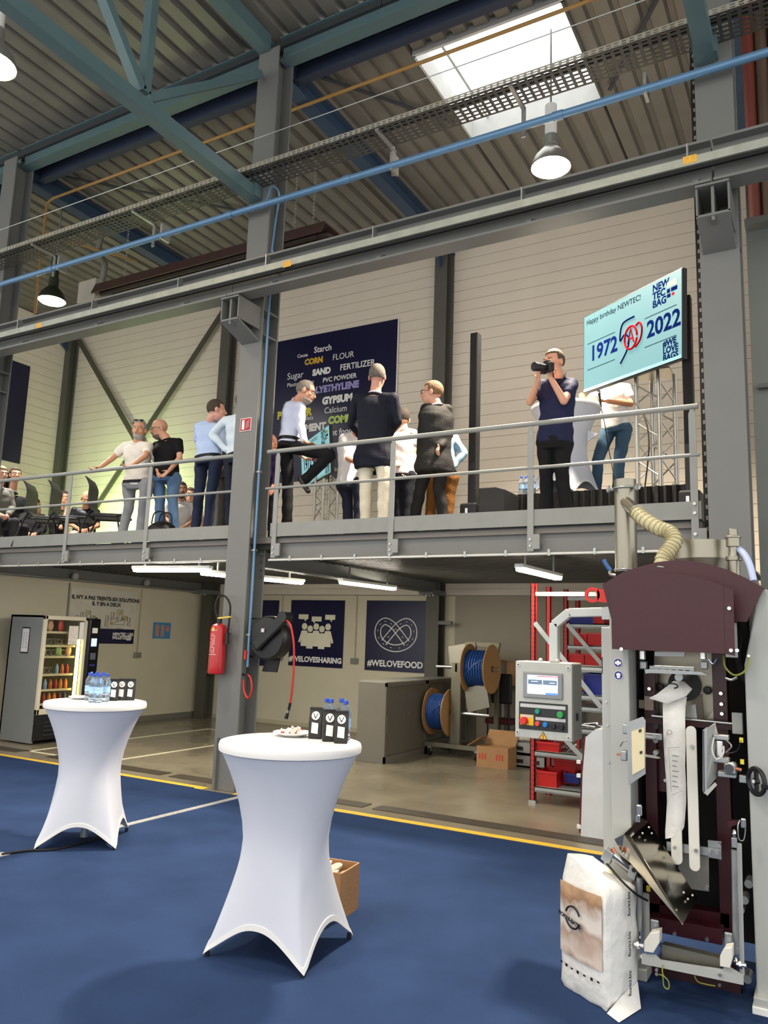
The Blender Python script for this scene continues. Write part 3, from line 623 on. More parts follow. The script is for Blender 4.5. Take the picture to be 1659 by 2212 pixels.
o_=nt.nodes.new('ShaderNodeOutputMaterial'); t_=nt.nodes.new('ShaderNodeBsdfTransparent'); g_=nt.nodes.new('ShaderNodeBsdfGlossy'); mx=nt.nodes.new('ShaderNodeMixShader'); fr=nt.nodes.new('ShaderNodeFresnel'); g_.inputs['Roughness'].default_value=.03
nt.links.new(fr.outputs[0],mx.inputs[0]); nt.links.new(t_.outputs[0],mx.inputs[1]); nt.links.new(g_.outputs[0],mx.inputs[2]); nt.links.new(mx.outputs[0],o_.inputs[0]); GLASS=gm
MB().box((vx-.03,ya+.045,.50),(vx-.024,yb-.05,vh-.06)).build('window_pane',GLASS,vm)
shz=[1.60,1.40,1.24,.98,.76,.56]; cols=[M('snack_%d'%i,c,.4,0,.25,40) for i,c in enumerate(((186,86,40),(206,160,120),(220,190,90),(200,60,50),(230,226,210),(150,180,110)))]
drk=[M('drink_%d'%i,c,.3,0,.2,30) for i,c in enumerate(((120,170,200),(140,180,205),(206,110,50),(170,50,60),(226,140,50),(232,128,40),(110,40,40),(70,70,80)))]
ncol=6; yw=(yb-.16)-(ya+.06)
sn=0
for ri,z in enumerate(shz):
    MB().box((vxb+.3,ya+.05,z-.015),(vx-.10,yb-.12,z)).build('shelf',M('shelf_zinc',(150,146,130),.4,.3),vm); MB().box((vx-.10,ya+.05,z-.02),(vx-.095,yb-.12,z+.012)).build('price_rail',M('price_rail_cream',(220,210,170),.5),vm)
    for ci in range(ncol):
        y=ya+.09+yw*(ci+.3)/ncol; x=vx-.15
        if ri==0: kind='pack' if ci in(1,3) else None
        elif ri==1: kind='pack' if ci==5 else 'coil'
        elif ri==2: kind='pack' if ci in(0,3,5) else 'coil'
        elif ri==3: kind='bottle' if ci>2 else 'coil'
        else: kind='bottle'
        if kind=='coil':
            m=MB()
            for k in range(5): m.ring((x-.05*k,y,z+.055),(1,.15,0),.045,.004,14,5)
            m.build('coil',GALV,vm)
        elif kind=='pack':
            m=MB(); m.ell((x,y,z+.085),V((.022,0,0)),V((0,.05,0)),V((0,0,.085)),10,8); m.box((x-.003,y-.042,z+.15),(x+.003,y+.042,z+.175))
            m.build('snack_packet',cols[(ri+ci)%6],smooth=True,label=['snack packet on the top shelf of the vending machine','snack packet at the right of the second shelf of the vending machine','snack packet on the third shelf of the vending machine'][ri],cat='snack',group='snacks in the vending machine')
        elif kind=='bottle':
            m=MB().lathe([(.024,0),(.028,.01),(.028,.09),(.024,.11),(.012,.135),(.012,.15)],(x,y,z+.001),12); m.build('drink_bottle',drk[(ci+(ri*2 if ri!=4 else 0))%8],smooth=True,label='drink bottle on the %s shelf of the vending machine'%(['','','','fourth','fifth','lowest'][ri]),cat='bottle',group='drinks in the vending machine')
# ---- wall posters
def board(name,lab,cat,corner,xd,w,h,mat,th=.02,z=None):
    xd=V(xd).normalized(); n=xd.cross(V((0,0,1))).normalized()   # facing n
    t=thing(name,lab,cat,V(corner)+xd*w/2); c=V(corner)+xd*w/2+V((0,0,h/2))
    MB().obox(c+n*th/2,xd*w/2,n*th/2,V((0,0,h/2))).build('panel_face',mat,t); return t,V(corner)+n*(th+.001),xd,n
a=gx(155,1268,-11.15); b_=gx(297,1280,-11.15); c_=gx(288,1391,-11.15)
wd=b_.y-a.y; ht_=a.z-c_.z
pt,o,xd,n=board('wall_poster','white poster with two drawn machines and French heading on the left wall','poster',(-11.165,a.y,c_.z),(0,1,0),wd,ht_,M('poster_white',(206,202,190),.4),.012)
MB().obox(o+xd*wd/2+V((0,0,.13)),xd*wd/2,n*.002,V((0,0,.13))).build('navy_band',NAVY,pt)
text('IL N\'Y A PAS TRENTE-SIX SOLUTIONS',.09,o+xd*wd*.53+V((0,0,ht_*.80)),xd,(0,0,1),BLACK,pt,bold=.004,align='CENTER'); text('IL Y EN A DEUX',.09,o+xd*wd*.53+V((0,0,ht_*.70)),xd,(0,0,1),BLACK,pt,bold=.004,align='CENTER')
text('NEWTEC BAG\nPALLETIZING',.075,o+xd*wd*.66+V((0,0,.145)),xd,(0,0,1),WPRINT,pt,bold=.003)
for k in range(3):
    for j in range(2): MB().obox(o+xd*(wd*.90+j*.05)+V((0,0,.08+k*.05)),xd*.021,n*.003,V((0,0,.019))).build('logo_block',WPRINT,pt)
ink=M('drawing_grey',(120,116,106),.6); yel=M('drawing_yellow',(190,180,90),.6)
def sketch(cx,cz,s):
    m=MB()
    for bx,bz,bw,bh in ((0,0,.5,.18),(-.2,.15,.12,.2),(.05,.18,.2,.3),(.25,.1,.2,.12),(-.4,0,.1,.3),(.42,0,.1,.22)):
        x0,x1,z0,z1=bx-bw/2,bx+bw/2,bz-bh/2,bz+bh/2
        for p,q in (((x0,z0),(x1,z0)),((x1,z0),(x1,z1)),((x1,z1),(x0,z1)),((x0,z1),(x0,z0)),((x0,z0),(x1,z1))):
            m.bar(o+xd*(cx+p[0]*s)+V((0,0,cz+p[1]*s))+n*.003,o+xd*(cx+q[0]*s)+V((0,0,cz+q[1]*s))+n*.003,.008,.003,n)
    m.build('machine_drawing',ink,pt); y=MB()
    for bx,bz,bw,bh in ((-.22,-.05,.1,.08),(.25,.1,.16,.08),(.06,.25,.12,.1)): y.obox(o+xd*(cx+bx*s)+V((0,0,cz+bz*s))+n*.002,xd*bw/2*s,n*.002,V((0,0,bh/2*s)))
    y.build('machine_drawing_fill',yel,pt)
sketch(wd*.25,ht_*.42,.5); sketch(wd*.72,ht_*.42,.62); text('TERRAM',.04,o+xd*wd*.75+V((0,0,ht_*.27)),xd,(0,0,1),BLACK,pt,align='CENTER')
a=gx(333,1344,-11.15); b_=gx(370,1346,-11.15); c_=gx(368,1380,-11.15)
bt_,o,xd,n=board('notice_board','small blue notice board on the cream wall right of the vending machine','notice board',(-11.165,a.y,c_.z),(0,1,0),b_.y-a.y,a.z-c_.z,M('blue_notice_print',(70,140,190),.4),.012)
W_=b_.y-a.y; H_=a.z-c_.z
for i,(fx,fw,h0,h1) in enumerate(((.12,.2,.12,.85),(.42,.2,.12,.85),(.72,.18,.45,.8))): MB().obox(o+xd*W_*(fx+fw/2)+V((0,0,H_*(h0+h1)/2)),xd*W_*fw/2,n*.002,V((0,0,H_*(h1-h0)/2))).build('notice_column',M('notice_pinkish',(186,138,128),.5,0,.3,60),bt_)
# back wall posters
def navy_poster(px,lab):
    (u0,v0),(u1,v1),(u2,v2)=px; Y=12.285
    a=gy(u0,v0,Y); b=gy(u1,v1,Y); c=gy(u2,v2,Y); w_,h_=b.x-a.x,a.z-c.z
    t,o,xd,n=board('wall_poster',lab,'poster',(a.x,12.3,c.z),(1,0,0),w_,h_,NAVY,.02); return t,o,xd,n,w_,h_
t,o,xd,n,w_,h_=navy_poster(((630,1296),(745,1298),(621,1437)),'navy poster with talking people icons and white hashtag on the back wall')
text('#WELOVESHARING',.135,o+xd*w_/2+V((0,0,.085)),xd,(0,0,1),WPRINT,t,bold=.006,align='CENTER')
IVO=M('ivory_print',(232,228,205),.5)
def disc(m,c,r,k=18): m.prism([c+xd*r*math.cos(a)+V((0,0,r*math.sin(a))) for a in np.linspace(0,2*math.pi,k)[:-1]],n*.003)
def px2(fx,fz): return o+xd*w_*fx+V((0,0,h_*fz))
for i,(fx,fz) in enumerate(((.28,.60),(.5,.60),(.72,.60),(.39,.565),(.61,.565))):
    m=MB(); pp=n*(.001*i); disc(m,px2(fx,fz)+pp,.062)
    c=px2(fx,fz-.03)+pp
    m.prism([c+xd*x+V((0,0,z)) for x,z in ((-.06,-.04),(.06,-.04),(.13,-.25),(.09,-.27),(.07,-.2),(.07,-.33),(-.07,-.33),(-.07,-.2),(-.09,-.27),(-.13,-.25))],n*.003); m.build('person_icon',IVO,t)
for fx,fz,tl in ((.25,.745,.05),(.5,.715,-.05),(.75,.745,.03)):
    m=MB(); c=px2(fx,fz); m.prism([c+xd*x+V((0,0,z)) for x,z in ((-.11,-.045),(tl-.03,-.045),(tl,-.09),(tl+.02,-.045),(.11,-.045),(.11,.045),(-.11,.045))],n*.003); m.build('speech_bubble',IVO,t)
t,o,xd,n,w_,h_=navy_poster(((793,1297),(924,1299),(790,1447)),'navy poster with white outlined pretzel and hashtag on the back wall')
text('#WELOVEFOOD',.15,o+xd*w_/2+V((0,0,.08)),xd,(0,0,1),WPRINT,t,bold=.004,align='CENTER')
def pp2(x,z): return px2(.5+x,.56+z)+n*.002
P=[(-.18,-.16),(-.06,-.02),(.06,.10),(.18,.14),(.27,.06),(.27,-.08),(.17,-.19),(.0,-.235),(-.17,-.19),(-.27,-.08),(-.27,.06),(-.18,.14),(-.06,.10),(.06,-.02),(.18,-.16)]
P=[(x*1.05,z*1.0) for x,z in P]
pts=crv([pp2(*p) for p in P],8); m=MB()
for sgn in (-1,1):
    off=[]
    for i,q in enumerate(pts):
        d=(pts[min(i+1,len(pts)-1)]-pts[max(i-1,0)]).normalized(); off.append(q+d.cross(n)*.058*sgn)
    m.tube(off,.009,5,smooth=False)
m.build('pretzel_outline',WPRINT,t)
m=MB()
for i in range(5,len(pts)-4,6): 
    d=(pts[i+1]-pts[i]).normalized(); m.bar(pts[i]-d*.018,pts[i]+d*.018,.006,.008,n)
tagit(m.build('pretzel_marks',WPRINT,t),kind='stuff')
t,o,xd,n,w_,h_=navy_poster(((520,1296),(603,1296),(515,1435)),'navy poster mostly hidden behind the centre column and hose reel')
text('EE',.135,o+xd*(w_-.04)+V((0,0,.085)),xd,(0,0,1),WPRINT,t,bold=.006,align='RIGHT')
# sockets with conduits
def socket(u,v,top,lab,plane):
    if plane=='y': p=gy(u,v,12.29); q=gy(u,top,12.29); X=V((1,0,0)); N_=V((0,-1,0))
    else: p=gx(u,v,-11.16); q=gx(u,top,-11.16); X=V((0,1,0)); N_=V((1,0,0))
    t=thing('wall_socket',lab,'socket',p,group='grey wall sockets with conduits')
    MB().obox(p+N_*.025,X*.075,N_*.025,V((0,0,.05))).build('socket_box',M('grey_socket',(140,140,132),.5),t,bevel=.008)
    for s in (-.035,.035): MB().obox(p+N_*.053+X*s,X*.03,N_*.004,V((0,0,.04))).build('socket_flap',M('grey_socket_flap',(120,120,114),.5),t,bevel=.006)
    MB().cyl(p+V((0,0,.05))+N_*.012,V((p.x,p.y,2.42))+N_*.012,.010,n=8).build('conduit',M('pale_conduit',(170,165,148),.5),t,smooth=True)
socket(605,1421,1262,'grey double socket on the back wall left of the people poster','y'); socket(767,1428,1255,'grey double socket on the back wall between the two posters','y'); socket(295,1415,1275,'grey double socket on the left wall right of the French poster','x')
MB().cyl((-11.155,gx(148,1300,-11.15).y,1.3),(-11.155,gx(148,1300,-11.15).y,2.42),.012,n=8).build('wall_conduit',M('grey_pvc_dark',(118,116,108),.5),label='vertical grey conduit on the left wall beside the vending machine',cat='conduit')
# ---- cabinets
GCAB=M('taupe_cabinet',(112,107,96),.45,0,.05,3); GDOOR=M('taupe_tambour',(104,98,86),.4,0,.05,3)
def cabinet(y0,y1,zt,lab,haz=False):
    x0,x1=-5.775,-5.33; t=thing('tambour_cabinet',lab,'cabinet',((x0+x1)/2,(y0+y1)/2,0))
    MB().box((x0,y0,0),(x1-.02,y1,zt)).build('cabinet_body',GCAB,t,bevel=.004)
    f=MB(); f.box((x1-.02,y0,0),(x1,y0+.04,zt)); f.box((x1-.02,y1-.04,0),(x1,y1,zt)); f.box((x1-.02,y0,zt-.05),(x1,y1,zt)); f.box((x1-.02,y0,0),(x1,y1,.09)); f.build('door_surround',GCAB,t)
    ym_=(y0+y1)/2
    for a,b in ((y0+.045,ym_-.004),(ym_+.004,y1-.045)):
        d=MB().box((x1-.018,a,.095),(x1-.008,b,zt-.055)).build('door',GDOOR,t)
        for k in range(int((b-a)/.03)): MB().box((x1-.009,a+k*.03+.004,.10),(x1-.006,a+k*.03+.024,zt-.06)).build('slat',GDOOR,d)
    MB().box((x1-.008,y0+.05,.40),(x1,y0+.065,.62)).build('handle',GALV,t); MB().cyl((x1-.01,ym_+.05,.62),(x1+.0,ym_+.05,.62),.012,n=10).build('lock',GALV,t)
    MB().box((x0,y0,zt),(x1,y1,zt+.012)).build('top_panel',M('cabinet_top_grey',(150,148,138),.3),t)
    if haz:
        c=V((x1+.002,y0+.13,zt-.2)); MB().prism([c+V((0,.06*math.cos(a),.085*math.sin(a))) for a in (0,math.pi/2,math.pi,1.5*math.pi)],(.003,0,0)).build('hazard_label',WPRINT,t)
zt=gy(839,1476,9.57).z
cabinet(9.57,10.83,zt,'taupe metal tambour cabinet with sliding doors under the pretzel poster'); cabinet(10.845,11.95,zt,'taupe metal cabinet with a hazard diamond behind the first one',True)
# ---- reel stand with two spools
FRM=M('weathered_steel_frame',(120,116,100),.42,.5,.12,6); SPM=M('fibreboard_spool',(176,134,84),.7,0,.06,8); BHO=M('blue_air_hose',(36,74,140),.35,0,.12,12)
rs=thing('reel_stand','steel wheeled stand holding two cable spools beside the cabinets','stand',(-4.75,11.1,0))
x0,x1,y0,y1=-5.28,-4.42,10.75,11.45
for a,b in (((x0,y0),(x1,y0)),((x0,y1),(x1,y1)),((x0,y0),(x0,y1)),((x1,y0),(x1,y1))): MB().bar((a[0],a[1],.16),(b[0],b[1],.16),.06,.06).build('base_bar',FRM,rs)
for x in (x0+.06,x1-.06):
    for y in (y0,y1): 
        w_=MB(); w_.cyl((x-.018,y,.055),(x+.018,y,.055),.055,n=16); cw=w_.build('castor_wheel',RUBBER,rs,smooth=True); MB().box((x-.025,y-.02,.06),(x+.025,y+.02,.13)).build('castor_fork',GALV,cw)
for y,hh in ((y0+.1,1.35),(y1-.05,1.65)): MB().box((-4.93,y-.03,.16),(-4.78,y+.03,hh)).build('post',FRM,rs)
MB().box((x1-.06,y1-.05,.16),(x1,y1+.02,1.62)).build('post',FRM,rs)
MB().box((-4.97,y1-.06,1.60),(-4.4,y1+.0,1.66)).build('top_bar',FRM,rs)
MB().obox((-5.02,y1-.02,1.42),(.22,0,.04),(0,.006,0),(-.03,0,.2)).build('side_plate',SSTEEL,rs); MB().obox((-4.55,y0+.2,.86),(.17,0,.05),(0,.05,.0),(-.03,0,.17)).build('side_plate',SSTEEL,rs)
zc1,zc2=1.28,.62; yc=11.0
MB().cyl((-5.26,yc,zc1),(-4.25,yc,zc1),.025,n=12).build('axle',CHROME,rs,smooth=True); MB().cyl((-5.29,yc-.1,zc2),(-4.35,yc-.1,zc2),.025,n=12).build('axle',CHROME,rs,smooth=True)
MB().box((-4.87,y0+.07,zc1-.06),(-4.84,yc+.05,zc1+.06)).build('axle_plate',FRM,rs)
def spool(xa,xb,y,z,R,lab):
    t=thing('hose_spool',lab,'spool',((xa+xb)/2,y,z-R))
    for x in (xa,xb): MB().cyl((x-.006,y,z),(x+.006,y,z),R,n=40).build('flange',SPM,t,smooth=40)
    h=MB(); N_=9
    for k in range(N_): h.ring((xa+.02+(xb-xa-.04)*k/(N_-1),y,z),(1,0,0),R*.72,.0155,32,8)
    h.build('hose_winding',BHO,t,smooth=True); MB().cyl((xa,y,z),(xb,y,z),R*.68,n=32).build('hose_core',BHO,t,smooth=True)
    d=MB(); d.tube([(xa+.02,y-R*.66,z-R*.3),((xa+xb)/2,y-R*.74,z+.05),(xb-.03,y-R*.62,z+R*.42)],.016,8); d.build('hose_end',BHO,t,smooth=True)
    MB().cyl((xb+.006,y,z),(xb+.01,y,z),.05,n=18).build('hub_ring',M('dark_hub',(90,66,40),.6),t)
spool(-4.72,-4.36,yc,zc1,.355,'upper cardboard-sided spool of blue hose on the reel stand'); spool(-5.27,-4.97,yc-.1,zc2,.34,'lower cardboard-sided spool of blue hose on the reel stand')
# ---- cartons, crate, chair by the rack
t=thing('cardboard_box','closed brown carton with red fragile marks on the concrete floor','box',(-4.05,10.45,0))
p=gz(1026,1656); q=gz(1097,1663); bw_=q.x-p.x
MB().box((p.x,10.28,0),(q.x,10.62,.27)).build('carton',CARD,t); 
FR=M('red_fragile_print',(186,70,52),.6)
for f_ in (.08,.62):
    for k in range(3): MB().box((p.x+bw_*(f_+k*.09),10.277,.10),(p.x+bw_*(f_+k*.09+.05),10.28,.18)).build('fragile_mark',FR,t)
for a_,b_,c_ in (((p.x,10.28,.27),(q.x,10.28,.27),(.02,.1,.16)),):
    MB().obox(V(((p.x+q.x)/2,10.66,.36)),(bw_/2,0,0),(0,.09,.09),(0,.002,-.002)).build('flap',CARD,t)
MB().obox(V((p.x-.05,10.45,.32)),(.09,0,.06),(0,.17,0),(.002,0,-.003)).build('flap',CARD,t)
t=thing('folding_crate','grey plastic folding crate stacked with tools behind the carton','crate',(-3.72,10.85,0))
GRP=M('grey_crate_plastic',(150,150,148),.5)
for k,z in enumerate((0,.17)):
    for a,b in (((-3.98,10.65,z),(-3.42,10.68,z+.15)),((-3.98,11.02,z),(-3.42,11.05,z+.15)),((-3.98,10.65,z),(-3.95,11.05,z+.15)),((-3.45,10.65,z),(-3.42,11.05,z+.15)),((-3.98,10.65,z),(-3.42,11.05,z+.02))): MB().box(a,b).build('crate_side',GRP,t)
    for x in (-3.85,-3.62): MB().box((x,10.646,z+.05),(x+.1,10.65,z+.1)).build('grip_hole',BLACK,t)
tl=MB(); tl.tube([(-3.9,10.75,.36),(-3.8,10.8,.44),(-3.6,10.85,.42),(-3.5,10.9,.38)],.03,8); tl.build('tool_bundle',M('tool_red',(170,40,40),.5),label='red handled tools lying on the grey crate',cat='tool',smooth=True)
tl=MB(); tl.tube([(-3.95,10.72,.345),(-3.75,10.72,.37),(-3.6,10.75,.35)],.028,8); tl.build('work_glove',M('pale_glove',(196,188,168),.7),label='pale work glove lying on the front of the grey crate',cat='glove',smooth=True)
t=thing('office_chair','black padded chair behind the control panel','chair',(-4.45,11.7,0))
MB().box((-4.68,11.5,.75),(-4.24,11.56,1.2)).build('backrest',BLACK,t,bevel=.025); MB().box((-4.68,11.52,.44),(-4.24,11.86,.52)).build('seat',M('dark_red_seat',(80,24,28),.8),t,bevel=.02); 
for x in (-4.63,-4.29):
    for y in (11.53,11.83): MB().cyl((x,y,0),(x,y,.8 if y<11.6 else .45),.014,n=8).build('leg',BLACK,t)
t=thing('packing_table','small table carrying a carton behind the chair','table',(-3.9,12.1,0)); MB().box((-4.65,11.93,1.0),(-3.3,12.27,1.03)).build('table_top',SPM,t)
for x in (-4.6,-3.35):
    for y in (11.97,12.22): MB().box((x-.02,y-.02,0),(x+.02,y+.02,1.0)).build('leg',STEELD,t)
t=thing('cardboard_box','upright carton with open flaps on the table by the back wall','box',(-4.36,12.1,1.03)); carton(t,(-4.36,12.1,1.03),.13,.14,.34); MB().obox((-4.58,12.1,1.37),(.09,0,-.02),(0,.14,0),(0,0,.003)).build('flap',CARD,t)
# ---- racks
RK=M('red_rack_paint',(172,42,40),.45,0,.06,5); RKD=M('dark_red_rack_paint',(104,36,38),.5,0,.06,5); ZNC=M('zinc_shelf',(158,162,160),.42,.4,.1,8)
RB=M('red_bin_plastic',(186,32,30),.4,0,.05,8); BB=M('blue_bin_plastic',(30,40,120),.4,0,.05,8)
def rack(x0,x1,y0,y1,zh,shelves,lab,low_red=True,diag=()):
    t=thing('shelving_rack',lab,'rack',((x0+x1)/2,(y0+y1)/2,0))
    for x in (x0,x1):
        for y in (y0,y1):
            p=MB(); p.box((x,y,0),(x+.055,y+.008,zh)); p.box((x,y,0),(x+.008,y+.06,zh)); p.box((x+.047,y,0),(x+.055,y+.06,zh)); po=p.build('upright',RK if (y==y0 and low_red) else RK,t)
            if y==y0:
                h=MB()
                for k in range(int(zh/.05)): h.box((x+.006,y-.002,.03+k*.05),(x+.014,y,.052+k*.05)); h.box((x+.041,y-.002,.03+k*.05),(x+.049,y,.052+k*.05))
                tagit(h.build('slot_holes',BLACK,po),kind='stuff'); MB().box((x-.012,y-.012,0),(x+.067,y+.072,.03)).build('foot_plate',GALV,po)
    for z in shelves: 
        s=MB(); s.box((x0+.05,y0+.0,z),(x1,y1,z+.008)); s.box((x0+.05,y0,z-.045),(x1,y0+.012,z+.008)); s.build('shelf',ZNC,t); MB().box((x0+.05,y0-.003,z-.04),(x1,y0,z-.03)).build('shelf_lip',STEELD,t)
    MB().box((x0+.05,y0,zh-.14),(x1,y0+.012,zh-.095)).build('top_tie',ZNC,t)
    for a,b in diag: MB().bar((x0+.05+a[0],y0-.006,a[1]),(x0+.05+b[0],y0-.006,b[1]),.006,.05,(0,0,1)).build('brace',ZNC,t)
    return t
xa=gz(1150,1735).x-.03
S=lambda v,u=1280: gy(u,v,8.4).z
rack(xa,-1.62,8.4,8.95,gy(1150,1260,8.4).z,[gy(1200,1706,8.4).z,gy(1200,1628,8.4).z,S(1577),S(1529),S(1504),S(1442)],'red upright storage rack with zinc shelves left of the bagging machine',diag=(((0,gy(1155,1345,8.4).z),(gy(1300,1530,8.4).x-xa-.05,gy(1300,1530,8.4).z)),((gy(1205,1590,8.4).x-xa,gy(1205,1590,8.4).z),(gy(1300,1690,8.4).x-xa,gy(1300,1690,8.4).z))))
xb=gy(1217,1400,9.9).x; S2=lambda v: gy(1260,v,9.9).z
rack(xb,-1.2,9.9,10.45,gy(1217,1273,9.9).z,[S2(1349),S2(1396),S2(1446)],'second red storage rack standing behind the first one',diag=(((0,gy(1225,1348,9.9).z),(gy(1300,1445,9.9).x-xb,gy(1300,1445,9.9).z)),))
def bin_(px,Y,dep,mat,lab,open_=True):
    u0,v0,u1,v1=px; a=gy(u0,v1,Y); b=gy(u1,v0,Y); t=thing('storage_bin',lab,'bin',((a.x+b.x)/2,Y+dep/2,a.z),group='plastic storage bins on the racks')
    x0,x1,z0,z1=a.x,b.x,a.z,b.z; th=.006
    MB().box((x0,Y,z0),(x1,Y+dep,z0+th)).build('bin_base',mat,t)
    MB().prism([(x0,Y,z0),(x1,Y,z0),(x1,Y-.02,z1),(x0,Y-.02,z1)],(0,th,0)).build('bin_front',mat,t)
    for x in (x0,x1-th): MB().box((x,Y-.015,z0),(x+th,Y+dep,z1)).build('bin_side',mat,t)
    MB().box((x0,Y+dep-th,z0),(x1,Y+dep,z1)).build('bin_back',mat,t); MB().box((x0-.008,Y-.028,z1-.02),(x1+.008,Y-.014,z1)).build('bin_rim',mat,t)
for px,Y,mt,lab in (((1161,1668,1203,1704),8.46,RB,'red bin at the left of the lowest rack shelf'),((1197,1642,1243,1690),8.7,RB,'red bin behind the first on the lowest rack shelf'),((1220,1672,1250,1690),8.6,BB,'blue bin at the right of the lowest rack shelf'),((1160,1605,1208,1627),8.46,RB,'red bin on the second lowest rack shelf under the control panel'),((1262,1456,1300,1502),8.5,BB,'large blue bin on a rack shelf right of the control panel'),((1207,1413,1262,1444),9.95,RB,'red bin just above the control panel on the rear rack'),((1225,1327,1282,1347),9.95,BB,'blue bin at the top of the rear rack'),((1282,1327,1305,1347),9.95,RB,'red bin at the top right of the rear rack'),((1240,1368,1268,1394),9.95,RB,'small red bin on the middle shelf of the rear rack'),((1270,1368,1305,1394),9.95,RB,'red bin beside the machine on the middle shelf of the rear rack'),((1264,1413,1302,1444),9.95,RB,'red bin behind the brace on the rear rack')):
    bin_(px,Y,.3,mt,lab)
for u,v,k in ((1230,1608,8),(1282,1560,10)):
    p=gy(u,v,8.62); 
    for i in range(k):
        q=p+V((random.uniform(-.12,.12),random.uniform(-.08,.08),random.uniform(0,.05)-.05)); d=V((random.gauss(0,1),random.gauss(0,.6),random.gauss(0,.2))).normalized()*random.uniform(.05,.1)
        MB().cyl(q-d,q+d,.013,n=8).build('metal_fitting',CHROME,label='loose shiny metal fitting piled on a rack shelf '+('under' if u==1230 else 'right of')+' the control panel',cat='fitting',group='metal fittings on the rack',smooth=True)
# ---- white machine cabinet behind
t=thing('control_cabinet','white sloped sheet metal cabinet standing left of the machine column','cabinet',(-1.6,7.5,0))
a=gz(1254,1806); z1=gy(1262,1592,7.3).z; z2=gy(1285,1575,7.3).z
MB().prism([(a.x,7.3,0),(a.x+.02,7.3,z1*.62),(a.x+.05,7.3,z1),(a.x+.14,7.3,z2),(-1.0,7.3,z2),(-1.0,7.3,0)],(0,.5,0)).build('cabinet_body',M('white_sheet_metal',(206,210,212),.4),t)
MB().prism([(a.x-.02,7.32,.02),(a.x+.0,7.32,z1*.62),(a.x+.03,7.32,z1),(a.x+.045,7.32,z1),(a.x+.015,7.32,z1*.62),(a.x-.005,7.32,.02)],(0,.46,0)).build('edge_trim',M('maroon_trim',(90,30,40),.4),t)
for z in (.06,.5,.62): MB().box((a.x-.035,7.3,z),(a.x-.0,7.34,z+.03)).build('hinge',WHITE,t)
# ---- fire extinguisher
ER=M('extinguisher_red',(176,28,32),.25,0,.03,6,coat=.3)
ec=gy(470,1400,6.735); ex,ey=ec.x,6.735; zb=gy(450,1455,6.735).z; zt_=gy(480,1347,6.735).z
t=thing('fire_extinguisher','red fire extinguisher hung on the left of the centre column','fire extinguisher',(ex,ey,zb))
hb=zt_-zb
MB().lathe([(.075,-.0),(.088,.012),(.09,.03),(.09,hb-.06),(.075,hb-.02),(.03,hb)],(ex,ey,zb),28).build('cylinder',ER,t,smooth=30)
MB().cyl((ex,ey,zt_),(ex,ey,zt_+.05),.028,n=14).build('valve',BLACK,t,smooth=True)
MB().bar((ex-.02,ey,zt_+.055),(ex+.16,ey,zt_+.075),.03,.018).build('lever',M('yellow_lever',(214,186,60),.4),t,bevel=.004)
MB().tube([(ex-.02,ey,zt_+.04),(ex-.07,ey,zt_+.16),(ex-.03,ey,zt_+.29),(ex+.06,ey,zt_+.30),(ex+.14,ey-.0,zt_+.2),(ex+.14,ey,zt_+.02),(ex+.125,ey,zt_-.12)],.011,8).build('hose',RUBBER,t,smooth=True)
MB().cyl((ex+.125,ey,zt_-.10),(ex+.125,ey,zt_-.22),.018,.026,n=12).build('nozzle',BLACK,t,smooth=True)
MB().box((ex+.02,ey+.07,zt_-.1),(ex+.09,6.84,zt_-.05)).build('wall_hook',GALV,t)
lb=MB()
for k in range(12): 
    for j in range(3):
        if (k*3+j)%7: 
            a0=-math.pi/2-.35+j*.25; lb.add([(ex+.0915*math.cos(q),ey+.0915*math.sin(q),zb+hb*.42+k*.018+dz) for q,dz in ((a0,0),(a0+.18,0),(a0+.18,.008),(a0,.008))],[(0,1,2,3)])
lb.build('printed_instructions',M('pale_print_on_red',(226,190,186),.5),t)
lb=MB(); a0=-math.pi/2-.45
for z0_,z1_ in ((.38,.392),(.86,.872)): lb.add([(ex+.0915*math.cos(q),ey+.0915*math.sin(q),zb+hb*z) for z in (z0_,z1_) for q in np.linspace(a0,a0+1.0,8)],[(i,i+1,i+9,i+8) for i in range(7)])
lb.build('label_frame',M('pale_print_on_red',(226,190,186),.5),t)
lb=MB(); lb.add([(ex+.0918*math.cos(q),ey+.0918*math.sin(q),z) for z in (zb+hb*.88-.02,zb+hb*.88+.02) for q in (-1.75,-1.4)],[(0,1,3,2)]); lb.build('class_sticker',M('yellow_sticker',(222,190,60),.5),t)
# ---- sign on the column
a=gy(519,933,6.838); b_=gy(544,902,6.838); t=thing('extinguisher_sign','red and white fire extinguisher sign high on the centre column','sign',((a.x+b_.x)/2,6.83,a.z))
MB().box((a.x,6.83,a.z),(b_.x,6.84,b_.z)).build('sign_border',WPRINT,t); s_=b_.x-a.x; MB().box((a.x+.006,6.828,a.z+.006),(b_.x-.006,6.83,b_.z-.006)).build('sign_field',M('sign_red',(170,26,34),.4),t)
m=MB(); m.box((a.x+.03,6.825,a.z+.02),(a.x+.065,6.828,a.z+.10)); m.prism([(a.x+.03,6.825,a.z+.10),(a.x+.065,6.825,a.z+.10),(a.x+.055,6.825,a.z+.115),(a.x+.07,6.825,a.z+.13),(a.x+.04,6.825,a.z+.135),(a.x+.03,6.825,a.z+.12)],(0,.003,0)); m.build('extinguisher_icon',WPRINT,t)
m=MB(); 
for k in range(4): m.bar((a.x+.09,6.826,a.z+.03+k*.022),(a.x+.135,6.826,a.z+.055+k*.022),.003,.009,(0,1,0))
m.build('flame_icon',WPRINT,t)
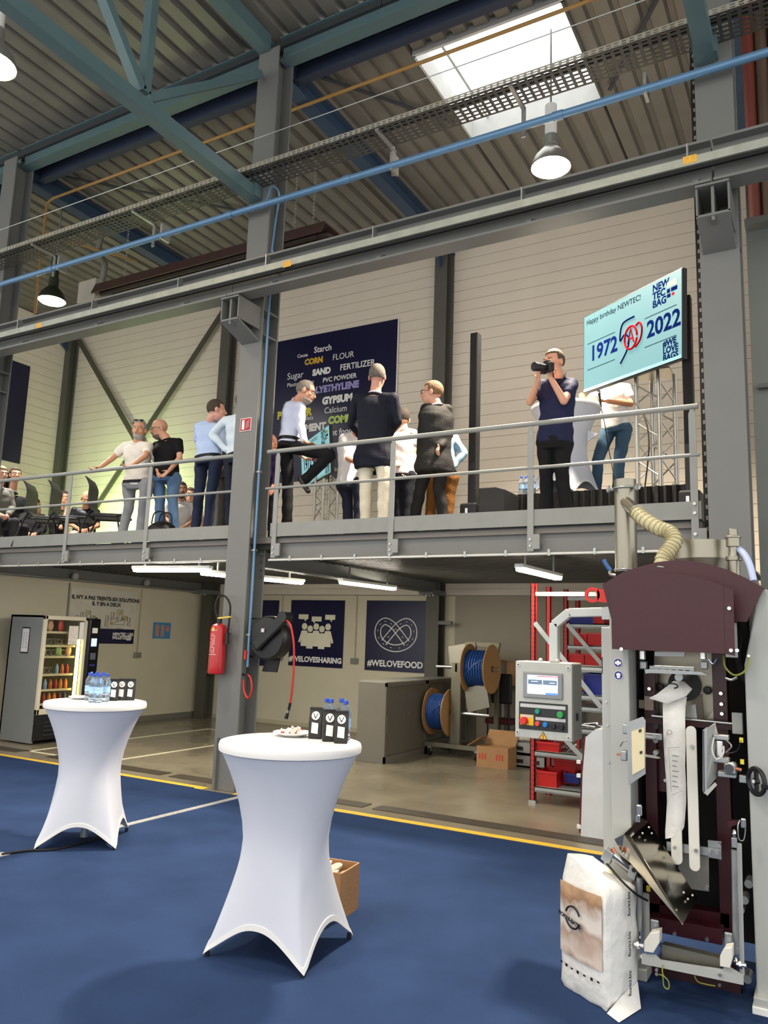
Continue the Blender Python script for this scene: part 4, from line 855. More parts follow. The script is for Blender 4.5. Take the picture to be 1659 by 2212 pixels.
# ---- hose reel
rc=gy(577,1378,6.93); t=thing('hose_reel','black retractable air hose reel on the right side of the centre column','hose reel',(rc.x,7.0,rc.z-.25))
BLK2=M('black_moulded_reel',(28,29,30),.4,0,.05,8)
MB().lathe([(.20,-.09),(.235,-.08),(.24,-.02),(.24,.06),(.22,.09),(.02,.10)],(rc.x,7.0,rc.z),40,(0,-1,0)).build('drum_cover',BLK2,t,smooth=35)
e=gy(612,1333,6.85); d=(e-V((rc.x,6.85,rc.z))).normalized()
c0=V((rc.x,6.89,rc.z))-d*.16; MB().bar(c0+V((0,-.02,0)),e+V((0,.02,0)),.05,.13,V((0,-1,0)).cross(d)).build('guide_arm',BLK2,t,bevel=.02)
MB().cyl(e+V((0,-.03,0)),e+V((0,.1,0)),.06,n=18).build('hose_outlet',BLK2,t,smooth=40)
MB().box((rc.x-.01,6.83,rc.z+.06),(rc.x+.03,6.838,rc.z+.10)).build('logo_mark',M('silver_mark',(190,190,190),.4),t)
for k in range(4): MB().cyl((rc.x-.05+.06*(k%2),6.87,rc.z-.03+.06*(k//2)),(rc.x-.05+.06*(k%2),6.855,rc.z-.03+.06*(k//2)),.006,n=8).build('screw',CHROME,t)
MB().prism([(rc.x-.08,7.05,rc.z-.2),(rc.x+.1,7.05,rc.z-.2),(rc.x+.06,7.05,rc.z-.37),(rc.x-.14,7.05,rc.z-.37)],(0,.02,0)).build('mounting_plate',BLACK,t)
MB().box((-5.64,6.95,rc.z+.2),(rc.x,7.05,rc.z+.215)).build('bracket',BLACK,t); MB().box((-5.64,6.95,rc.z-.22),(rc.x,7.05,rc.z-.2)).build('bracket',BLACK,t)
hp=[gy(616,1338,6.85),gy(627,1350,6.84),gy(634,1385,6.83),gy(635,1430,6.83),gy(632,1480,6.83),gy(627,1520,6.83)]
MB().tube(hp,.011,8).build('red_hose',RED,t,smooth=True)
MB().tube([gy(627,1518,6.83),gy(624,1532,6.83)],.015,8,smooth=False).build('hose_grip',BLACK,t,smooth=True); MB().cyl(gy(624,1532,6.83),gy(618,1552,6.83),.012,.022,n=10).build('quick_coupler',BLACK,t,smooth=True); MB().cyl(gy(623,1534,6.83),gy(622,1540,6.83),.0165,n=10).build('coupler_ring',CHROME,t,smooth=True)
# ================================================================ BAGGING MACHINE
MG=M('machine_light_grey',(168,170,166),.42,0,.03,4); MAR=M('maroon_powder_coat',(60,19,27),.38,0,.06,3,bump=.03,bscale=200); MARD=M('maroon_frame_paint',(58,14,23),.35,0,.06,4)
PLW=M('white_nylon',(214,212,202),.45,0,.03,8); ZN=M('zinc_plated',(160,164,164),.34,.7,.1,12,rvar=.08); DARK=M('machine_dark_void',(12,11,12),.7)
bm_=thing('bagging_machine','tall grey and maroon valve bag filling machine at the right edge','machine',(-.72,4.6,.012))
def plate(px,Y,dep,name,mat,parent=bm_,bevel=0.,**k):
    return MB().prism([gy(u,v,Y) for u,v in px],(0,dep,0)).build(name,mat,parent,bevel=bevel,**k)
def pbox(u0,v0,u1,v1,Y,dep,name,mat,parent=bm_,bevel=.0,**k):
    c=gy((u0+u1)/2,(v0+v1)/2,Y); a=gy(u0,(v0+v1)/2,Y); b=gy(u1,(v0+v1)/2,Y); t=gy((u0+u1)/2,v0,Y); q=gy((u0+u1)/2,v1,Y)
    return MB().box((a.x,Y,q.z),(b.x,Y+dep,t.z)).build(name,mat,parent,bevel=bevel,**k)
def pcyl(u,v,r,Y,l,name,mat,parent=bm_,n=12): 
    p=gy(u,v,Y); return MB().cyl(p,p+V((0,l,0)),r,n=n).build(name,mat,parent,smooth=40)
def ptube(pts,r,name,mat,parent=bm_,n=8): return MB().tube([gy(u,v,Y) for u,v,Y in pts],r,n).build(name,mat,parent,smooth=True)
X=lambda u,v,Y: gy(u,v,Y).x
# columns
xl0,xl1,xl2=X(1298,1600,4.4),X(1319,1600,4.4),X(1361,1600,4.4)
MB().box((xl1,4.40,.012),(xl2,4.58,2.0)).build('left_column',MG,bm_,bevel=.006)
MB().box((xl0,4.43,.012),(xl1,4.55,gy(1307,1355,4.43).z)).build('left_column_plate',MG,bm_,bevel=.004)
xr0,xr1=X(1614,1600,4.4),X(1658,1480,4.4)
MB().prism([(xr0,4.40,.012),(xr1+.02,4.40,.012),(xr1+.02,4.40,2.0),(xr1-.02,4.40,2.0),(xr0,4.40,1.62)],(0,.2,0)).build('right_column',MG,bm_,bevel=.008)
MB().box((xr0-.012,4.36,.012),(xr1+.1,4.64,.085)).build('right_foot',MG,bm_,bevel=.006); MB().box((xr0-.018,4.35,.012),(xr1+.1,4.64,.045)).build('foot_sole',WHITE,bm_,bevel=.004)
MB().box((xl0-.0,4.42,.012),(xl2+.06,4.62,.07)).build('left_foot',MG,bm_,bevel=.006)
for u,v in ((1309,1516),(1312,1567),(1315,1646)): pcyl(u,v,.007,4.425,.006,'screw',BOLT)
MB().box((xl0+.002,4.428,gy(1313,1455,4.43).z),(xl0+.006,4.43,gy(1313,1420,4.43).z)).build('slot',BLACK,bm_)
for (u,v),nm in (((1335,1432),'ear_protection_sign'),((1336,1459),'glove_sign')):
    p=gy(u,v,4.398); d=MB().cyl(p,p+V((0,.003,0)),.0245,n=28).build(nm,M('mandatory_blue',(28,46,130),.4),bm_); 
    r_=MB(); r_.ring(p-V((0,.0005,0)),(0,1,0),.0235,.0012,28,5); r_.build('sign_rim',WPRINT,d)
    m=MB(); q=p-V((0,.002,0))
    if 'ear' in nm:
        m.ell(q,(.009,0,0),(0,.001,0),(0,0,.014),12,8)
        for s in(-1,1): m.ell(q+V((s*.012,0,0)),(.005,0,0),(0,.001,0),(0,0,.008),10,6)
    else: m.box(q+V((-.008,0,-.014)),q+V((.008,.001,.0))); m.ell(q+V((.0,0,.004)),(.012,0,0),(0,.001,0),(0,0,.009),10,6)
    m.build('sign_symbol',WPRINT,d)
# hood
rear=[(1301,1263),(1322,1250),(1345,1236),(1370,1227),(1400,1219),(1430,1213),(1460,1210),(1490,1211),(1530,1218),(1570,1230),(1610,1248),(1650,1270),(1613,1343),(1565,1343),(1322,1343)]
rh=plate(rear,4.36,.03,'rear_hood',MAR)
m=MB(); ar=rear[:12]
for i in range(len(ar)-1): m.quad(gy(*ar[i],4.36),gy(*ar[i+1],4.36),gy(*ar[i+1],4.36)+V((0,.45,0)),gy(*ar[i],4.36)+V((0,.45,0)))
m.build('hood_roof',MAR,bm_)
front=[(1319,1264),(1335,1257),(1360,1249),(1390,1242),(1420,1239),(1450,1239),(1480,1242),(1510,1248),(1540,1257),(1562,1266),(1566,1412),(1322,1402)]
plate(front,4.20,.003,'front_hood',MAR)
m=MB()
for i in range(len(front)): 
    a=gy(*front[i],4.20); b=gy(*front[(i+1)%len(front)],4.20)
    if i!=len(front)-2: m.quad(a,b,b+V((0,.16,0)),a+V((0,.16,0)))
m.build('hood_sides',MAR,bm_)
MB().prism([gy(1562,1266,4.2)+V((.0,.003,0)),gy(1566,1412,4.2)+V((0,.003,0)),gy(1566,1412,4.2)+V((.045,.003,-.01)),gy(1562,1266,4.2)+V((.045,.003,-.02))],(0,.004,0)).build('hood_flange',MAR,bm_)
for u,v in ((1575,1314),(1579,1405),(1592,1405),(1342,1402)): pcyl(u,v,.009,4.185,.018,'bolt',CHROME)
for u,v in ((1617,1417),):  pcyl(u,v,.007,4.38,.02,'bolt',CHROME)
MB().box((X(1566,1380,4.38),4.38,gy(1580,1420,4.38).z),(X(1592,1380,4.38),4.40,gy(1580,1345,4.38).z)).build('side_plate',MG,bm_)
# top pipe, duct, hopper
pa=gy(1350,1037,4.78); pb=gy(1352,1235,4.78); rr=.064
MB().lathe([(rr,0),(rr,pa.z-pb.z)],(pa.x,4.78,pb.z),32,caps=False).build('dust_pipe',SSTEEL,bm_,smooth=True); MB().lathe([(rr-.004,0),(rr-.004,pa.z-pb.z)],(pa.x,4.78,pb.z),32,caps=False).build('dust_pipe_inside',SSTEEL,bm_,smooth=True)
zc=gy(1350,1056,4.78).z; MB().ring((pa.x,4.78,zc),(0,0,1),rr+.004,.007,32,8).build('pipe_clamp',ZN,bm_,smooth=True)
for s,l in ((-1,.03),(1,.045)): c_=MB(); c_.cyl((pa.x+s*(rr+.005),4.74,zc-.008),(pa.x+s*(rr+.03),4.72,zc-.008),.012,n=10); c_.cyl((pa.x+s*(rr+.02),4.70,zc-.03),(pa.x+s*(rr+.02),4.72,zc+.012),.009,n=8); c_.build('clamp_bolt',ZN,bm_,smooth=40)
MB().ring((pa.x,4.78,pb.z+.01),(0,0,1),rr+.004,.006,32,8).build('pipe_clamp',ZN,bm_,smooth=True)
s0=gy(1352,1085,4.74); s1=gy(1376,1108,4.62); MB().cyl(s0,s1,.036,n=20).build('pipe_branch',SSTEEL,bm_,smooth=True)
DUC=M('clear_pu_duct',(206,198,160),.25,0,.08,10,trans=.25)
dp=[(1374,1105,4.63),(1391,1122,4.57),(1421,1140,4.52),(1446,1150,4.50),(1457,1167,4.47),(1446,1188,4.44),(1433,1205,4.42),(1429,1232,4.40)]
P3=crv([gy(*p) for p in dp],10); rs=[.040+.0035*math.sin(i*2.09) for i in range(len(P3))]
MB().tube(P3,rs,18,smooth=False).build('flexible_duct',DUC,bm_,smooth=60)
hl=MB(); 
for i in range(2,len(P3)-1,3):
    d=(P3[i+1]-P3[i-1]).normalized(); hl.ring(P3[i],d,.0425,.0022,18,5)
hl.build('duct_spiral',M('duct_wire',(176,166,126),.3),bm_)
for i in (1,len(P3)-2):
    d=(P3[min(i+1,len(P3)-1)]-P3[i-1]).normalized(); MB().ring(P3[i],d,.043,.004,20,6).build('hose_clip',ZN,bm_,smooth=True)
hc=gy(1517,1195,4.72); MB().lathe([(.165,.13),(.165,.03),(.163,.03),(.13,-.07)],(hc.x,4.72,hc.z-.07),40,caps=False).build('hopper',SSTEEL,bm_,smooth=30); MB().lathe([(.16,.128),(.155,.03),(.12,-.07),(.01,-.07)],(hc.x,4.72,hc.z-.07),40,caps=False).build('hopper_inside',SSTEEL,bm_,smooth=30)
vc=gy(1586,1235,4.55); h=lambda v: gy(1586,v,4.55).z-vc.z
MB().lathe([(.030,-.03),(.030,h(1212)),(.041,h(1211)),(.041,h(1203)),(.03,h(1202)),(.024,h(1192)),(.024,h(1182)),(.036,h(1181)),(.036,h(1163)),(.042,h(1162)),(.042,h(1159)),(.025,h(1157)),(.024,h(1144)),(.018,h(1143))],(vc.x,4.55,vc.z),24).build('vacuum_valve',SSTEEL,bm_,smooth=30)
ptube([(1596,1186,4.55),(1608,1198,4.52),(1620,1222,4.48),(1628,1256,4.44)],.018,'pale_blue_hose',M('pale_blue_tube',(176,190,224),.35),n=12)
ptube([(1304,1209,4.6),(1311,1222,4.6),(1319,1232,4.6)],.012,'blue_valve_lever',M('blue_lever',(60,104,160),.4)); ptube([(1319,1230,4.6),(1318,1240,4.6),(1330,1243,4.6)],.009,'valve_body',ZN)
# red lifting eye
RE=M('bright_red_paint',(206,40,34),.4); e=gy(1279,1285,4.5)
m=MB(); k=28
for i in range(k):
    a0,a1=2*math.pi*i/k,2*math.pi*(i+1)/k
    q=lambda a,r: e+V((r*math.cos(a),0,r*math.sin(a)))
    m.prism([q(a0,.026),q(a0,.044),q(a1,.044),q(a1,.026)],(0,.018,0))
m.prism([e+V((.03,0,.035)),e+V((.10,0,.03)),e+V((.10,0,-.045)),e+V((.03,0,-.038))],(0,.018,0)); m.build('lifting_eye',RE,bm_)
# arm and control panel
ARM=M('pale_grey_arm',(188,194,192),.4)
cpn=thing('operator_terminal','grey wall-arm control box with touch screen and push buttons','control panel',gy(1185,1600,4.85))
yc=4.86
for a,b in (((1314,1322),(1230,1324)),((1232,1322),(1198,1350)),((1198,1346),(1198,1430))): MB().bar(gy(*a,yc),gy(*b,yc),.055,.055,(0,1,0)).build('support_arm',ARM,cpn,bevel=.006)
plate([(1300,1312),(1316,1310),(1316,1338),(1300,1338)],yc-.03,.06,'arm_clamp',ZN,cpn)
TL=gy(1114,1427,4.76); BR=gy(1238,1604,4.76)
bx=MB().box((TL.x,4.76,BR.z),(BR.x,4.96,TL.z)).build('box_body',MG,cpn,bevel=.01)
MB().box((TL.x+.002,4.752,BR.z+.002),(BR.x-.003,4.764,TL.z-.002)).build('box_door',M('panel_door_grey',(178,180,174),.4),cpn,bevel=.004)
W_=BR.x-TL.x; H_=TL.z-BR.z; YF=4.752
pp=lambda fx,fz: V((TL.x+W_*fx,YF,TL.z-H_*fz))
for fx,fz in ((.06,.05),(.93,.065),(.05,.93),(.93,.945)):
    p=pp(fx,fz); MB().cyl(p-V((0,.004,0)),p,.013,n=18).build('corner_cap',M('corner_cap_grey',(196,196,192),.4),cpn,smooth=40); MB().cyl(p-V((0,.006,0)),p-V((0,.003,0)),.005,n=6).build('cap_screw',BLACK,cpn)
def prect(f0,z0,f1,z1,d,name,mat,par=cpn,bevel=0.): a=pp(f0,z0); b=pp(f1,z1); return MB().box((a.x,YF-d,b.z),(b.x,YF-.0005,a.z)).build(name,mat,par,bevel=bevel)
bz=prect(.15,.135,.84,.475,.012,'screen_bezel',M('bezel_grey',(132,136,138),.4),bevel=.01)
scm=M('touch_screen_glow',(150,176,226),.3,emit=(170,196,240),estr=1.0)
def srect(f0,z0,f1,z1,d,name,col,e=1.0):
    return prect(f0,z0,f1,z1,d,name,M('screen_'+name,col,.3,emit=col,estr=e),bz)
srect(.23,.175,.76,.42,.0125,'display',(176,200,244)); srect(.40,.18,.76,.195,.013,'red_header',(220,90,90)); srect(.245,.235,.49,.295,.013,'dark_tile',(70,84,100)); srect(.505,.235,.745,.295,.013,'dark_tile_right',(76,90,104)); srect(.55,.395,.76,.42,.013,'blue_footer',(70,110,220)); srect(.23,.345,.76,.35,.013,'divider',(140,160,200)); srect(.30,.255,.42,.262,.0135,'tile_text',(220,226,236)); srect(.62,.265,.71,.272,.0135,'tile_text_right',(220,226,236))
pn=prect(.075,.53,.92,.885,.004,'button_plate',M('charcoal_plate',(40,42,42),.4),bevel=.003)
prect(.10,.555,.885,.60,.005,'label_strip',M('label_grey',(190,192,192),.5),pn); prect(.37,.715,.885,.755,.005,'label_strip',M('label_grey',(190,192,192),.5),pn); prect(.10,.695,.335,.83,.005,'stop_plate',M('stop_yellow',(232,184,40),.45),pn); prect(.12,.70,.315,.73,.006,'stop_label',M('label_grey',(190,192,192),.5),pn)
def button(fx,fz,r,col,name,l=.022):
    p=pp(fx,fz); b=MB().lathe([(r,0),(r,l*.8),(r*.8,l),(.001,l)],p,18,(0,-1,0)).build(name,M('btn_'+name,col,.3),pn,smooth=40)
button(.41,.645,.0155,(28,140,120),'teal_button'); button(.80,.665,.0205,(44,150,76),'green_button'); button(.18,.775,.024,(206,48,40),'emergency_stop',.04); button(.41,.80,.0155,(214,74,66),'red_button'); button(.545,.805,.0155,(24,120,200),'blue_button'); button(.685,.815,.016,(22,22,24),'black_button',.018); button(.82,.82,.016,(22,22,24),'black_button_right',.018)
c_=pp(.5,.95); tr=MB().prism([c_+V((-.028,-.0015,-.022)),c_+V((.028,-.0015,-.022)),c_+V((0,-.0015,.026))],(0,.001,0)).build('warning_triangle',BLACK,cpn); MB().prism([c_+V((-.022,-.0025,-.0185)),c_+V((.022,-.0025,-.0185)),c_+V((0,-.0025,.019))],(0,.001,0)).build('triangle_field',M('warning_yellow',(236,180,50),.5),tr)
MB().tube([c_+V((.004,-.004,.01)),c_+V((-.004,-.004,-.002)),c_+V((.004,-.004,-.004)),c_+V((-.002,-.004,-.015))],.0016,5,smooth=False).build('bolt_symbol',BLACK,tr)
MB().box((BR.x-.002,4.83,BR.z+.12),(BR.x+.008,4.855,BR.z+.165)).build('rotary_switch',BLACK,cpn,bevel=.004)
for fx in (.38,.68): p=pp(fx,0); MB().sph(p+V((0,.08,.008)),.014).build('cap_nut',ARM,cpn,smooth=True)
# interior
MB().box((xl2-.02,5.05,.10),(xr0+.05,5.07,1.95)).build('interior_shade_sheet',DARK,bm_); MB().box((xl2-.015,4.6,.25),(xl2+.0,5.07,1.95)).build('interior_shade_side',DARK,bm_); MB().box((xr0-.0,4.6,.25),(xr0+.015,5.07,1.95)).build('interior_shade_side',DARK,bm_)  # black sheets put in for the shade inside the machine
plate([(1413,1405),(1548,1408),(1548,1572),(1413,1560)],4.80,.01,'stainless_plate',SSTEEL)
MB().box((X(1394,1700,4.66),4.66,gy(1400,1990,4.66).z),(X(1420,1700,4.66),4.74,gy(1400,1452,4.66).z)).build('frame_upright',MARD,bm_,bevel=.003); MB().box((X(1546,1700,4.66),4.66,gy(1560,2010,4.66).z),(X(1578,1700,4.66),4.74,gy(1560,1405,4.66).z)).build('frame_upright',MARD,bm_,bevel=.003)
MB().box((X(1392,1700,4.66),4.70,gy(1490,1720,4.66).z),(X(1440,1700,4.66),4.78,gy(1490,1550,4.66).z)).build('frame_panel',MARD,bm_)
plate([(1391,1549),(1580,1562),(1580,1577),(1391,1562)],4.63,.05,'frame_crossbar',MARD); plate([(1402,1978),(1560,2008),(1560,2042),(1402,2010)],4.45,.08,'frame_lower_bar',MARD); plate([(1398,1950),(1575,1975),(1575,2005),(1398,1980)],4.66,.1,'frame_lower_rail',MARD)
plate([(1400,2085),(1600,2125),(1600,2150),(1400,2112)],4.55,.15,'base_crossbar',M('dark_maroon_base',(46,16,22),.5)); 
for u in (1418,1578): pbox(u-12,2095,u+12,2160,4.66,.08,'base_leg',M('dark_maroon_base',(46,16,22),.5))
for u,v in ((1402,1488),(1557,1498),(1558,1521),(1559,1542),(1457,2018),(1527,2030),(1437,1686),(1421,1624)): pcyl(u,v,.0095,4.62 if v<2000 else 4.44,.02,'bolt',CHROME)
# filling spout and clamps
p=gy(1478,1480,4.76); MB().cyl(p,p+V((0,.02,0)),.088,n=36).build('spout_flange',M('black_rubber_disc',(34,33,32),.5),bm_,smooth=40); p=gy(1466,1463,4.6); MB().cyl(p,p+V((0.02,.18,0)),.022,n=18).build('filling_spout',ZN,bm_,smooth=40)
for u,v in ((1427,1484),(1529,1491)): 
    p=gy(u,v,4.76); MB().lathe([(.012,0),(.022,.012),(.024,.02),(.02,.03),(.001,.032)],p,7,(0,-1,0)).build('star_knob',BLACK,bm_)
plate([(1402,1437),(1500,1441),(1500,1456),(1402,1450)],4.55,.02,'clamp_bar',ZN,bevel=.004)
plate([(1392,1446),(1408,1445),(1515,1452),(1530,1458),(1515,1458),(1405,1454),(1394,1455)],4.50,.03,'clamp_jaw',ZN)
m=MB()
for i in range(6):
    a=gy(1410+i*15,1447+i*.6,4.545); m.box(a-V((.010,.002,.004)),a+V((.010,.002,.006)))
m.build('jaw_teeth',DARK,bm_)
for u0,u1 in ((1380,1392),(1512,1524)): pbox(u0,1404,u1,1426,4.55,.04,'clamp_cylinder',CHROME,bevel=.006); pbox(u0+1,1428,u1+4,1446,4.54,.04,'clamp_nut',ZN,bevel=.006)
plate([(1414,1408),(1480,1409),(1478,1418),(1414,1417)],4.5,.03,'clamp_beam',ZN)
ptube([(1563,1417,4.42),(1566,1440,4.38),(1585,1458,4.36),(1606,1452,4.36),(1617,1432,4.37),(1618,1420,4.39)],.005,'earth_wire',M('yellow_green_wire',(150,152,66),.4))
ptube([(1587,1345,4.5),(1590,1370,4.48),(1584,1400,4.48),(1595,1430,4.5),(1600,1460,4.55)],.012,'black_cable',RUBBER); ptube([(1595,1345,4.52),(1602,1380,4.5),(1596,1420,4.5),(1606,1470,4.55)],.01,'black_cable',RUBBER); ptube([(1568,1466,4.5),(1580,1469,4.48),(1592,1464,4.5)],.006,'zinc_hose',ZN); ptube([(1530,1425,4.6),(1540,1435,4.55),(1548,1425,4.6)],.004,'blue_air_tube',M('blue_air_tube',(60,110,190),.4))
ptube([(1365,1420,4.62),(1372,1460,4.6),(1366,1500,4.62),(1374,1540,4.64)],.006,'black_cable',RUBBER)
cc=MB()
for k in range(30): q=gy(1362+ (k%2)*14,1440+k*4,4.66); cc.box(q-V((.022,.01,.003)),q+V((.012,.01,.003)))
tagit(cc.build('energy_chain',M('grey_cable_chain',(70,68,62),.6),bm_),kind='stuff')
pbox(1374,1512,1393,1530,4.64,.02,'terminal_block',M('terminal_beige',(140,128,112),.5)); pbox(1392,1504,1411,1534,4.62,.03,'sensor_bracket',M('taupe_bracket',(150,132,122),.4))
plate([(1484,1528),(1502,1521),(1506,1553),(1480,1552)],4.62,.01,'guide_plate',ZN); plate([(1490,1500),(1516,1500),(1520,1555),(1505,1553)],4.78,.01,'deflector',M('taupe_plate',(128,120,104),.4))
plate([(1528,1552),(1545,1530),(1547,1556)],4.7,.01,'gusset',SSTEEL)
MB().cyl(gy(1408,1546,4.6),gy(1582,1563,4.6),.008,n=10).build('cross_shaft',CHROME,bm_,smooth=True); pbox(1581,1540,1604,1586,4.5,.03,'sensor_box',M('sensor_grey',(150,152,148),.5),bevel=.004)
# paddles
for (u0,v0,u1,v1,Y,n_) in ((1485,1569,1508,1882,4.42,'long_guide_paddle'),(1447,1790,1471,1874,4.44,'short_guide_paddle')):
    a=gy(u0,1725,Y).x; b=gy(u1,1725,Y).x; zt_,zb_=gy(1497,v0,Y).z,gy(1497,v1,Y).z; r_=(b-a)/2; c0=(a+b)/2
    po=[(c0+r_*math.cos(t),Y,zt_-r_+r_*math.sin(t)) for t in np.linspace(0,math.pi,12)]+[(c0+r_*math.cos(t),Y,zb_+r_+r_*math.sin(t)) for t in np.linspace(math.pi,2*math.pi,12)]
    MB().prism(po,(0,.014,0)).build(n_,PLW,bm_,bevel=.003)
for u,v in ((1494,1613),(1503,1838),(1457,1832)): pcyl(u,v,.009,4.405,.012,'paddle_screw',ZN)
plate([(1440,1818),(1558,1835),(1558,1852),(1440,1838)],4.47,.012,'paddle_strap',ZN); plate([(1529,1815),(1558,1818),(1559,1857),(1530,1852)],4.49,.012,'strap_bracket',ZN)
for u,v in ((1532,1839),(1549,1842),(1553,1826)): pcyl(u,v,.0095,4.455,.014,'bolt',BOLT)
plate([(1465,1842),(1531,1850),(1532,1926),(1490,1920),(1465,1880)],4.56,.008,'chute_back',SSTEEL); pcyl(1526,1919,.009,4.545,.015,'bolt',BOLT)
# hanging valve bag
bg=thing('valve_bag','crumpled white paper bag hanging from the filling spout','bag',gy(1455,1812,4.45))
PAP=M('white_paper',(222,220,214),.65,0,.03,4,bump=.35,bscale=22); 
rows=[(1502,1440,1484,4.52),(1520,1432,1481,4.48),(1550,1432,1480,4.46),(1600,1433,1481,4.45),(1650,1436,1480,4.46),(1690,1439,1482,4.45),(1730,1441,1482,4.46),(1765,1439,1480,4.45),(1795,1437,1478,4.45),(1812,1437,1468,4.45)]
v=[];f=[]; nn=7
for i,(py,u0,u1,Y) in enumerate(rows):
    for s in (0,1):
        for k in range(nn):
            u=u0+(u1-u0)*k/(nn-1); pinch=math.sin(math.pi*k/(nn-1)); y=Y+(-.016 if s==0 else .02)*pinch+random.uniform(-.003,.003); v.append(gy(u,py+(-12*k/(nn-1) if i>7 else 0)+ (4*k/(nn-1)),Y)+V((0,y-Y,0)))
for i in range(len(rows)-1):
    for s in (0,1):
        for k in range(nn-1): a=(i*2+s)*nn+k; b=((i+1)*2+s)*nn+k; f.append((a,a+1,b+1,b))
    for k in (0,nn-1): f.append(((i*2)*nn+k,(i*2+1)*nn+k,((i+1)*2+1)*nn+k,((i+1)*2)*nn+k))
MB().add(v,f).build('bag_body',PAP,bg,smooth=80)
m=MB(); fl=[gy(1455,1471,4.50),gy(1478,1472,4.52),gy(1495,1488,4.50),gy(1482,1503,4.46),gy(1440,1519,4.42),gy(1402,1508,4.40),gy(1418,1500,4.42)]
c_=gy(1452,1493,4.445); m.add([c_]+fl+[q+V((0,.004,-.003)) for q in fl],[(0,1+i,1+(i+1)%7) for i in range(7)]+[(1+i,8+i,8+(i+1)%7,1+(i+1)%7) for i in range(7)]); m.build('valve_flap',PAP,bg,smooth=80)
m=MB(); m.tube([gy(1438,1483,4.41),gy(1446,1477,4.42),gy(1460,1478,4.42),gy(1464,1484,4.42),gy(1456,1487,4.415)],.004,6); m.build('printed_logo',BLACK,bg)
GI=M('grey_print',(120,118,112),.6)
for k in range(7):
    y=1632+k*11; MB().bar(gy(1452,y,4.425),gy(1466-(k%3)*2,y+2,4.425),.001,.004,(0,0,1)).build('printed_line',GI,bg)
for a,b in (((1444,1615),(1470,1614)),((1444,1615),(1450,1710)),((1474,1708),(1450,1718))): MB().bar(gy(*a,4.427),gy(*b,4.427),.001,.0015,(0,0,1)).build('print_frame',GI,bg)
m=MB(); m.ring(gy(1446,1582,4.428),(0,1,0),.012,.001,16,4); m.build('print_oval',GI,bg); text('FIP',.014,gy(1443,1590,4.426),(.2,0,1),(-1,0,.2),GI,bg,proud=0)
# side clamp plates
cl=plate([(1354,1561),(1388,1548),(1394,1556),(1394,1672),(1357,1697)],4.18,.008,'left_clamp_plate',ZN); plate([(1364,1580),(1392,1571),(1392,1659),(1366,1674)],4.172,.008,'left_pad',M('cream_pad',(216,204,168),.6))
for u,v in ((1381,1579),(1384,1578),(1383,1626),(1386,1625)): pbox(u-1,v-3,u+1,v+3,4.168,.004,'pad_slot',DARK)
for u,v in ((1350,1574),(1346,1632)): pbox(u-6,v-10,u+8,v+12,4.22,.06,'clamp_actuator',ZN,bevel=.006)
pbox(1332,1628,1346,1633,4.23,.012,'brass_fitting',M('copper_fitting',(190,120,90),.3,.8)); ptube([(1340,1612,4.22),(1346,1602,4.2),(1356,1598,4.2)],.004,'air_tube',ZN)
for v in (1590,1632): MB().cyl(gy(1392,v,4.3),gy(1424,v+5,4.45),.010,n=10).build('clamp_rod',CHROME,bm_,smooth=True)
pbox(1392,1584,1428,1598,4.4,.03,'clamp_block',ZN,bevel=.004)
for v in (1570,1600,1626): pcyl(1416,v,.013,4.42,.05,'clamp_hinge',BLACK if v==1570 else ZN)
rp=plate([(1518,1577),(1528,1570),(1528,1712),(1521,1715),(1518,1708)],4.30,.006,'right_clamp_plate',ZN); 
MB().prism([gy(1519,1578,4.30),gy(1544,1562,4.42),gy(1546,1562,4.42),gy(1550,1590,4.42),gy(1546,1680,4.42),gy(1520,1712,4.30)],(.004,0,0)).build('right_clamp_side',MG,bm_)
plate([(1521,1712),(1544,1690),(1549,1696),(1528,1719)],4.29,.01,'clamp_lip',MG)
pbox(1540,1588,1574,1599,4.38,.05,'actuator_bracket',ZN,bevel=.004); pbox(1546,1600,1562,1640,4.38,.04,'actuator_rod',CHROME,bevel=.008); pbox(1535,1637,1575,1648,4.38,.06,'actuator_arm',ZN,bevel=.004); pbox(1550,1668,1590,1680,4.38,.06,'actuator_arm',ZN,bevel=.004); pbox(1563,1648,1590,1675,4.36,.07,'air_cylinder',ZN,bevel=.012); pcyl(1574,1661,.022,4.345,.02,'cylinder_cap',M('dark_grey_cap',(66,68,70),.4)); MB().cyl(gy(1588,1660,4.37),gy(1602,1664,4.37),.009,n=10).build('copper_fitting',M('copper_fitting',(190,120,90),.3,.8),bm_,smooth=True); pbox(1596,1676,1618,1692,4.4,.05,'guide_block',ZN,bevel=.004)
for u,v in ((1601,1598),(1603,1645)): pbox(u-4,v-4,u+4,v+6,4.4,.02,'yellow_tag',M('yellow_tag',(222,206,60),.5))
ptube([(1542,1593,4.36),(1538,1620,4.33),(1548,1640,4.33),(1562,1628,4.34),(1563,1612,4.36)],.0045,'air_tube',PLW); ptube([(1570,1600,4.36),(1580,1612,4.34),(1568,1626,4.36)],.004,'air_tube',ZN); ptube([(1601,1600,4.4),(1592,1622,4.42),(1572,1628,4.42)],.003,'black_cable',RUBBER)
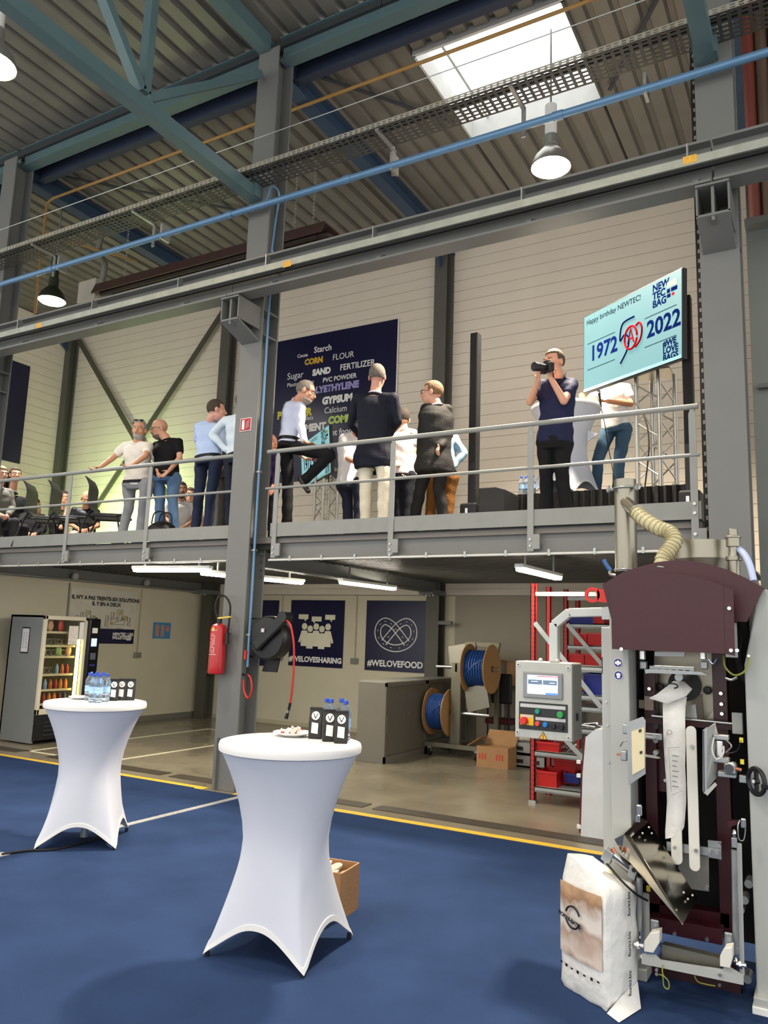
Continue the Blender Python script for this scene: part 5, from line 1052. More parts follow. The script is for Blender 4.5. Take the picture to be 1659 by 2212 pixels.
# handwheel
hw=thing('handwheel','black plastic handwheel on the right of the bagging machine','handwheel',gy(1634,1712,4.32)); c_=gy(1634,1688,4.33); nv=V((-.75,-.66,0)).normalized()
MB().ring(c_,nv,.060,.011,36,10).build('rim',BLACK,hw,smooth=True); MB().bar(c_-V((0,0,.055)),c_+V((0,0,.055)),.02,.012,nv).build('spoke',BLACK,hw); MB().cyl(c_-nv*.01,c_+nv*.015,.014,n=14).build('hub',BLACK,hw,smooth=True); MB().cyl(c_+nv*.015,c_+nv*.018,.009,n=14).build('hub_cap',WPRINT,hw); MB().cyl(c_+V((.02,0,-.02)),c_+V((.13,.02,-.03)),.010,.014,n=12).build('crank_handle',BLACK,hw,smooth=True)
# chute
MIR=M('polished_stainless',(176,170,156),.16,1.0,.06,4,rvar=.06)
A=gy(1363,1809,4.22); B=gy(1401,1776,4.50); C=gy(1506,1939,4.30); D=gy(1475,1997,3.98); n_=(B-A).cross(D-A).normalized()
E_=gy(1348,1802,4.22); G_=gy(1385,1768,4.50); I_=gy(1327,1813,4.24)
MB().prism([A,B,C,D],n_*.003).build('chute_face',MIR,bm_); MB().prism([E_,G_,B,A],V((0,.003,.002))).build('chute_lip',MIR,bm_); MB().prism([E_,I_+V((0,0,-.0)),gy(1343,1842,4.22),D,A],V((.003,.003,0))).build('chute_side',MIR,bm_)
MB().prism([I_,E_,G_,gy(1372,1776,4.5)],V((0,.004,0))).build('chute_top',MIR,bm_)
for u,v,Y in ((1388,1800,4.30),(1402,1787,4.40),(1408,1800,4.40),(1477,1928,4.14),(1486,1942,4.14),(1496,1934,4.25)): 
    p=gy(u,v,Y-.03); MB().sph(p,.006,8,6).build('rivet',CHROME,bm_,smooth=True)
MB().cyl(gy(1322,1846,4.2),gy(1372,1886,4.26),.024,n=16).build('pneumatic_cylinder',CHROME,bm_,smooth=True); MB().obox(gy(1314,1848,4.2),(.022,0,-.012),(0,.025,0),(.012,0,.028)).build('cylinder_head',ZN,bm_,bevel=.004); MB().obox(gy(1368,1884,4.24),(.018,0,-.01),(0,.022,0),(.01,0,.03)).build('cylinder_clevis',ZN,bm_,bevel=.004); pcyl(1369,1880,.011,4.205,.02,'clevis_pin',BLACK); MB().cyl(gy(1322,1832,4.2),gy(1328,1842,4.2),.010,n=10).build('orange_fitting',M('copper_fitting',(190,120,90),.3,.8),bm_,smooth=True)
ptube([(1311,1866,4.18),(1318,1874,4.16),(1345,1905,4.1),(1375,1932,4.12),(1400,1946,4.3)],.0055,'sensor_cable',RUBBER); ptube([(1321,1879,4.155),(1325,1884,4.15)],.0075,'cable_tag',M('yellow_tag',(222,206,60),.5)); pbox(1396,1914,1404,1926,4.4,.01,'yellow_tag',M('yellow_tag',(222,206,60),.5)); MB().prism([gy(1376,1880,4.3),gy(1385,1886,4.3),gy(1394,1905,4.3),gy(1382,1922,4.3)],(0,.02,0)).build('black_gusset',BLACK,bm_)
# gas struts and lower linkage
def rod(u0,v0,u1,v1,Y,r,name,mat): MB().cyl(gy(u0,v0,Y),gy(u1,v1,Y),r,n=12).build(name,mat,bm_,smooth=True)
rod(1586,1836,1589,2060,4.25,.013,'lift_rod',ZN); rod(1597,1822,1603,2105,4.30,.011,'side_rail',MG); rod(1382,1896,1381,2010,4.22,.016,'lift_rod',ZN); rod(1394,1930,1396,2050,4.3,.02,'side_rail',MG)
for u,v in ((1586,1800),(1589,2075),(1381,2025)): 
    p=gy(u,v,4.25); MB().ring(p,(1,.3,0),.014,.006,18,8).build('rod_end',CHROME,bm_,smooth=True); pbox(u-6,v+10 if v<1900 else v-28,u+6,v+32 if v<1900 else v-12,4.24,.02,'rod_nut',ZN,bevel=.003)
ptube([(1598,1772,4.3),(1594,1785,4.28),(1596,1812,4.28),(1606,1815,4.28),(1610,1795,4.28),(1609,1785,4.28)],.003,'safety_wire',ZN); pbox(1600,1768,1611,1790,4.26,.02,'shackle',CHROME,bevel=.006); plate([(1572,1773),(1594,1772),(1594,1780),(1572,1790)],4.4,.03,'lug',MARD)
pbox(1374,1738,1386,1764,4.36,.03,'shackle',CHROME,bevel=.008); rod(1378,1762,1378,1775,4.36,.012,'link_pin',CHROME)
plate([(1386,2060),(1415,2063),(1426,2074),(1560,2095),(1568,2085),(1606,2108),(1606,2128),(1386,2082)],4.14,.012,'tilt_bar',MG); plate([(1430,2040),(1556,2070),(1556,2092),(1430,2070)],4.20,.05,'tilt_plate',SSTEEL)
for p_ in ([(1391,2034),(1404,2016),(1425,2012),(1424,2038),(1411,2059),(1391,2056)],[(1555,2066),(1566,2048),(1582,2046),(1582,2072),(1577,2092),(1555,2088)]): plate(p_,4.12,.07,'pivot_block',PLW,bevel=.004)
for u0,v0,u1,v1 in ((1405,1987,1423,2018),(1565,2015,1582,2046)): pbox(u0,v0,u1,v1,4.2,.015,'pivot_bracket',ZN,bevel=.006); pcyl((u0+u1)/2,v0+9,.011,4.19,.012,'bracket_bolt',BOLT)
for u,v in ((1379,2041),(1600,2084)): MB().cyl(gy(u-9,v-2,4.13),gy(u+12,v+2,4.13),.010,n=8).build('pivot_bolt',CHROME,bm_,smooth=40); MB().cyl(gy(u-3,v,4.13),gy(u+3,v,4.13),.018,n=6).build('pivot_nut',CHROME,bm_)
ptube([(1431,2084,4.13),(1432,2105,4.13),(1444,2120,4.14),(1444,2136,4.15),(1434,2130,4.15),(1431,2108,4.14),(1418,2105,4.15)],.003,'earth_wire',M('yellow_green_wire',(150,152,66),.4)); ptube([(1500,2108,4.3),(1510,2122,4.28),(1545,2130,4.28)],.003,'earth_wire',M('yellow_green_wire',(150,152,66),.4))
for u,v in ((1554,2129),(1418,2096),(1418,2105),(1555,2107)): pcyl(u,v,.007,4.125 if v<2110 else 4.4,.012,'screw',BOLT)
for u,v in ((1607,1966),(1616,1945),(1622,2116),(1625,1910)): pcyl(u-8,v,.02,4.5,.1,'roller_bearing',ZN)
# objects just right of the machine
plate([(1652,1280),(1662,1280),(1662,2100),(1652,2100)],4.9,.3,'side_cabinet',M('white_sheet_metal',(206,210,212),.4))
# ---- standing paper sack
sk_=thing('paper_sack','full white printed paper sack standing on the carpet by the machine','sack',(-1.05,4.15,.012))
a0=gz(1213,2128,.012); b0=gz(1312,2188,.012); c0=gz(1372,2192,.012)
L=V((a0.x,a0.y,0)); Cn=V((b0.x,b0.y,0)); Rr=V((X(1377,2140,4.17),4.19,0)); Bk=L+(Rr-Cn)
hz=gy(1235,1880,4.3).z
def ring(z,sc,bul,top=False):
    base=[L,Cn,Rr,Bk]; cen=sum(base,V())/4; out=[]
    for i in range(4):
        a=base[i];b=base[(i+1)%4]
        for k in range(8):
            t=k/8; q=a.lerp(b,t); nrm=(q-cen).normalized(); q=cen+(q-cen)*sc+nrm*bul*math.sin(math.pi*t)
            out.append(V((q.x+random.uniform(-.004,.004),q.y+random.uniform(-.004,.004),z+.012+random.uniform(-.003,.003))))
    return out
ST=gy(1376,1915,4.19).z-.012; zs=[(0,.93,.0)]+[(f_*ST,s_,b_) for f_,s_,b_ in ((.05,1.0,.008),(.2,1.0,.012),(.4,.99,.016),(.6,1.0,.018),(.75,.98,.016),(.9,.99,.014),(1.0,.97,.010))]
v=[];f=[]
for z,s_,b_ in zs: v+=ring(z,s_,b_)
n=32
for i in range(len(zs)-1): f+=[(i*n+k,i*n+(k+1)%n,(i+1)*n+(k+1)%n,(i+1)*n+k) for k in range(n)]
# folded top: rises to the left-back
cen=(L+Cn+Rr+Bk)/4; topv=[]
for k in range(n):
    q=v[(len(zs)-1)*n+k]; t=max(0,min(1,(Rr-V((q.x,q.y,0))).dot((Rr-L).normalized())/(Rr-L).length)); topv.append(V((q.x,q.y,0)).lerp(cen,.14)+V((0,0,.012+ST+.015+.11*max(0,t-.1)**1.1)))
v+=topv; i=len(zs)-1; f+=[(i*n+k,i*n+(k+1)%n,(i+1)*n+(k+1)%n,(i+1)*n+k) for k in range(n)]; f.append(tuple(range((i+1)*n,(i+2)*n)))
SACK=M('white_sack_paper',(222,222,218),.6,0,.03,4,bump=.5,bscale=14)
MB().add(v,f).build('sack_body',SACK,sk_,smooth=80)
# folded bottom corner flap
m=MB(); m.add([Cn+V((0,-.01,.014)),Rr+V((.01,-.02,.014)),Rr+V((.03,-.09,.016)),Cn+V((.07,-.075,.016)),Cn.lerp(Rr,.5)+V((.0,-.035,.07)),Rr+V((.0,-.01,.10))],[(0,4,3),(4,2,3),(4,5,2),(5,1,2)]); m.build('bottom_fold',SACK,sk_,smooth=80)
# printed faces: left face (L->Cn) image, right face (Cn->Rr) text
def face(P,Q,fx,z,off=.014): 
    d=(Q-P); nrm=V((d.y,-d.x,0)).normalized(); 
    return P+d*fx+nrm*(off*.6+.018*math.sin(math.pi*fx))+V((0,0,z+.012))
pm_=bpy.data.materials.new('sack_photo_print'); pm_.use_nodes=True; nt=pm_.node_tree; N=nt.nodes; b_=N['Principled BSDF']; b_.inputs['Roughness'].default_value=.5
tc=N.new('ShaderNodeTexCoord'); ns=N.new('ShaderNodeTexNoise'); ns.inputs['Scale'].default_value=9; ns.inputs['Detail'].default_value=9; sep=N.new('ShaderNodeSeparateXYZ'); ad=N.new('ShaderNodeMath'); ad.operation='MULTIPLY_ADD'; ad.inputs[1].default_value=.22; r_=N.new('ShaderNodeValToRGB')
nt.links.new(tc.outputs['Object'],ns.inputs[0]); nt.links.new(tc.outputs['Object'],sep.inputs[0]); nt.links.new(ns.outputs['Fac'],ad.inputs[0]); nt.links.new(sep.outputs['Z'],ad.inputs[2]); nt.links.new(ad.outputs[0],r_.inputs[0])
el=r_.color_ramp.elements; el[0].position=.13; el[0].color=lin((196,176,160))+(1,); el[1].position=.95; el[1].color=lin((228,214,176))+(1,)
for ps,c in ((.2,(126,100,86)),(.26,(150,126,112)),(.32,(206,192,180)),(.40,(170,146,130)),(.44,(214,206,198)),(.50,(206,200,192)),(.56,(150,116,88)),(.62,(196,160,122)),(.68,(120,92,72)),(.74,(206,182,90)),(.80,(196,170,150))):
    e_=el.new(ps); e_.color=lin(c)+(1,)
nt.links.new(r_.outputs[0],b_.inputs['Base Color'])
m=MB(); G=10
for j in range(G+1):
    for i in range(7): m.v.append(tuple(face(L,Cn,.01+.93*i/6,.17+(ST-.185)*j/G)))
m.f=[(j*7+i,j*7+i+1,(j+1)*7+i+1,(j+1)*7+i) for j in range(G) for i in range(6)]; m.mi=[0]*len(m.f); m.build('printed_picture',pm_,sk_,smooth=True)
m=MB(); c_=face(L,Cn,.40,.36,.03); dX=(Cn-L).normalized(); nr=V((dX.y,-dX.x,0))
for a0_,a1_ in ((.35,2.8),(3.5,5.9)): m.tube([c_+(dX*math.cos(t)*.05+V((0,0,1))*math.sin(t)*.05)+nr*.004 for t in np.linspace(a0_,a1_,12)],.005,6,smooth=False)
m.build('printed_ring',BLACK,sk_)
text('FIORINI-BATES',.026,c_-dX*.10+nr*.006+V((0,0,-.008)),dX+V((0,0,-.18)),(0,0,1),BLACK,sk_,bold=.0015,proud=.002,sx=.95)
for k,fx in enumerate((.06,.2,.34,.48,.62,.76,.88)): p=face(L,Cn,fx,.12); MB().obox(p+nr*.004,dX*.008,nr*.0005,V((0,0,.004+.003*(k%2)))).build('printed_mark',BLACK,sk_)
dR=(Rr-Cn).normalized(); 
for z in [gy(1345,q_,4.1).z-.012 for q_ in (2142,2058,1972)]: text('fiorini.biz',.030,face(Cn,Rr,.56,z,.028),V((0,0,1)),-dR,BLACK,sk_,proud=.003,bold=.0008)
text('Fiorini',.05,V((gy(1280,1886,4.20))),(.45,0,-1),(1,.3,.4),BLACK,sk_,proud=.012,bold=.001)
# ================================================================ MEZZANINE THINGS
STG=FL+.57
DRP=M('black_stage_drape',(11,11,12),.85,0,.2,6,bump=.4,bscale=12,stretch=(6,6,.6))
# stage platform with drape folds
xs0,xs1=gy(1093,1065,8.3).x,gy(1486,1050,8.3).x
st_=thing('stage_platform','low stage with black drape at the right of the mezzanine','stage',((xs0+xs1)/2,9.4,FL))
MB().box((xs0,8.34,STG-.03),(xs1,10.4,STG)).build('stage_deck',BLACK,st_)
m=MB(); n=120; v=[]
for z in (FL,STG-.002):
    for i in range(n+1): v.append((xs0+(xs1-xs0)*i/n,8.31+.012*math.sin(i*1.1)+.006*math.sin(i*2.7),z))
m.add(v,[(i,i+1,n+2+i,n+1+i) for i in range(n)]); m.build('drape',DRP,st_,smooth=True)
MB().box((xs0,8.33,FL),(xs0+.02,10.4,STG)).build('drape_end',DRP,st_)
bistro((gy(1222,880,8.75).x,8.75,STG),1.09,.5,'white draped cocktail table on the stage behind the photographer')
bw_=MB(); c_=gy(1280,940,8.6); bw_.prism([c_+V((-.05,0,.06)),c_+V((.06,0,.01)),c_+V((-.06,0,-.07))],(0,.02,0)); bw_.build('cloth_tie',CLOTH,label='folded cloth tail tied at the waist of the stage table',cat='cloth')
for i,(u,v_) in enumerate(((1128,1030),(1135,1033),(1141,1027),(1147,1026),(1153,1030))):
    p=gy(u,v_,8.42); put(BP,(p.x,8.40+.05*(i%2),STG),i,'water bottle standing on the black stage, number %s from the left end'%('one two three four five'.split()[i]),'water bottles on the stage',_used)
# line-array speakers
def speaker(u,top,ub,lab,lab2):
    x=gy(u,900,8.0).x; t=thing('column_speaker',lab,'speaker',(x,8.0,FL)); zt=gy(u,top,8.0).z
    MB().box((x-.048,7.95,FL+.42),(x+.048,8.06,zt)).build('column_array',BLACK,t,bevel=.006); MB().box((x-.04,7.945,FL+.9),(x+.04,7.951,zt-.02)).build('grille',M('speaker_grille',(30,30,31),.7,bump=.5,bscale=400),t)
    MB().box((x-.10,7.85,FL),(x+.10,8.3,FL+.42)).build('bass_module',BLACK,t,bevel=.02); MB().box((x-.03,7.845,FL+.30),(x-.0,7.851,FL+.36)).build('badge',CHROME,t)
speaker(1025,722,0,'tall black column speaker left of the photographer',''); speaker(1489,640,0,'tall black column speaker at right beside the big screen','')
a=gy(1033,1108,7.75); b=gy(1090,1050,7.75); MB().prism([(a.x,7.75,FL),(b.x,7.75,FL),(b.x,7.75,b.z-.03),(a.x+.2,7.75,b.z),(a.x,7.75,b.z)],(0,.45,0)).build('stage_monitor',M('black_speaker_paint',(26,26,27),.55),bevel=.01,label='black wedge loudspeaker at the left foot of the stage',cat='speaker')
# truss towers
TRM=M('aluminium_truss',(182,180,172),.32,.85,.06,12)
def tower(c,z0,z1,s,rot,lab):
    t=thing('truss_tower',lab,'truss',(c[0],c[1],z0)); P=[V((c[0]+s*math.cos(rot+k*math.pi/2),c[1]+s*math.sin(rot+k*math.pi/2),0)) for k in range(4)]
    for p in P: MB().cyl(p+V((0,0,z0)),p+V((0,0,z1)),.025,n=14).build('chord',TRM,t,smooth=True)
    st=s*1.41
    for k in range(4):
        z=z0+.04; a=0
        while z+st*.75<z1: 
            p,q=(P[k],P[(k+1)%4]) if a%2==0 else (P[(k+1)%4],P[k]); MB().cyl(p+V((0,0,z)),q+V((0,0,z+st*.75)),.009,n=8).build('lacing',TRM,t,smooth=True); z+=st*.75; a+=1
    MB().box((c[0]-.3,c[1]-.3,z0),(c[0]+.3,c[1]+.3,z0+.015)).build('base_plate',TRM,t); MB().box((c[0]-.18,c[1]-.18,z1),(c[0]+.18,c[1]+.18,z1+.015)).build('top_plate',TRM,t); return t
TC=gy(1418,950,8.55); tower((TC.x,8.55),FL,4.62,.20,.35,'aluminium truss tower under the big screen')
# screens
def screen(TL,TR,BR,BL,lab,big):
    TL,TR,BR,BL=map(V,(TL,TR,BR,BL)); ex=((TR-TL)+(BR-BL))*.5; ey=((TL-BL)+(TR-BR))*.5; c=(TL+TR+BR+BL)/4; W=ex.length; Hh=ey.length; ex.normalize(); ey=(ey-ex*ey.dot(ex)).normalized(); nz=ex.cross(ey)
    t=thing('television',lab,'television',c-V((0,0,Hh/2)))
    MB().obox(c-nz*.03,ex*W/2,ey*Hh/2,nz*.03).build('casing',BLACK,t,bevel=.005)
    at=lambda x,y: c+ex*W*(x-.5)+ey*Hh*(.5-y)+nz*.0
    SCR=M('screen_cyan',(34,48,50),.4,emit=(150,206,210),estr=.46,spec=.3)
    s=MB().obox(c+nz*.001,ex*(W/2-.012),ey*(Hh/2-.012),nz*.001).build('screen_face',SCR,t)
    BL_=M('screen_blue_ink',(8,20,66),.9,spec=.0); RD=M('screen_red_ink',(150,18,30),.9,spec=.0); DK=M('screen_dark_ink',(10,16,28),.9,spec=.0)
    MB().obox(at(.5,.97)+nz*.003,ex*(W/2-.013),ey*Hh*.018,nz*.0005).build('task_bar',M('screen_bar',(110,160,166),.3,emit=(110,160,166),estr=.3),s)
    tx=lambda st,sz,x,y,mt,b=0,al='LEFT': text(st,sz,at(x,y),ex,ey,mt,s,bold=b,align=al,proud=.003)
    tx('Happy birthday NEWTEC!',.088,.035,.135,DK,.001); tx('1972',.25,.08,.62,BL_,.007); tx('2022',.25,.68,.62,BL_,.007)
    for x0,x1,y in ((.05,.36,.385),(.05,.36,.72),(.66,.95,.385),(.66,.95,.72)): MB().bar(at(x0,y)+nz*.003,at(x1,y)+nz*.003,.001,.007,ey).build('rule',DK,s)
    m=MB(); m.tube([at(*p)+nz*.004 for p in ((.56,.30),(.44,.33),(.415,.52),(.46,.47),(.505,.53),(.49,.66),(.42,.80))],.010,6); m.build('swash_five',BL_,s)
    m=MB(); m.tube([at(.525+.062*math.cos(a),.535+.135*math.sin(a))+nz*.004 for a in np.linspace(0.2,6.3,26)],.013,6,smooth=False); m.tube([at(*p)+nz*.004 for p in ((.575,.42),(.61,.40),(.635,.48),(.62,.60),(.57,.67))],.012,6); m.tube([at(*p)+nz*.004 for p in ((.495,.60),(.525,.43),(.555,.60))],.011,6,smooth=False); m.tube([at(.508,.545)+nz*.004,at(.545,.545)+nz*.004],.009,6,smooth=False); m.build('circled_letter',RD,s)
    tx('NEW\nTEC\nBAG',.105,.735,.12,BL_,.004); tx('#WE\nLOVE\nBAGS',.09,.83,.80,BL_,.004)
    for x,y,w_,h_,mt in ((.865,.10,.05,.06,M('logo_green',(150,196,120),.4)),(.905,.10,.05,.06,M('logo_yellow',(200,206,120),.4)),(.865,.17,.03,.045,BL_),(.90,.17,.06,.045,BL_),(.865,.225,.035,.04,BL_),(.908,.225,.025,.03,RD)): MB().obox(at(x+w_/2,y+.02)+nz*.003,ex*W*w_/2*.9,ey*Hh*h_/2,nz*.0005).build('logo_block',mt,s)
    MB().obox(c-nz*.09,ex*.15,ey*.15,nz*.05).build('wall_bracket',BLACK,t); return t,c,nz
screen(gy(1253,688,8.82),gy(1472,580,7.80),gy(1477,772,7.80),gy(1268,848,8.82),'big angled screen reading 1972 and 2022 at the right of the mezzanine',True)
ptb=MB(); ptb.tube([gy(1372,870,8.25),gy(1392,900,8.2),gy(1402,960,8.15),(TC.x-.05,8.12,FL+.5)],.008,6); ptb.build('screen_cable',RUBBER,label='black cable hanging down the truss tower under the big screen',cat='cable',smooth=True)
tr=gy(709,918,10.5); brr=gy(717,1020,10.5); dd=V((-1.3,1.02,0))
screen(tr+dd,tr,brr,brr+dd,'second screen partly hidden behind the man with one raised leg',False)
c2=tr+V((-.35,.55,0)); tower((c2.x,c2.y),FL,gy(700,1010,10.9).z,.2,.35,'aluminium truss tower under the second screen')
# word banner
Yb=12.285; a=gy(602,738,Yb); b=gy(860,690,Yb); zt=(a.z+b.z)/2; zb=gy(605,1043,Yb).z
bn,o,xd,n_=board('word_banner','large navy banner printed with product words on the mezzanine wall','banner',(a.x-.25,12.285,zb),(1,0,0),b.x-a.x+.25,zt-zb,NAVY,.015)
MB().box((b.x+.005,12.27,zb),(b.x+.03,12.285,zt)).build('edge_trim',WPRINT,bn)
GOLD=M('print_gold',(206,166,60),.5,0,.4,30); LAV=M('print_lavender',(158,150,206),.5,0,.3,30); YEL=M('print_yellow',(214,204,70),.5); GRN=M('print_green',(190,214,110),.5)
bl=0.010
for s,u,v_,px,mt,bo in (('Starch',679,763,15.5,WPRINT,.004),('Cocoa',643,774,9,WPRINT,.002),('CORN',659,789,14,GOLD,.014),('FLOUR',719,779,15,WPRINT,0),('Sugar',621,821,17,WPRINT,0),('SAND',676,812,15,WPRINT,.014),('FERTILIZER',735,801,15,WPRINT,.003),('Plastic granules',621,837,10,WPRINT,0),('PVC POWDER',698,827,11.5,WPRINT,.003),('POLYETHYLENE',662,853,16,LAV,.014),('Seed',655,869,13,WPRINT,0),('GYPSUM',697,874,17,WPRINT,.016),('POLYMER',600,906,18,YEL,.016),('Calcium',701,894,15,WPRINT,0),('Pellets',650,910,11,WPRINT,0),('COMPOST',710,916,17,GRN,.016),('CEMENT',640,935,17,WPRINT,.016),('Pet food',709,942,15,WPRINT,.003)):
    p=gy(u,v_,Yb-.003); text(s,px*.0081/.70,(p.x,Yb-.016,p.z),(1,0,0),(0,0,1),mt,bn,bold=bo*.8,proud=.004,sx=.93)
p=gy(600,1020,Yb); MB().box((p.x-.3,12.264,p.z),(p.x+.35,12.269,gy(600,990,Yb).z)).build('white_strip',WPRINT,bn); text('PET',.3,(p.x-.25,12.263,p.z+.03),(1,0,0),(0,0,1),BLACK,bn,bold=.01)
# left banner
tr=gx(65,792,-16.03); br_=gx(45,1003,-16.03); lb_,o,xd,n_=board('side_banner','plain navy banner on the left wall of the mezzanine','banner',(-16.03,tr.y-1.6,br_.z),(0,1,0),1.6,tr.z-br_.z,NAVY,.012)
lg=thing('wall_logo','black block logo on the left mezzanine wall below the navy banner','logo',gx(10,1060,-16.03))
for k in range(4):
    for j in range(3): p=gx(4+j*7,1026+k*9,-16.03); MB().obox(p,(.004,0,0),(0,.06,0),(0,0,.05)).build('logo_block',BLACK,lg)
# chairs
def chair(back_px,Y,lab):
    p=gz(*back_px,FL+.95); x,y=p.x,Y; z=FL; t=thing('mesh_chair',lab,'chair',(x+.2,y,z),group='empty black chairs by the guard rail')
    pr=[]; CH=M('black_chair_shell',(26,26,28),.5)
    side=[(.12,.46),(.02,.55),(-.0,.70),(.0,.84),(-.05,.95),(-.075,.97)]; P=crv([V((a,0,b)) for a,b in side],5); th=.022
    v=[];N=len(P)
    for s in (-.22,.22):
        for o_ in (0,th): v+=[(x+q.x+o_,y+s,z+q.z) for q in P]
    f=[]
    for i in range(N-1): f+=[(i,i+1,2*N+i+1,2*N+i),(N+i,3*N+i,3*N+i+1,N+i+1),(i,N+i,N+i+1,i+1),(2*N+i,2*N+i+1,3*N+i+1,3*N+i)]
    f+=[(0,2*N,3*N,N),(N-1,2*N-1,4*N-1,3*N-1)]
    MB().add(v,f).build('backrest',CH,t,smooth=True); MB().box((x+.06,y-.23,z+.43),(x+.52,y+.23,z+.47)).build('seat',CH,t,bevel=.015)
    fm=M('dark_chair_tube',(44,44,46),.35,.6)
    for s in (-.24,.24):
        MB().tube([(x+.50,y+s,z+.012),(x+.42,y+s,z+.40),(x+.36,y+s,z+.425),(x+.05,y+s,z+.425)],.0125,8).build('leg',fm,t,smooth=True); MB().tube([(x-.12,y+s,z+.012),(x+.02,y+s,z+.42),(x+.08,y+s,z+.5)],.0125,8).build('leg',fm,t,smooth=True)
    t.rotation_euler=(0,0,.62); return t
chair((38,1042),7.36,'leftmost empty black chair by the guard rail'); chair((118,1046),7.45,'middle empty black chair by the guard rail'); chair((205,1040),7.45,'empty black chair nearest the man in the white shirt')
def plain_chair(x,y,rz,lab):
    t=thing('seat_chair',lab,'chair',(x,y,FL),group='occupied black chairs on the mezzanine'); fw=V((math.cos(rz),math.sin(rz),0)); sd=V((-fw.y,fw.x,0)); c=V((x,y,FL))
    MB().obox(c+V((0,0,.43)),fw*.21,sd*.22,V((0,0,.015))).build('seat',BLACK,t); MB().obox(c-fw*.24+V((0,0,.68)),fw*.012+V((0,0,.003)),sd*.2,V((0,0,.2))).build('backrest',BLACK,t)
    for a in(-1,1):
        for b in(-1,1): MB().cyl(c+fw*.19*a+sd*.2*b,c+fw*.19*a+sd*.2*b+V((0,0,.43)),.011,n=6).build('leg',BLACK,t)
# bag on the floor by the rail
hb_=MB(); c_=gy(350,1120,7.35); hb_.ell((c_.x,7.35,FL+.16),(.26,0,0),(0,.12,0),(0,0,.16),16,10); t=thing('leather_holdall','black leather holdall on the floor behind the guard rail','bag',(c_.x,7.35,FL)); hb_.build('bag_body',M('black_leather',(24,23,23),.35,bump=.3,bscale=30),t,smooth=True)
for s in(-.06,.06): MB().tube([(c_.x-.12,7.35+s,FL+.28),(c_.x-.08,7.35+s,FL+.42),(c_.x+.08,7.35+s,FL+.42),(c_.x+.12,7.35+s,FL+.28)],.010,6).build('handle',BLACK,t,smooth=True)
# stage uplight tinting the far wall green
ul_=thing('stage_uplight','small green stage uplight on the floor by the crossed braces','light',(-13.2,10.5,FL)); MB().lathe([(.08,.05),(.09,.06),(.09,.16),(.085,.17)],(-13.2,10.5,FL),18).build('lamp_body',BLACK,ul_,smooth=True); MB().cyl((-13.2,10.5,FL+.165),(-13.2,10.5,FL+.172),.08,n=18).build('lens',M('green_lens',(150,255,90),.4,emit=(170,255,110),estr=6),ul_); MB().box((-13.32,10.45,FL),(-13.08,10.55,FL+.05)).build('yoke',BLACK,ul_)
la=bpy.data.lights.new('green_light','SPOT'); la.energy=430; la.color=(.70,1,.42); la.shadow_soft_size=.08; la.spot_size=math.radians(115); la.spot_blend=1.0; lo=bpy.data.objects.new('green_light',la); COL.objects.link(lo); lo.parent=ul_; lo.location=(.2,-.06,.25); lo.rotation_euler=(math.radians(112),0,math.radians(10))
# ================================================================ PEOPLE
def capsule(mb,a,b,ra,rb,n=12,flat=None):
    a=V(a);b=V(b);d=b-a; L=d.length
    if L<1e-5: mb.sph(a,ra); return
    d/=L; u=V((0,0,1)) if abs(d.z)<.9 else V((1,0,0))
    if flat is not None: x=V(flat[0]); x=(x-d*x.dot(d)).normalized(); y=d.cross(x); fx,fy=flat[1],flat[2]
    else: x=d.cross(u).normalized(); y=d.cross(x); fx=fy=1
    rings=[]
    for t in (1.0,.6,.25): rings.append((a-d*ra*math.sin(math.acos(max(0,1-t)) if False else t*math.pi/2)*1.0,ra*math.cos(t*math.pi/2)+.0008))
    for s in (0,.25,.5,.75,1): rings.append((a.lerp(b,s),ra+(rb-ra)*s))
    for t in (.25,.6,1.0): rings.append((b+d*rb*math.sin(t*math.pi/2),rb*math.cos(t*math.pi/2)+.0008))
    vs=[];fs=[]
    for c,r in rings: vs+=[c+x*r*fx*math.cos(2*math.pi*i/n)+y*r*fy*math.sin(2*math.pi*i/n) for i in range(n)]
    for j in range(len(rings)-1): fs+=[(j*n+i,j*n+(i+1)%n,(j+1)*n+(i+1)%n,(j+1)*n+i) for i in range(n)]
    fs+=[tuple(range(n-1,-1,-1)),tuple(range((len(rings)-1)*n,len(rings)*n))]; mb.add(vs,fs)
def loft(mb,rings,n=20,sq=.0):     # rings: (centre, xaxis*half, yaxis*half)
    vs=[];fs=[]
    for c,x,y in rings:
        for i in range(n):
            t=2*math.pi*i/n; cs,sn=math.cos(t),math.sin(t); p=.8
            cs=math.copysign(abs(cs)**p,cs); sn=math.copysign(abs(sn)**p,sn); vs.append(V(c)+V(x)*cs+V(y)*sn)
    for j in range(len(rings)-1): fs+=[(j*n+i,j*n+(i+1)%n,(j+1)*n+(i+1)%n,(j+1)*n+i) for i in range(n)]
    fs+=[tuple(range(n-1,-1,-1)),tuple(range((len(rings)-1)*n,len(rings)*n))]; mb.add(vs,fs)
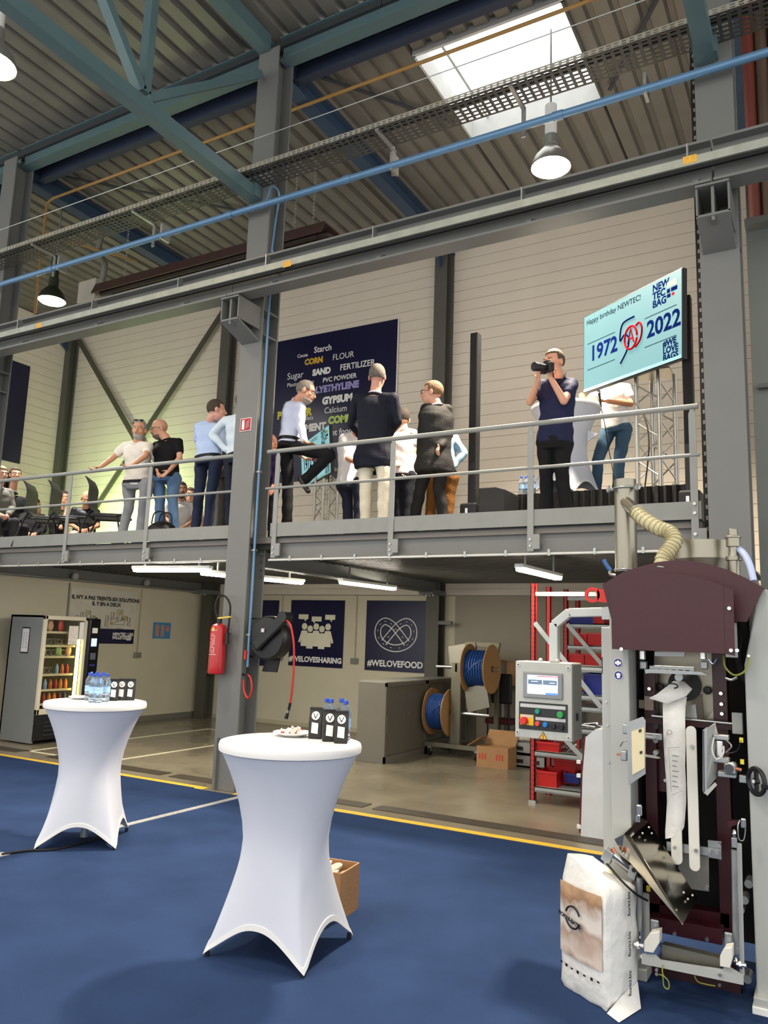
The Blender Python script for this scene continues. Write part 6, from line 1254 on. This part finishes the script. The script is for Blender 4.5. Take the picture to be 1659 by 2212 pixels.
def remesh(mb,vox,wr=0.,smooth_it=2,ad=.0):
    me=bpy.data.meshes.new('tmp'); me.from_pydata(mb.v,[],mb.f)
    import bmesh
    bm=bmesh.new(); bm.from_mesh(me); bmesh.ops.recalc_face_normals(bm,faces=bm.faces); bm.to_mesh(me); bm.free()
    ob=bpy.data.objects.new('tmp',me); COL.objects.link(ob)
    md=ob.modifiers.new('r','REMESH'); md.mode='VOXEL'; md.voxel_size=vox; md.adaptivity=ad; md.use_smooth_shade=True
    if smooth_it: sm=ob.modifiers.new('s','SMOOTH'); sm.iterations=smooth_it; sm.factor=.5
    bpy.context.view_layer.update(); dg=bpy.context.evaluated_depsgraph_get(); out=bpy.data.meshes.new_from_object(ob.evaluated_get(dg))
    bpy.data.objects.remove(ob); bpy.data.meshes.remove(me)
    if wr:
        N=len(out.vertices); co=np.empty(N*3); out.vertices.foreach_get('co',co); co=co.reshape(-1,3); nn=np.empty(N*3); out.vertices.foreach_get('normal',nn); nn=nn.reshape(-1,3)
        s=rng.uniform(0,6,6); q=np.sin(co[:,2]*42+co[:,0]*16+np.sin(co[:,0]*13+s[0])*1.6+s[1])*.5+np.sin(co[:,2]*24-co[:,1]*30+np.sin(co[:,2]*9+s[2])*2+s[3])*.5+np.sin(co[:,0]*33+co[:,2]*15+s[4])*.3
        co+=nn*(q*wr)[:,None]; out.vertices.foreach_set('co',co.ravel()); out.update()
    out.polygons.foreach_set('use_smooth',[True]*len(out.polygons)); return out
def addmesh(me,name,mat,parent,label=None):
    me.materials.clear(); me.materials.append(mat); return link(me,name,parent,label=label)
SKINS={}
def skin(c=(206,158,130)): return M('skin_%d_%d_%d'%c,c,.5,0,.05,14,spec=.35)
def cloth(c,r=.8,b=.25): return M('cloth_%d_%d_%d'%tuple(c),c,r,0,.06,7,bump=b,bscale=55,spec=.2)
def hand(mb,w,d,nrm,side,curl=.5,grip=0.):
    d=V(d).normalized(); nrm=V(nrm); nrm=(nrm-d*nrm.dot(d)).normalized(); s=d.cross(nrm)*side   # s: towards thumb
    w=V(w); capsule(mb,w,w+d*.075,.027,.034,12,(s,1.08,.46))
    for k,(o,l) in enumerate(((.028,.070),(.0095,.078),(-.0095,.073),(-.028,.058))):
        p=w+d*.082+s*o; dd=(d+s*o*2.2).normalized(); a=0
        for j,fr in enumerate((.45,.32,.26)):
            a+=curl*(.55 if j==0 else .75); e=(dd*math.cos(a)-nrm*-math.sin(a)).normalized(); q=p+e*l*fr; capsule(mb,p,q,.0083-.0008*j,.0078-.0008*j,8); p=q
    p=w+d*.022+s*.028; e=(d*.62+s*.75+nrm*.18).normalized(); q=p+e*.036; capsule(mb,p,q,.0115,.010,8); e2=(d*.85+s*.25+nrm*.4*(.5+curl)).normalized(); capsule(mb,q,q+e2*.03,.0095,.008,8)
def person(lab,J,face,opt):
    """J joints in metres: head neck shL shR elL elR wrL wrR hipL hipR knL knR anL anR (L/R = viewer's left/right). face: horizontal gaze vector."""
    o=dict(skin=(206,158,130),shirt=(230,230,230),pants=(40,42,50),shoe=(26,24,24),hair=(70,54,40),hairstyle='short',sleeve='short',coat=None,beard=None,glasses=False,belt=None,tilt=0.,curl=.5,hips=1.,scale=1.,hand=None,vox=.0068,shirt_len=.10,collar=None,bodyf=None); o.update(opt)
    ft=V((0,0,0)); fl=min(J['anL'].z,J['anR'].z)-.085
    base=V(((J['hipL'].x+J['hipR'].x)/2,(J['hipL'].y+J['hipR'].y)/2,fl)); t=thing('person',lab,'person',base)
    SK=skin(o['skin']); sc=o['scale']; hs_=1.13*sc
    fw=V((face[0],face[1],0)).normalized(); fw3=(fw+V((0,0,o['tilt']))).normalized(); rt=fw3.cross(V((0,0,1))).normalized(); up=rt.cross(fw3)
    hc=J['head']; H=lambda x,y,z: hc+rt*x*hs_+fw3*y*hs_+up*z*hs_
    sx=(J['shR']-J['shL']); sw=sx.length; sx=sx.normalized()
    bf=V(o['bodyf'] or face).to_3d() if False else V(((o['bodyf'] or face)[0],(o['bodyf'] or face)[1],0)).normalized()
    pel=(J['hipL']+J['hipR'])/2; chest=(J['shL']+J['shR'])/2
    ax=V((-bf.y,bf.x,0))                         # lateral axis of the torso
    if ax.dot(sx)<0: ax=-ax
    spine=(chest-pel); sdir=spine.normalized(); ay=sdir.cross(ax).normalized(); ax=ay.cross(sdir).normalized()
    hw=max(.15,min(.2,.165*sc))*o['hips']
    def torso(inf,lo,hi,flare=0.):
        out=[]
        prof=[(-.22,.150,.118),(-.10,.168*o['hips'],.125*o['hips']),(.0,.166*o['hips'],.122*o['hips']),(.22,.150*o['hips'],.115*o['hips']),(.45,.158,.118),(.68,.176,.125),(.85,.182,.118),(.95,.165,.100),(1.03,.12,.075),(1.08,.075,.06)]
        for s,a,b in prof:
            if s<lo-1e-6 or s>hi+1e-6: continue
            k=1+ (flare*(.3-s) if s<.3 else 0); out.append((pel+spine*s,ax*(a*sc*k+inf),ay*(b*sc*k+inf)))
        return out
    # --- body (skin): one surface
    b=MB(); loft(b,torso(-.02,-.10,1.08),16)
    capsule(b,chest+sdir*.02,J['neck'],.068*sc,.062*sc); capsule(b,J['neck'],H(0,-.01,-.05),.062*sc,.06*sc)
    b.ell(H(0,-.012,.032),rt*.077*hs_,fw3*.097*hs_,up*.092*hs_,18,12); b.ell(H(0,.022,-.035),rt*.063*hs_,fw3*.074*hs_,up*.085*hs_,16,12); b.ell(H(0,.05,-.085),rt*.036*hs_,fw3*.034*hs_,up*.032*hs_,12,8)
    capsule(b,H(0,.090,.012),H(0,.108,-.022),.010*hs_,.0155*hs_,10); b.ell(H(0,.079,.032),rt*.052*hs_,fw3*.016*hs_,up*.011*hs_,12,8); b.ell(H(0,.086,-.056),rt*.026*hs_,fw3*.012*hs_,up*.012*hs_,12,8)
    for s in(-1,1): b.ell(H(s*.043,.062,-.022),rt*.022*hs_,fw3*.02*hs_,up*.022*hs_,10,8); b.ell(H(s*.079,-.008,-.006),rt*.011*hs_,fw3*.021*hs_,up*.033*hs_,12,8)
    for s in 'LR':
        sh,el,wr=J['sh'+s],J['el'+s],J['wr'+s]; capsule(b,sh,el,.047*sc,.039*sc); capsule(b,el,wr,.041*sc,.027*sc)
        hd=(wr-el).normalized(); nrm=V((-fw.x,-fw.y,0)) ; hn=o['hand'].get(s) if o['hand'] else None
        if hn: hd=V(hn[0]); nrm=V(hn[1])
        cu=hn[2] if hn and len(hn)>2 else o['curl']
        if abs(hd.normalized().dot(nrm.normalized()))>.9: nrm=V((0,0,1))
        hand(b,wr+hd.normalized()*.01,hd,nrm,(-1 if s=='L' else 1)*(1 if True else 1),cu)
        capsule(b,J['hip'+s],J['kn'+s],.06*sc,.045*sc,8); capsule(b,J['kn'+s],J['an'+s],.042*sc,.032*sc,8)
    body=addmesh(remesh(b,o['vox'],0,3),'body',SK,t)
    # --- face details
    EW=M('eye_white',(226,222,214),.3); EP=M('eye_dark',(44,34,28),.25)
    for s in(-1,1):
        MB().sph(H(s*.031,.081,.010),.0105*sc,10,8).build('eye',EW,t,smooth=True); MB().sph(H(s*.031,.0885,.009),.0052*sc,8,6).build('iris',EP,t,smooth=True)
        if o['hairstyle']!='none': MB().tube([H(s*.014,.095,.029),H(s*.031,.0965,.034),H(s*.048,.086,.029)],.0042*sc,6).build('eyebrow',M('brow_%d_%d_%d'%o['hair'],o['hair'],.8),t,smooth=True)
    MB().ell(H(0,.0955,-.058),rt*.023*sc,fw3*.006*sc,up*.0055*sc,12,6).build('mouth',M('lips',(166,96,86),.5),t,smooth=True)
    HM_=M('hair_%d_%d_%d'%o['hair'],o['hair'],.75,0,.25,40,bump=.6,bscale=120,stretch=(1,1,.3))
    def shell(cen,rx,ry,rz,keep,name,mat,th=.01,nu=30,nv=20):
        m=MB().ell(V((0,0,0)),V((rx,0,0)),V((0,ry,0)),V((0,0,rz)),nu,nv); F=[f for f in m.f if keep(*(sum((V(m.v[i]) for i in f),V())/len(f)))]
        m.f=F; m.mi=[0]*len(F); m.v=[tuple(H(cen[0]+p[0]*(1+random.uniform(-.012,.012)),cen[1]+p[1],cen[2]+p[2]*(1+random.uniform(-.012,.012)))) for p in m.v]
        me=m.mesh(name,True,mat); ob=link(me,name,t); sd=ob.modifiers.new('s','SOLIDIFY'); sd.thickness=th*sc; sd.offset=-1; return ob
    hs=o['hairstyle']
    if hs=='short': shell((0,-.014,.034),.083,.104,.101,lambda x,y,z: not((y>.045 and z<.052+ .25*abs(x)*0) or (y>-.005 and z<-.012) or z<-.062),'hair',HM_)
    elif hs=='fringe': shell((0,-.014,.034),.0815,.102,.099,lambda x,y,z: (y<.02 and -.07<z<.022 and not(y>-.01 and z<-.015)),'hair',HM_)
    elif hs=='buzz': shell((0,-.013,.033),.0795,.100,.0955,lambda x,y,z: not((y>.05 and z<.06) or (y>-.0 and z<-.01) or z<-.06),'hair',HM_,.006)
    elif hs in('long','curly'):
        k=1.0 if hs=='long' else 1.18
        shell((0,-.016,.034),.088*k,.108*k,.106,lambda x,y,z: not((y>.035 and z<.055) or (y>.02 and z<-.0) ),'hair',HM_)
        m=MB(); 
        for s in(-1,1): capsule(m,H(s*.07*k,-.02,.02),H(s*.085*k,-.025,-.16),.03*k*sc,.035*k*sc)
        capsule(m,H(0,-.09,.0),H(0,-.085,-.17),.06*sc,.06*sc); addmesh(remesh(m,.012,.006 if hs=='curly' else .0,1),'hair_length',HM_,t)
    if o['beard']:
        BM=M('beard_%d_%d_%d'%o['beard'],o['beard'],.85,0,.25,60,bump=.5,bscale=150)
        shell((0,.024,-.045),.0675,.080,.088,lambda x,y,z: (y>-.01 and z<-.022-.35*max(0,.05-abs(x))*0 and not(abs(x)<.024 and -.022<z<-.004 and y>0)) ,'beard',BM,.008)
        MB().tube([H(-.03,.092,-.05),H(0,.104,-.041),H(.03,.092,-.05)],.006*sc,6).build('moustache',BM,t,smooth=True)
    if o['glasses']:
        g=MB()
        for s in(-1,1):
            g.tube([H(s*.033+.024*math.cos(a),.104,.008+.017*math.sin(a)) for a in np.linspace(0,2*math.pi,14)],.0026*sc,5,smooth=False); g.tube([H(s*.056,.104,.012),H(s*.079,.06,.012),H(s*.081,-.01,.008)],.0025*sc,5,smooth=False)
        g.tube([H(-.009,.106,.012),H(.009,.106,.012)],.0026*sc,5,smooth=False); g.build('glasses',BLACK,t)
    if opt.get('sunglasses_up'):
        g=MB(); 
        for s in(-1,1): g.ell(H(s*.034,.052,.115),rt*.03*sc,fw3*.012*sc,up*.014*sc,12,8)
        g.tube([H(-.08,.0,.08),H(-.05,.055,.115),H(.05,.055,.115),H(.08,.0,.08)],.004*sc,6); g.build('sunglasses',BLACK,t,smooth=True)
    # --- clothes
    cm=cloth(o['shirt'],.8,.3); m=MB(); loft(m,torso(.012*sc if not o['coat'] else -.012,0 if not o['shirt_len'] else -.10,1.03,.0),20)
    for s in ('LR' if not o['coat'] else ''):
        sh,el,wr=J['sh'+s],J['el'+s],J['wr'+s]; capsule(m,chest.lerp(sh,.55)-sdir*.02,sh,.075*sc,.062*sc); capsule(m,J['neck'].lerp(chest,.6),sh,.058*sc,.056*sc)
        if o['sleeve']=='short': capsule(m,sh,sh.lerp(el,.55),.062*sc,.064*sc)
        else: capsule(m,sh,el,.062*sc,.053*sc); capsule(m,el,el.lerp(wr,.93),.053*sc,.040*sc)
    sh_o=addmesh(remesh(m,.011,.006),'jacket_lining' if False else 'shirt',cm,t)
    MB().ring(J['neck'].lerp(chest,.45),(J['neck']-chest).normalized(),.066*sc,.013*sc,20,8).build('collar',cloth(o['collar'] or o['shirt']),t,smooth=True)
    if o['coat']:
        m=MB(); loft(m,torso(.024*sc,-.22,1.06,.50),20)
        for s in 'LR':
            sh,el,wr=J['sh'+s],J['el'+s],J['wr'+s]; capsule(m,chest.lerp(sh,.5)-sdir*.01,sh,.082*sc,.068*sc); capsule(m,sh,el,.068*sc,.057*sc); capsule(m,el,el.lerp(wr,.97),.057*sc,.045*sc)
        addmesh(remesh(m,.011,.004),'jacket',cloth(o['coat'],.75,.2),t)
        MB().ring(J['neck'].lerp(chest,.62),(J['neck']-chest).normalized(),.078*sc,.016*sc,20,8).build('jacket_collar',cloth(o['coat'],.75,.2),t,smooth=True)
    m=MB(); loft(m,torso(.008*sc,-.22,.0 if o['belt'] else .0),20)
    for s in 'LR':
        hp,kn,an=J['hip'+s],J['kn'+s],J['an'+s]; capsule(m,pel.lerp(hp,.7)-sdir*.03,hp-sdir*.05,.098*sc*o['hips'],.096*sc*o['hips']); capsule(m,hp-sdir*.05,kn,.093*sc*o['hips'],.070*sc); capsule(m,kn,an,.070*sc,.060*sc)
    addmesh(remesh(m,.011,.004),'trousers',cloth(o['pants'],.8,.25),t)
    if o['belt']: 
        r_=torso(.02*sc,0,0)[0]; m=MB(); loft(m,[(r_[0]-sdir*.02,r_[1],r_[2]),(r_[0]+sdir*.02,r_[1],r_[2])],24); m.build('belt',cloth(o['belt'],.4,0),t)
    for s in 'LR':
        an=J['an'+s]; td=V(o.get('toe'+s) or ((bf.x,bf.y,0))); td=V(td).normalized(); m=MB(); dn=V((0,0,-1)) if abs(td.z)<.3 else td.cross(V((-bf.y,bf.x,0))).normalized()
        if dn.z>0: dn=-dn
        capsule(m,an+dn*.045-td*.04,an+dn*.052+td*.15,.040*sc,.036*sc,12,(td.cross(V((0,0,1))) if abs(td.z)<.9 else V((1,0,0)),1.1,.8)); capsule(m,an,an+dn*.03,.045*sc,.045*sc); addmesh(remesh(m,.012,0),'shoe',M('shoe_%d_%d_%d'%o['shoe'],o['shoe'],.4),t)
    return t
def PJ(Y,fl=FL,**px):
    """photo pixels (u,v,dY) of each joint at the person's own depth behind the rail; ankles run down to the floor"""
    J={}
    for k,p in px.items():
        q=gy(p[0],p[1],Y+(p[2] if len(p)>2 else 0)); J[k]=q
    for s in 'LR':
        if not px.get('free'+s) and 'an'+s in J and not (len(px['an'+s])>3):
            kn=J['kn'+s]; a=J['an'+s]; d=a-kn; tt=(fl+.09-kn.z)/d.z; J['an'+s]=kn+d*tt
    return J
# standing people
J=PJ(7.38,head=(301,930),neck=(298,951),shL=(271,964),shR=(322,964,.05),elL=(243,990,-.13),wrL=(217,1009,-.33),elR=(314,985,-.14),wrR=(287,1004,-.34),hipL=(279,1040,.1),hipR=(318,1040,.1),knL=(279,1092,.1),knR=(310,1092,.1),anL=(266,1143,.05),anR=(304,1143,.12))
person('man in white short-sleeved shirt and grey trousers leaning on the guard rail',J,(.50,-.86),dict(shirt=(226,220,210),pants=(138,140,144),hair=(150,148,146),hairstyle='buzz',beard=(170,166,160),belt=(24,22,22),sunglasses_up=True,skin=(204,150,118),bodyf=(.3,-.95),hips=1.1,hand={'L':((-.5,-.45,-.3),(0,0,1),.7),'R':((-.6,-.5,-.2),(0,0,1),.8)}))
J=PJ(7.62,head=(344,927),neck=(357,945),shL=(338,962,.0),shR=(386,955,.05),elL=(338,992,.05),wrL=(340,1016,-.1),elR=(388,990,0),wrR=(366,1016,-.15),hipL=(340,1028),hipR=(377,1026,.05),knL=(346,1082),knR=(373,1080),anL=(344,1137),anR=(377,1141))
person('bald bearded man in black t-shirt and blue jeans talking at the guard rail',J,(-.5,-.9),dict(shirt=(22,22,24),pants=(84,112,146),hair=(120,110,100),hairstyle='none',beard=(120,104,90),glasses=True,skin=(206,156,128),bodyf=(.15,-1),tilt=-.25,hips=1.08,hand={'R':((-.5,-.2,-.5),(-.3,-1,0),.6)}))
J=PJ(7.45,head=(468,887),neck=(457,903),shL=(430,922,.0),shR=(476,920,.1),elL=(427,950,.1),wrL=(445,968,.3),elR=(482,950,.2),wrR=(489,972,.25),hipL=(436,992),hipR=(468,990),knL=(431,1058),knR=(457,1058),anL=(424,1129),anR=(450,1129))
person('dark-haired man in light blue shirt and dark jeans seen from behind beside the column',J,(.70,.74),dict(shirt=(176,196,232),pants=(36,44,66),hair=(70,58,48),hairstyle='short',sleeve='long',bodyf=(-.35,1),belt=(24,24,30),skin=(212,160,140)))
J=PJ(7.42,head=(530,872),neck=(526,892),shL=(487,910),shR=(545,908),elL=(458,940,-.05),wrL=(492,974,.0),elR=(560,940),wrR=(548,974,.1),hipL=(498,985),hipR=(535,985),knL=(498,1060),knR=(530,1060),anL=(496,1130),anR=(528,1130))
person('man in pale shirt with hand on hip mostly hidden behind the centre column',J,(.5,.9),dict(shirt=(206,220,232),pants=(34,38,52),sleeve='long',hair=(100,90,80),bodyf=(.3,1),belt=(24,24,28)))
J=PJ(8.3,head=(497,925),neck=(494,940),shL=(474,955),shR=(512,955),elL=(470,985),wrL=(478,1005,-.2),elR=(516,985),wrR=(508,1008,-.2),hipL=(480,1020),hipR=(506,1020),knL=(482,1070),knR=(504,1070),anL=(478,1125),anR=(502,1125))
person('person in dark grey work clothes standing behind the man in dark jeans',J,(.3,1),dict(shirt=(58,58,56),pants=(66,64,60),sleeve='long',bodyf=(.2,1)))
J=PJ(8.5,head=(584,958),neck=(580,975),shL=(556,990),shR=(594,992),elL=(552,1020),wrL=(566,1040,-.2),elR=(597,1022),wrR=(590,1048,-.1),hipL=(564,1052),hipR=(590,1052),knL=(566,1090),knR=(588,1090),anL=(565,1125),anR=(588,1125))
person('bald man in dark purple top half hidden at the right edge of the centre column',J,(1,-.2),dict(shirt=(48,36,72),pants=(26,26,30),sleeve='long',hairstyle='none',skin=(214,150,126),bodyf=(.5,-.8)))
J=PJ(7.22,head=(660,847),neck=(647,862),shL=(622,878,.18),shR=(650,878,-.02),elL=(628,925,.2),wrL=(652,985,.12),elR=(648,918,-.05),wrR=(658,953,-.14),hipL=(617,955,.05),hipR=(636,956,-.0),knL=(622,1035,.08),anL=(620,1117,.1),knR=(713,983,-.08),anR=(660,1035,0.03,1))
person('grey-haired bearded man in striped shirt with one leg raised at the guard rail',J,(.85,.45),dict(shirt=(190,196,218),pants=(26,26,28),hair=(120,112,104),hairstyle='buzz',beard=(150,140,128),glasses=True,sleeve='long',belt=(20,20,20),tilt=-.3,bodyf=(.85,.5),toeR=(.6,0,-.75),hand={'R':((.75,-.2,-.35),(0,0,1),.3),'L':((.6,-.1,-.4),(0,0,1),.6)},skin=(200,148,122)))
J=PJ(7.27,head=(815,815),neck=(812,839),shL=(772,864),shR=(849,860),elL=(760,916,.06),wrL=(778,940,.3),elR=(858,910,.06),wrR=(842,936,.3),hipL=(789,985,.02),hipR=(828,985,.02),knL=(790,1045),knR=(830,1045),anL=(789,1119),anR=(827,1119))
person('tall grey-haired man in navy blazer and cream trousers seen from behind',J,(-.35,.95),dict(shirt=(228,228,228),coat=(26,28,40),pants=(206,200,180),hair=(108,98,88),hairstyle='short',sleeve='long',bodyf=(-.4,.92),hips=1.08,skin=(206,150,130)))
J=PJ(8.1,head=(788,915),neck=(775,930),shL=(742,948),shR=(782,950,.15),elL=(736,984,-.05),wrL=(768,999,-.15),elR=(792,985,.1),wrR=(790,1004,-.1),hipL=(742,1040),hipR=(772,1040),knL=(750,1075),knR=(775,1075),anL=(752,1118),anR=(775,1118))
person('man in loose white polo shirt and navy trousers bending behind the blazer man',J,(1,.1),dict(shirt=(230,228,226),pants=(34,38,54),hair=(60,50,42),bodyf=(.6,-.4),tilt=-.3,skin=(190,130,100)))
J=PJ(8.5,head=(869,906),neck=(870,921),shL=(852,940),shR=(893,938),elL=(848,972),wrL=(856,995,-.1),elR=(893,974),wrR=(881,1006,-.05),hipL=(858,1020),hipR=(884,1018),knL=(860,1062),knR=(882,1060),anL=(862,1110),anR=(880,1110))
person('dark-haired man in white polo shirt and black trousers between the blazer and the suit',J,(-.6,.8),dict(shirt=(226,216,214),pants=(24,26,34),hair=(58,48,40),bodyf=(-.4,.9)))
J=PJ(7.62,head=(933,850),neck=(940,868),shL=(920,884,-.05),shR=(966,886,.08),elL=(912,938,-.08),wrL=(907,980,-.08),elR=(968,940,.1),wrR=(950,965,-.1),hipL=(922,998),hipR=(955,996),knL=(908,1055),knR=(948,1053),anL=(897,1112),anR=(957,1110))
person('brown-haired man with glasses in a black suit looking left',J,(-.96,-.25),dict(shirt=(228,228,228),coat=(40,39,38),pants=(30,29,29),hair=(126,94,64),hairstyle='short',glasses=True,sleeve='long',bodyf=(-.7,.6),curl=.7,skin=(206,156,134)))
J=PJ(8.8,head=(948,905),neck=(955,922),shL=(928,942),shR=(982,948),elL=(925,985),wrL=(935,1015,-.1),elR=(1002,980,.05),wrR=(977,1009,-.05),hipL=(938,1024),hipR=(976,1024),knL=(932,1068),knR=(972,1066),anL=(930,1110),anR=(968,1110))
person('man in light blue shirt and mustard trousers with hand on hip behind the suit',J,(-.6,-.6),dict(shirt=(140,168,192),pants=(104,68,28),sleeve='long',hair=(90,70,50),bodyf=(-.3,-.9),belt=(30,26,24)))
J=PJ(7.5,head=(1197,784),neck=(1206,812),shL=(1175,832),shR=(1237,830,.05),elL=(1145,868,-.12),wrL=(1163,822,-.26),elR=(1218,866,-.18),wrR=(1189,816,-.25),hipL=(1180,948),hipR=(1218,948),knL=(1179,1018),knR=(1213,1018),anL=(1182,1083),anR=(1221,1083))
PH=person('photographer in navy polo shirt holding a camera to his face',J,(-.45,-1),dict(shirt=(34,38,66),pants=(24,24,26),hair=(84,68,52),hairstyle='short',bodyf=(-.25,-1),tilt=-.12,hips=1.08,skin=(204,152,126),hand={'L':((.05,-.1,1),(-.5,-.6,0),.75),'R':((-.1,-.1,1),(.5,-.6,0),.75)}))
cmr=thing('camera','black camera with a long lens held by the photographer','camera',gy(1180,805,7.2)); c_=gy(1182,795,7.215); fd=V((-.45,-.89,-.14)).normalized(); rt_=fd.cross(V((0,0,1))).normalized()
MB().obox(c_,rt_*.07,fd*.035,V((0,0,.048))).build('camera_body',BLACK,cmr,bevel=.012); MB().lathe([(.036,0),(.038,.06),(.042,.09),(.045,.15),(.040,.152),(.02,.145)],c_+fd*.03,24,fd).build('lens',BLACK,cmr,smooth=30); MB().obox(c_+V((0,0,.058)),rt_*.025,fd*.03,V((0,0,.018))).build('viewfinder',BLACK,cmr,bevel=.006)
MB().tube([c_-rt_*.07,gy(1200,830,7.33),gy(1218,815,7.45),gy(1222,805,7.55)],.006,6).build('neck_strap',BLACK,cmr,smooth=True)
J=PJ(9.25,STG,head=(1318,792),neck=(1318,816),shL=(1290,846),shR=(1354,840),elL=(1272,872,.0),wrL=(1262,862,-.25),elR=(1362,872,-.05),wrR=(1313,867,-.28),hipL=(1314,920),hipR=(1348,920),knL=(1292,991,-.1),knR=(1338,991),anL=(1289,1040,-.05),anR=(1335,1038))
person('presenter in white polo shirt and blue trousers with a microphone behind the big screen',J,(-.3,-1),dict(shirt=(226,222,216),pants=(66,92,114),hair=(80,64,50),bodyf=(-.2,-1),skin=(190,132,100),hand={'R':((-1,-.2,.1),(0,-.3,1),.9)}))
mc=gy(1298,862,8.9); k=thing('microphone','hand-held microphone in the presenter\'s hand','microphone',mc-V((0,0,.1))); MB().cyl(mc-V((0,0,.1)),mc+V((-.02,0,.07)),.012,.016,n=12).build('mic_body',BLACK,k,smooth=True); MB().sph(mc+V((-.025,0,.09)),.026).build('mic_head',GALV,k,smooth=True); MB().tube([mc-V((0,0,.1)),mc+V((.04,0,-.3)),mc+V((.1,0,-.7)),mc+V((.2,-.1,-1.0)),V((mc.x+.5,8.6,STG+.01))],.005,5).build('mic_cable',RUBBER,k,smooth=True)
# seated people
def seated(u,v,Y,fc,lab,**o):
    p=gy(u,v,Y); f=V((fc[0],fc[1],0)).normalized(); s=V((f.y,-f.x,0)); z0=FL; h=p.z
    if s.dot(V((1,0,0)))<0 and abs(s.x)>.2: s=-s
    pel=V((p.x,p.y,0))-f*.06+V((0,0,z0+.52)); k=max(.86,min(1.08,(h-z0-.52)/.67)); up=V((0,0,1))
    J=dict(head=p,neck=p-f*.03-up*.135,hipL=pel-s*.10,hipR=pel+s*.10)
    ch=pel+up*.46*k-f*.02; J['shL']=ch-s*.185; J['shR']=ch+s*.185
    J['knL']=pel-s*.13+f*.44-up*.02; J['knR']=pel+s*.13+f*.44-up*.02; J['anL']=V((J['knL'].x,J['knL'].y,z0+.09))-f*.02; J['anR']=V((J['knR'].x,J['knR'].y,z0+.09))-f*.02
    for a,sg in (('L',-1),('R',1)): J['el'+a]=J['sh'+a]+s*sg*.05-up*.26+f*.06; J['wr'+a]=pel+s*sg*.08+f*.28+up*.10
    if o.get('chin'): J['wrR']=p+f*.10-up*.17; J['elR']=J['shR']-up*.25+f*.2
    kw={q:w for q,w in o.items() if q!='chin'}; kw['bodyf']=(f.x,f.y); person(lab,J,fc,dict(vox=.009,**kw)); plain_chair(pel.x,pel.y,math.atan2(f.y,f.x),'chair under the '+lab)
seated(3,1026,7.6,(.95,-.2),'seated man with fair hair and grey jacket at the left edge',shirt=(210,210,215),coat=(120,118,112),pants=(60,60,64),hair=(150,132,104),sleeve='long',skin=(214,160,138))
seated(33,1027,8.2,(1,-.35),'seated man in black jacket and open white shirt at left',shirt=(226,226,226),coat=(28,28,30),pants=(40,40,46),hair=(70,58,48),sleeve='long',skin=(196,144,116))
seated(72,1090,9.5,(.8,-.5),'seated woman with curly brown hair behind the chairs',shirt=(40,38,40),pants=(150,146,140),hair=(104,76,54),hairstyle='curly',skin=(206,158,134),sleeve='long')
seated(138,1076,9.95,(.95,.3),'seated man with glasses resting his chin on his hand',shirt=(34,32,36),pants=(84,64,44),hair=(50,42,36),glasses=True,chin=True,skin=(190,140,112))
seated(187,1078,9.4,(.75,-.65),'seated bald man in black shirt looking down at his phone',shirt=(24,24,28),pants=(190,184,170),hairstyle='none',tilt=-.5,skin=(196,142,110))
seated(392,1059,9.6,(.75,-.6),'seated dark-haired young man in pale shirt behind the jeans',shirt=(206,204,200),pants=(60,60,70),hair=(40,32,28),beard=(60,48,40),skin=(186,134,106))
seated(411,1071,10.2,(.7,-.7),'seated woman in beige blouse behind the man in dark jeans',shirt=(200,184,166),pants=(196,182,164),hair=(92,64,44),hairstyle='long',skin=(214,166,142))
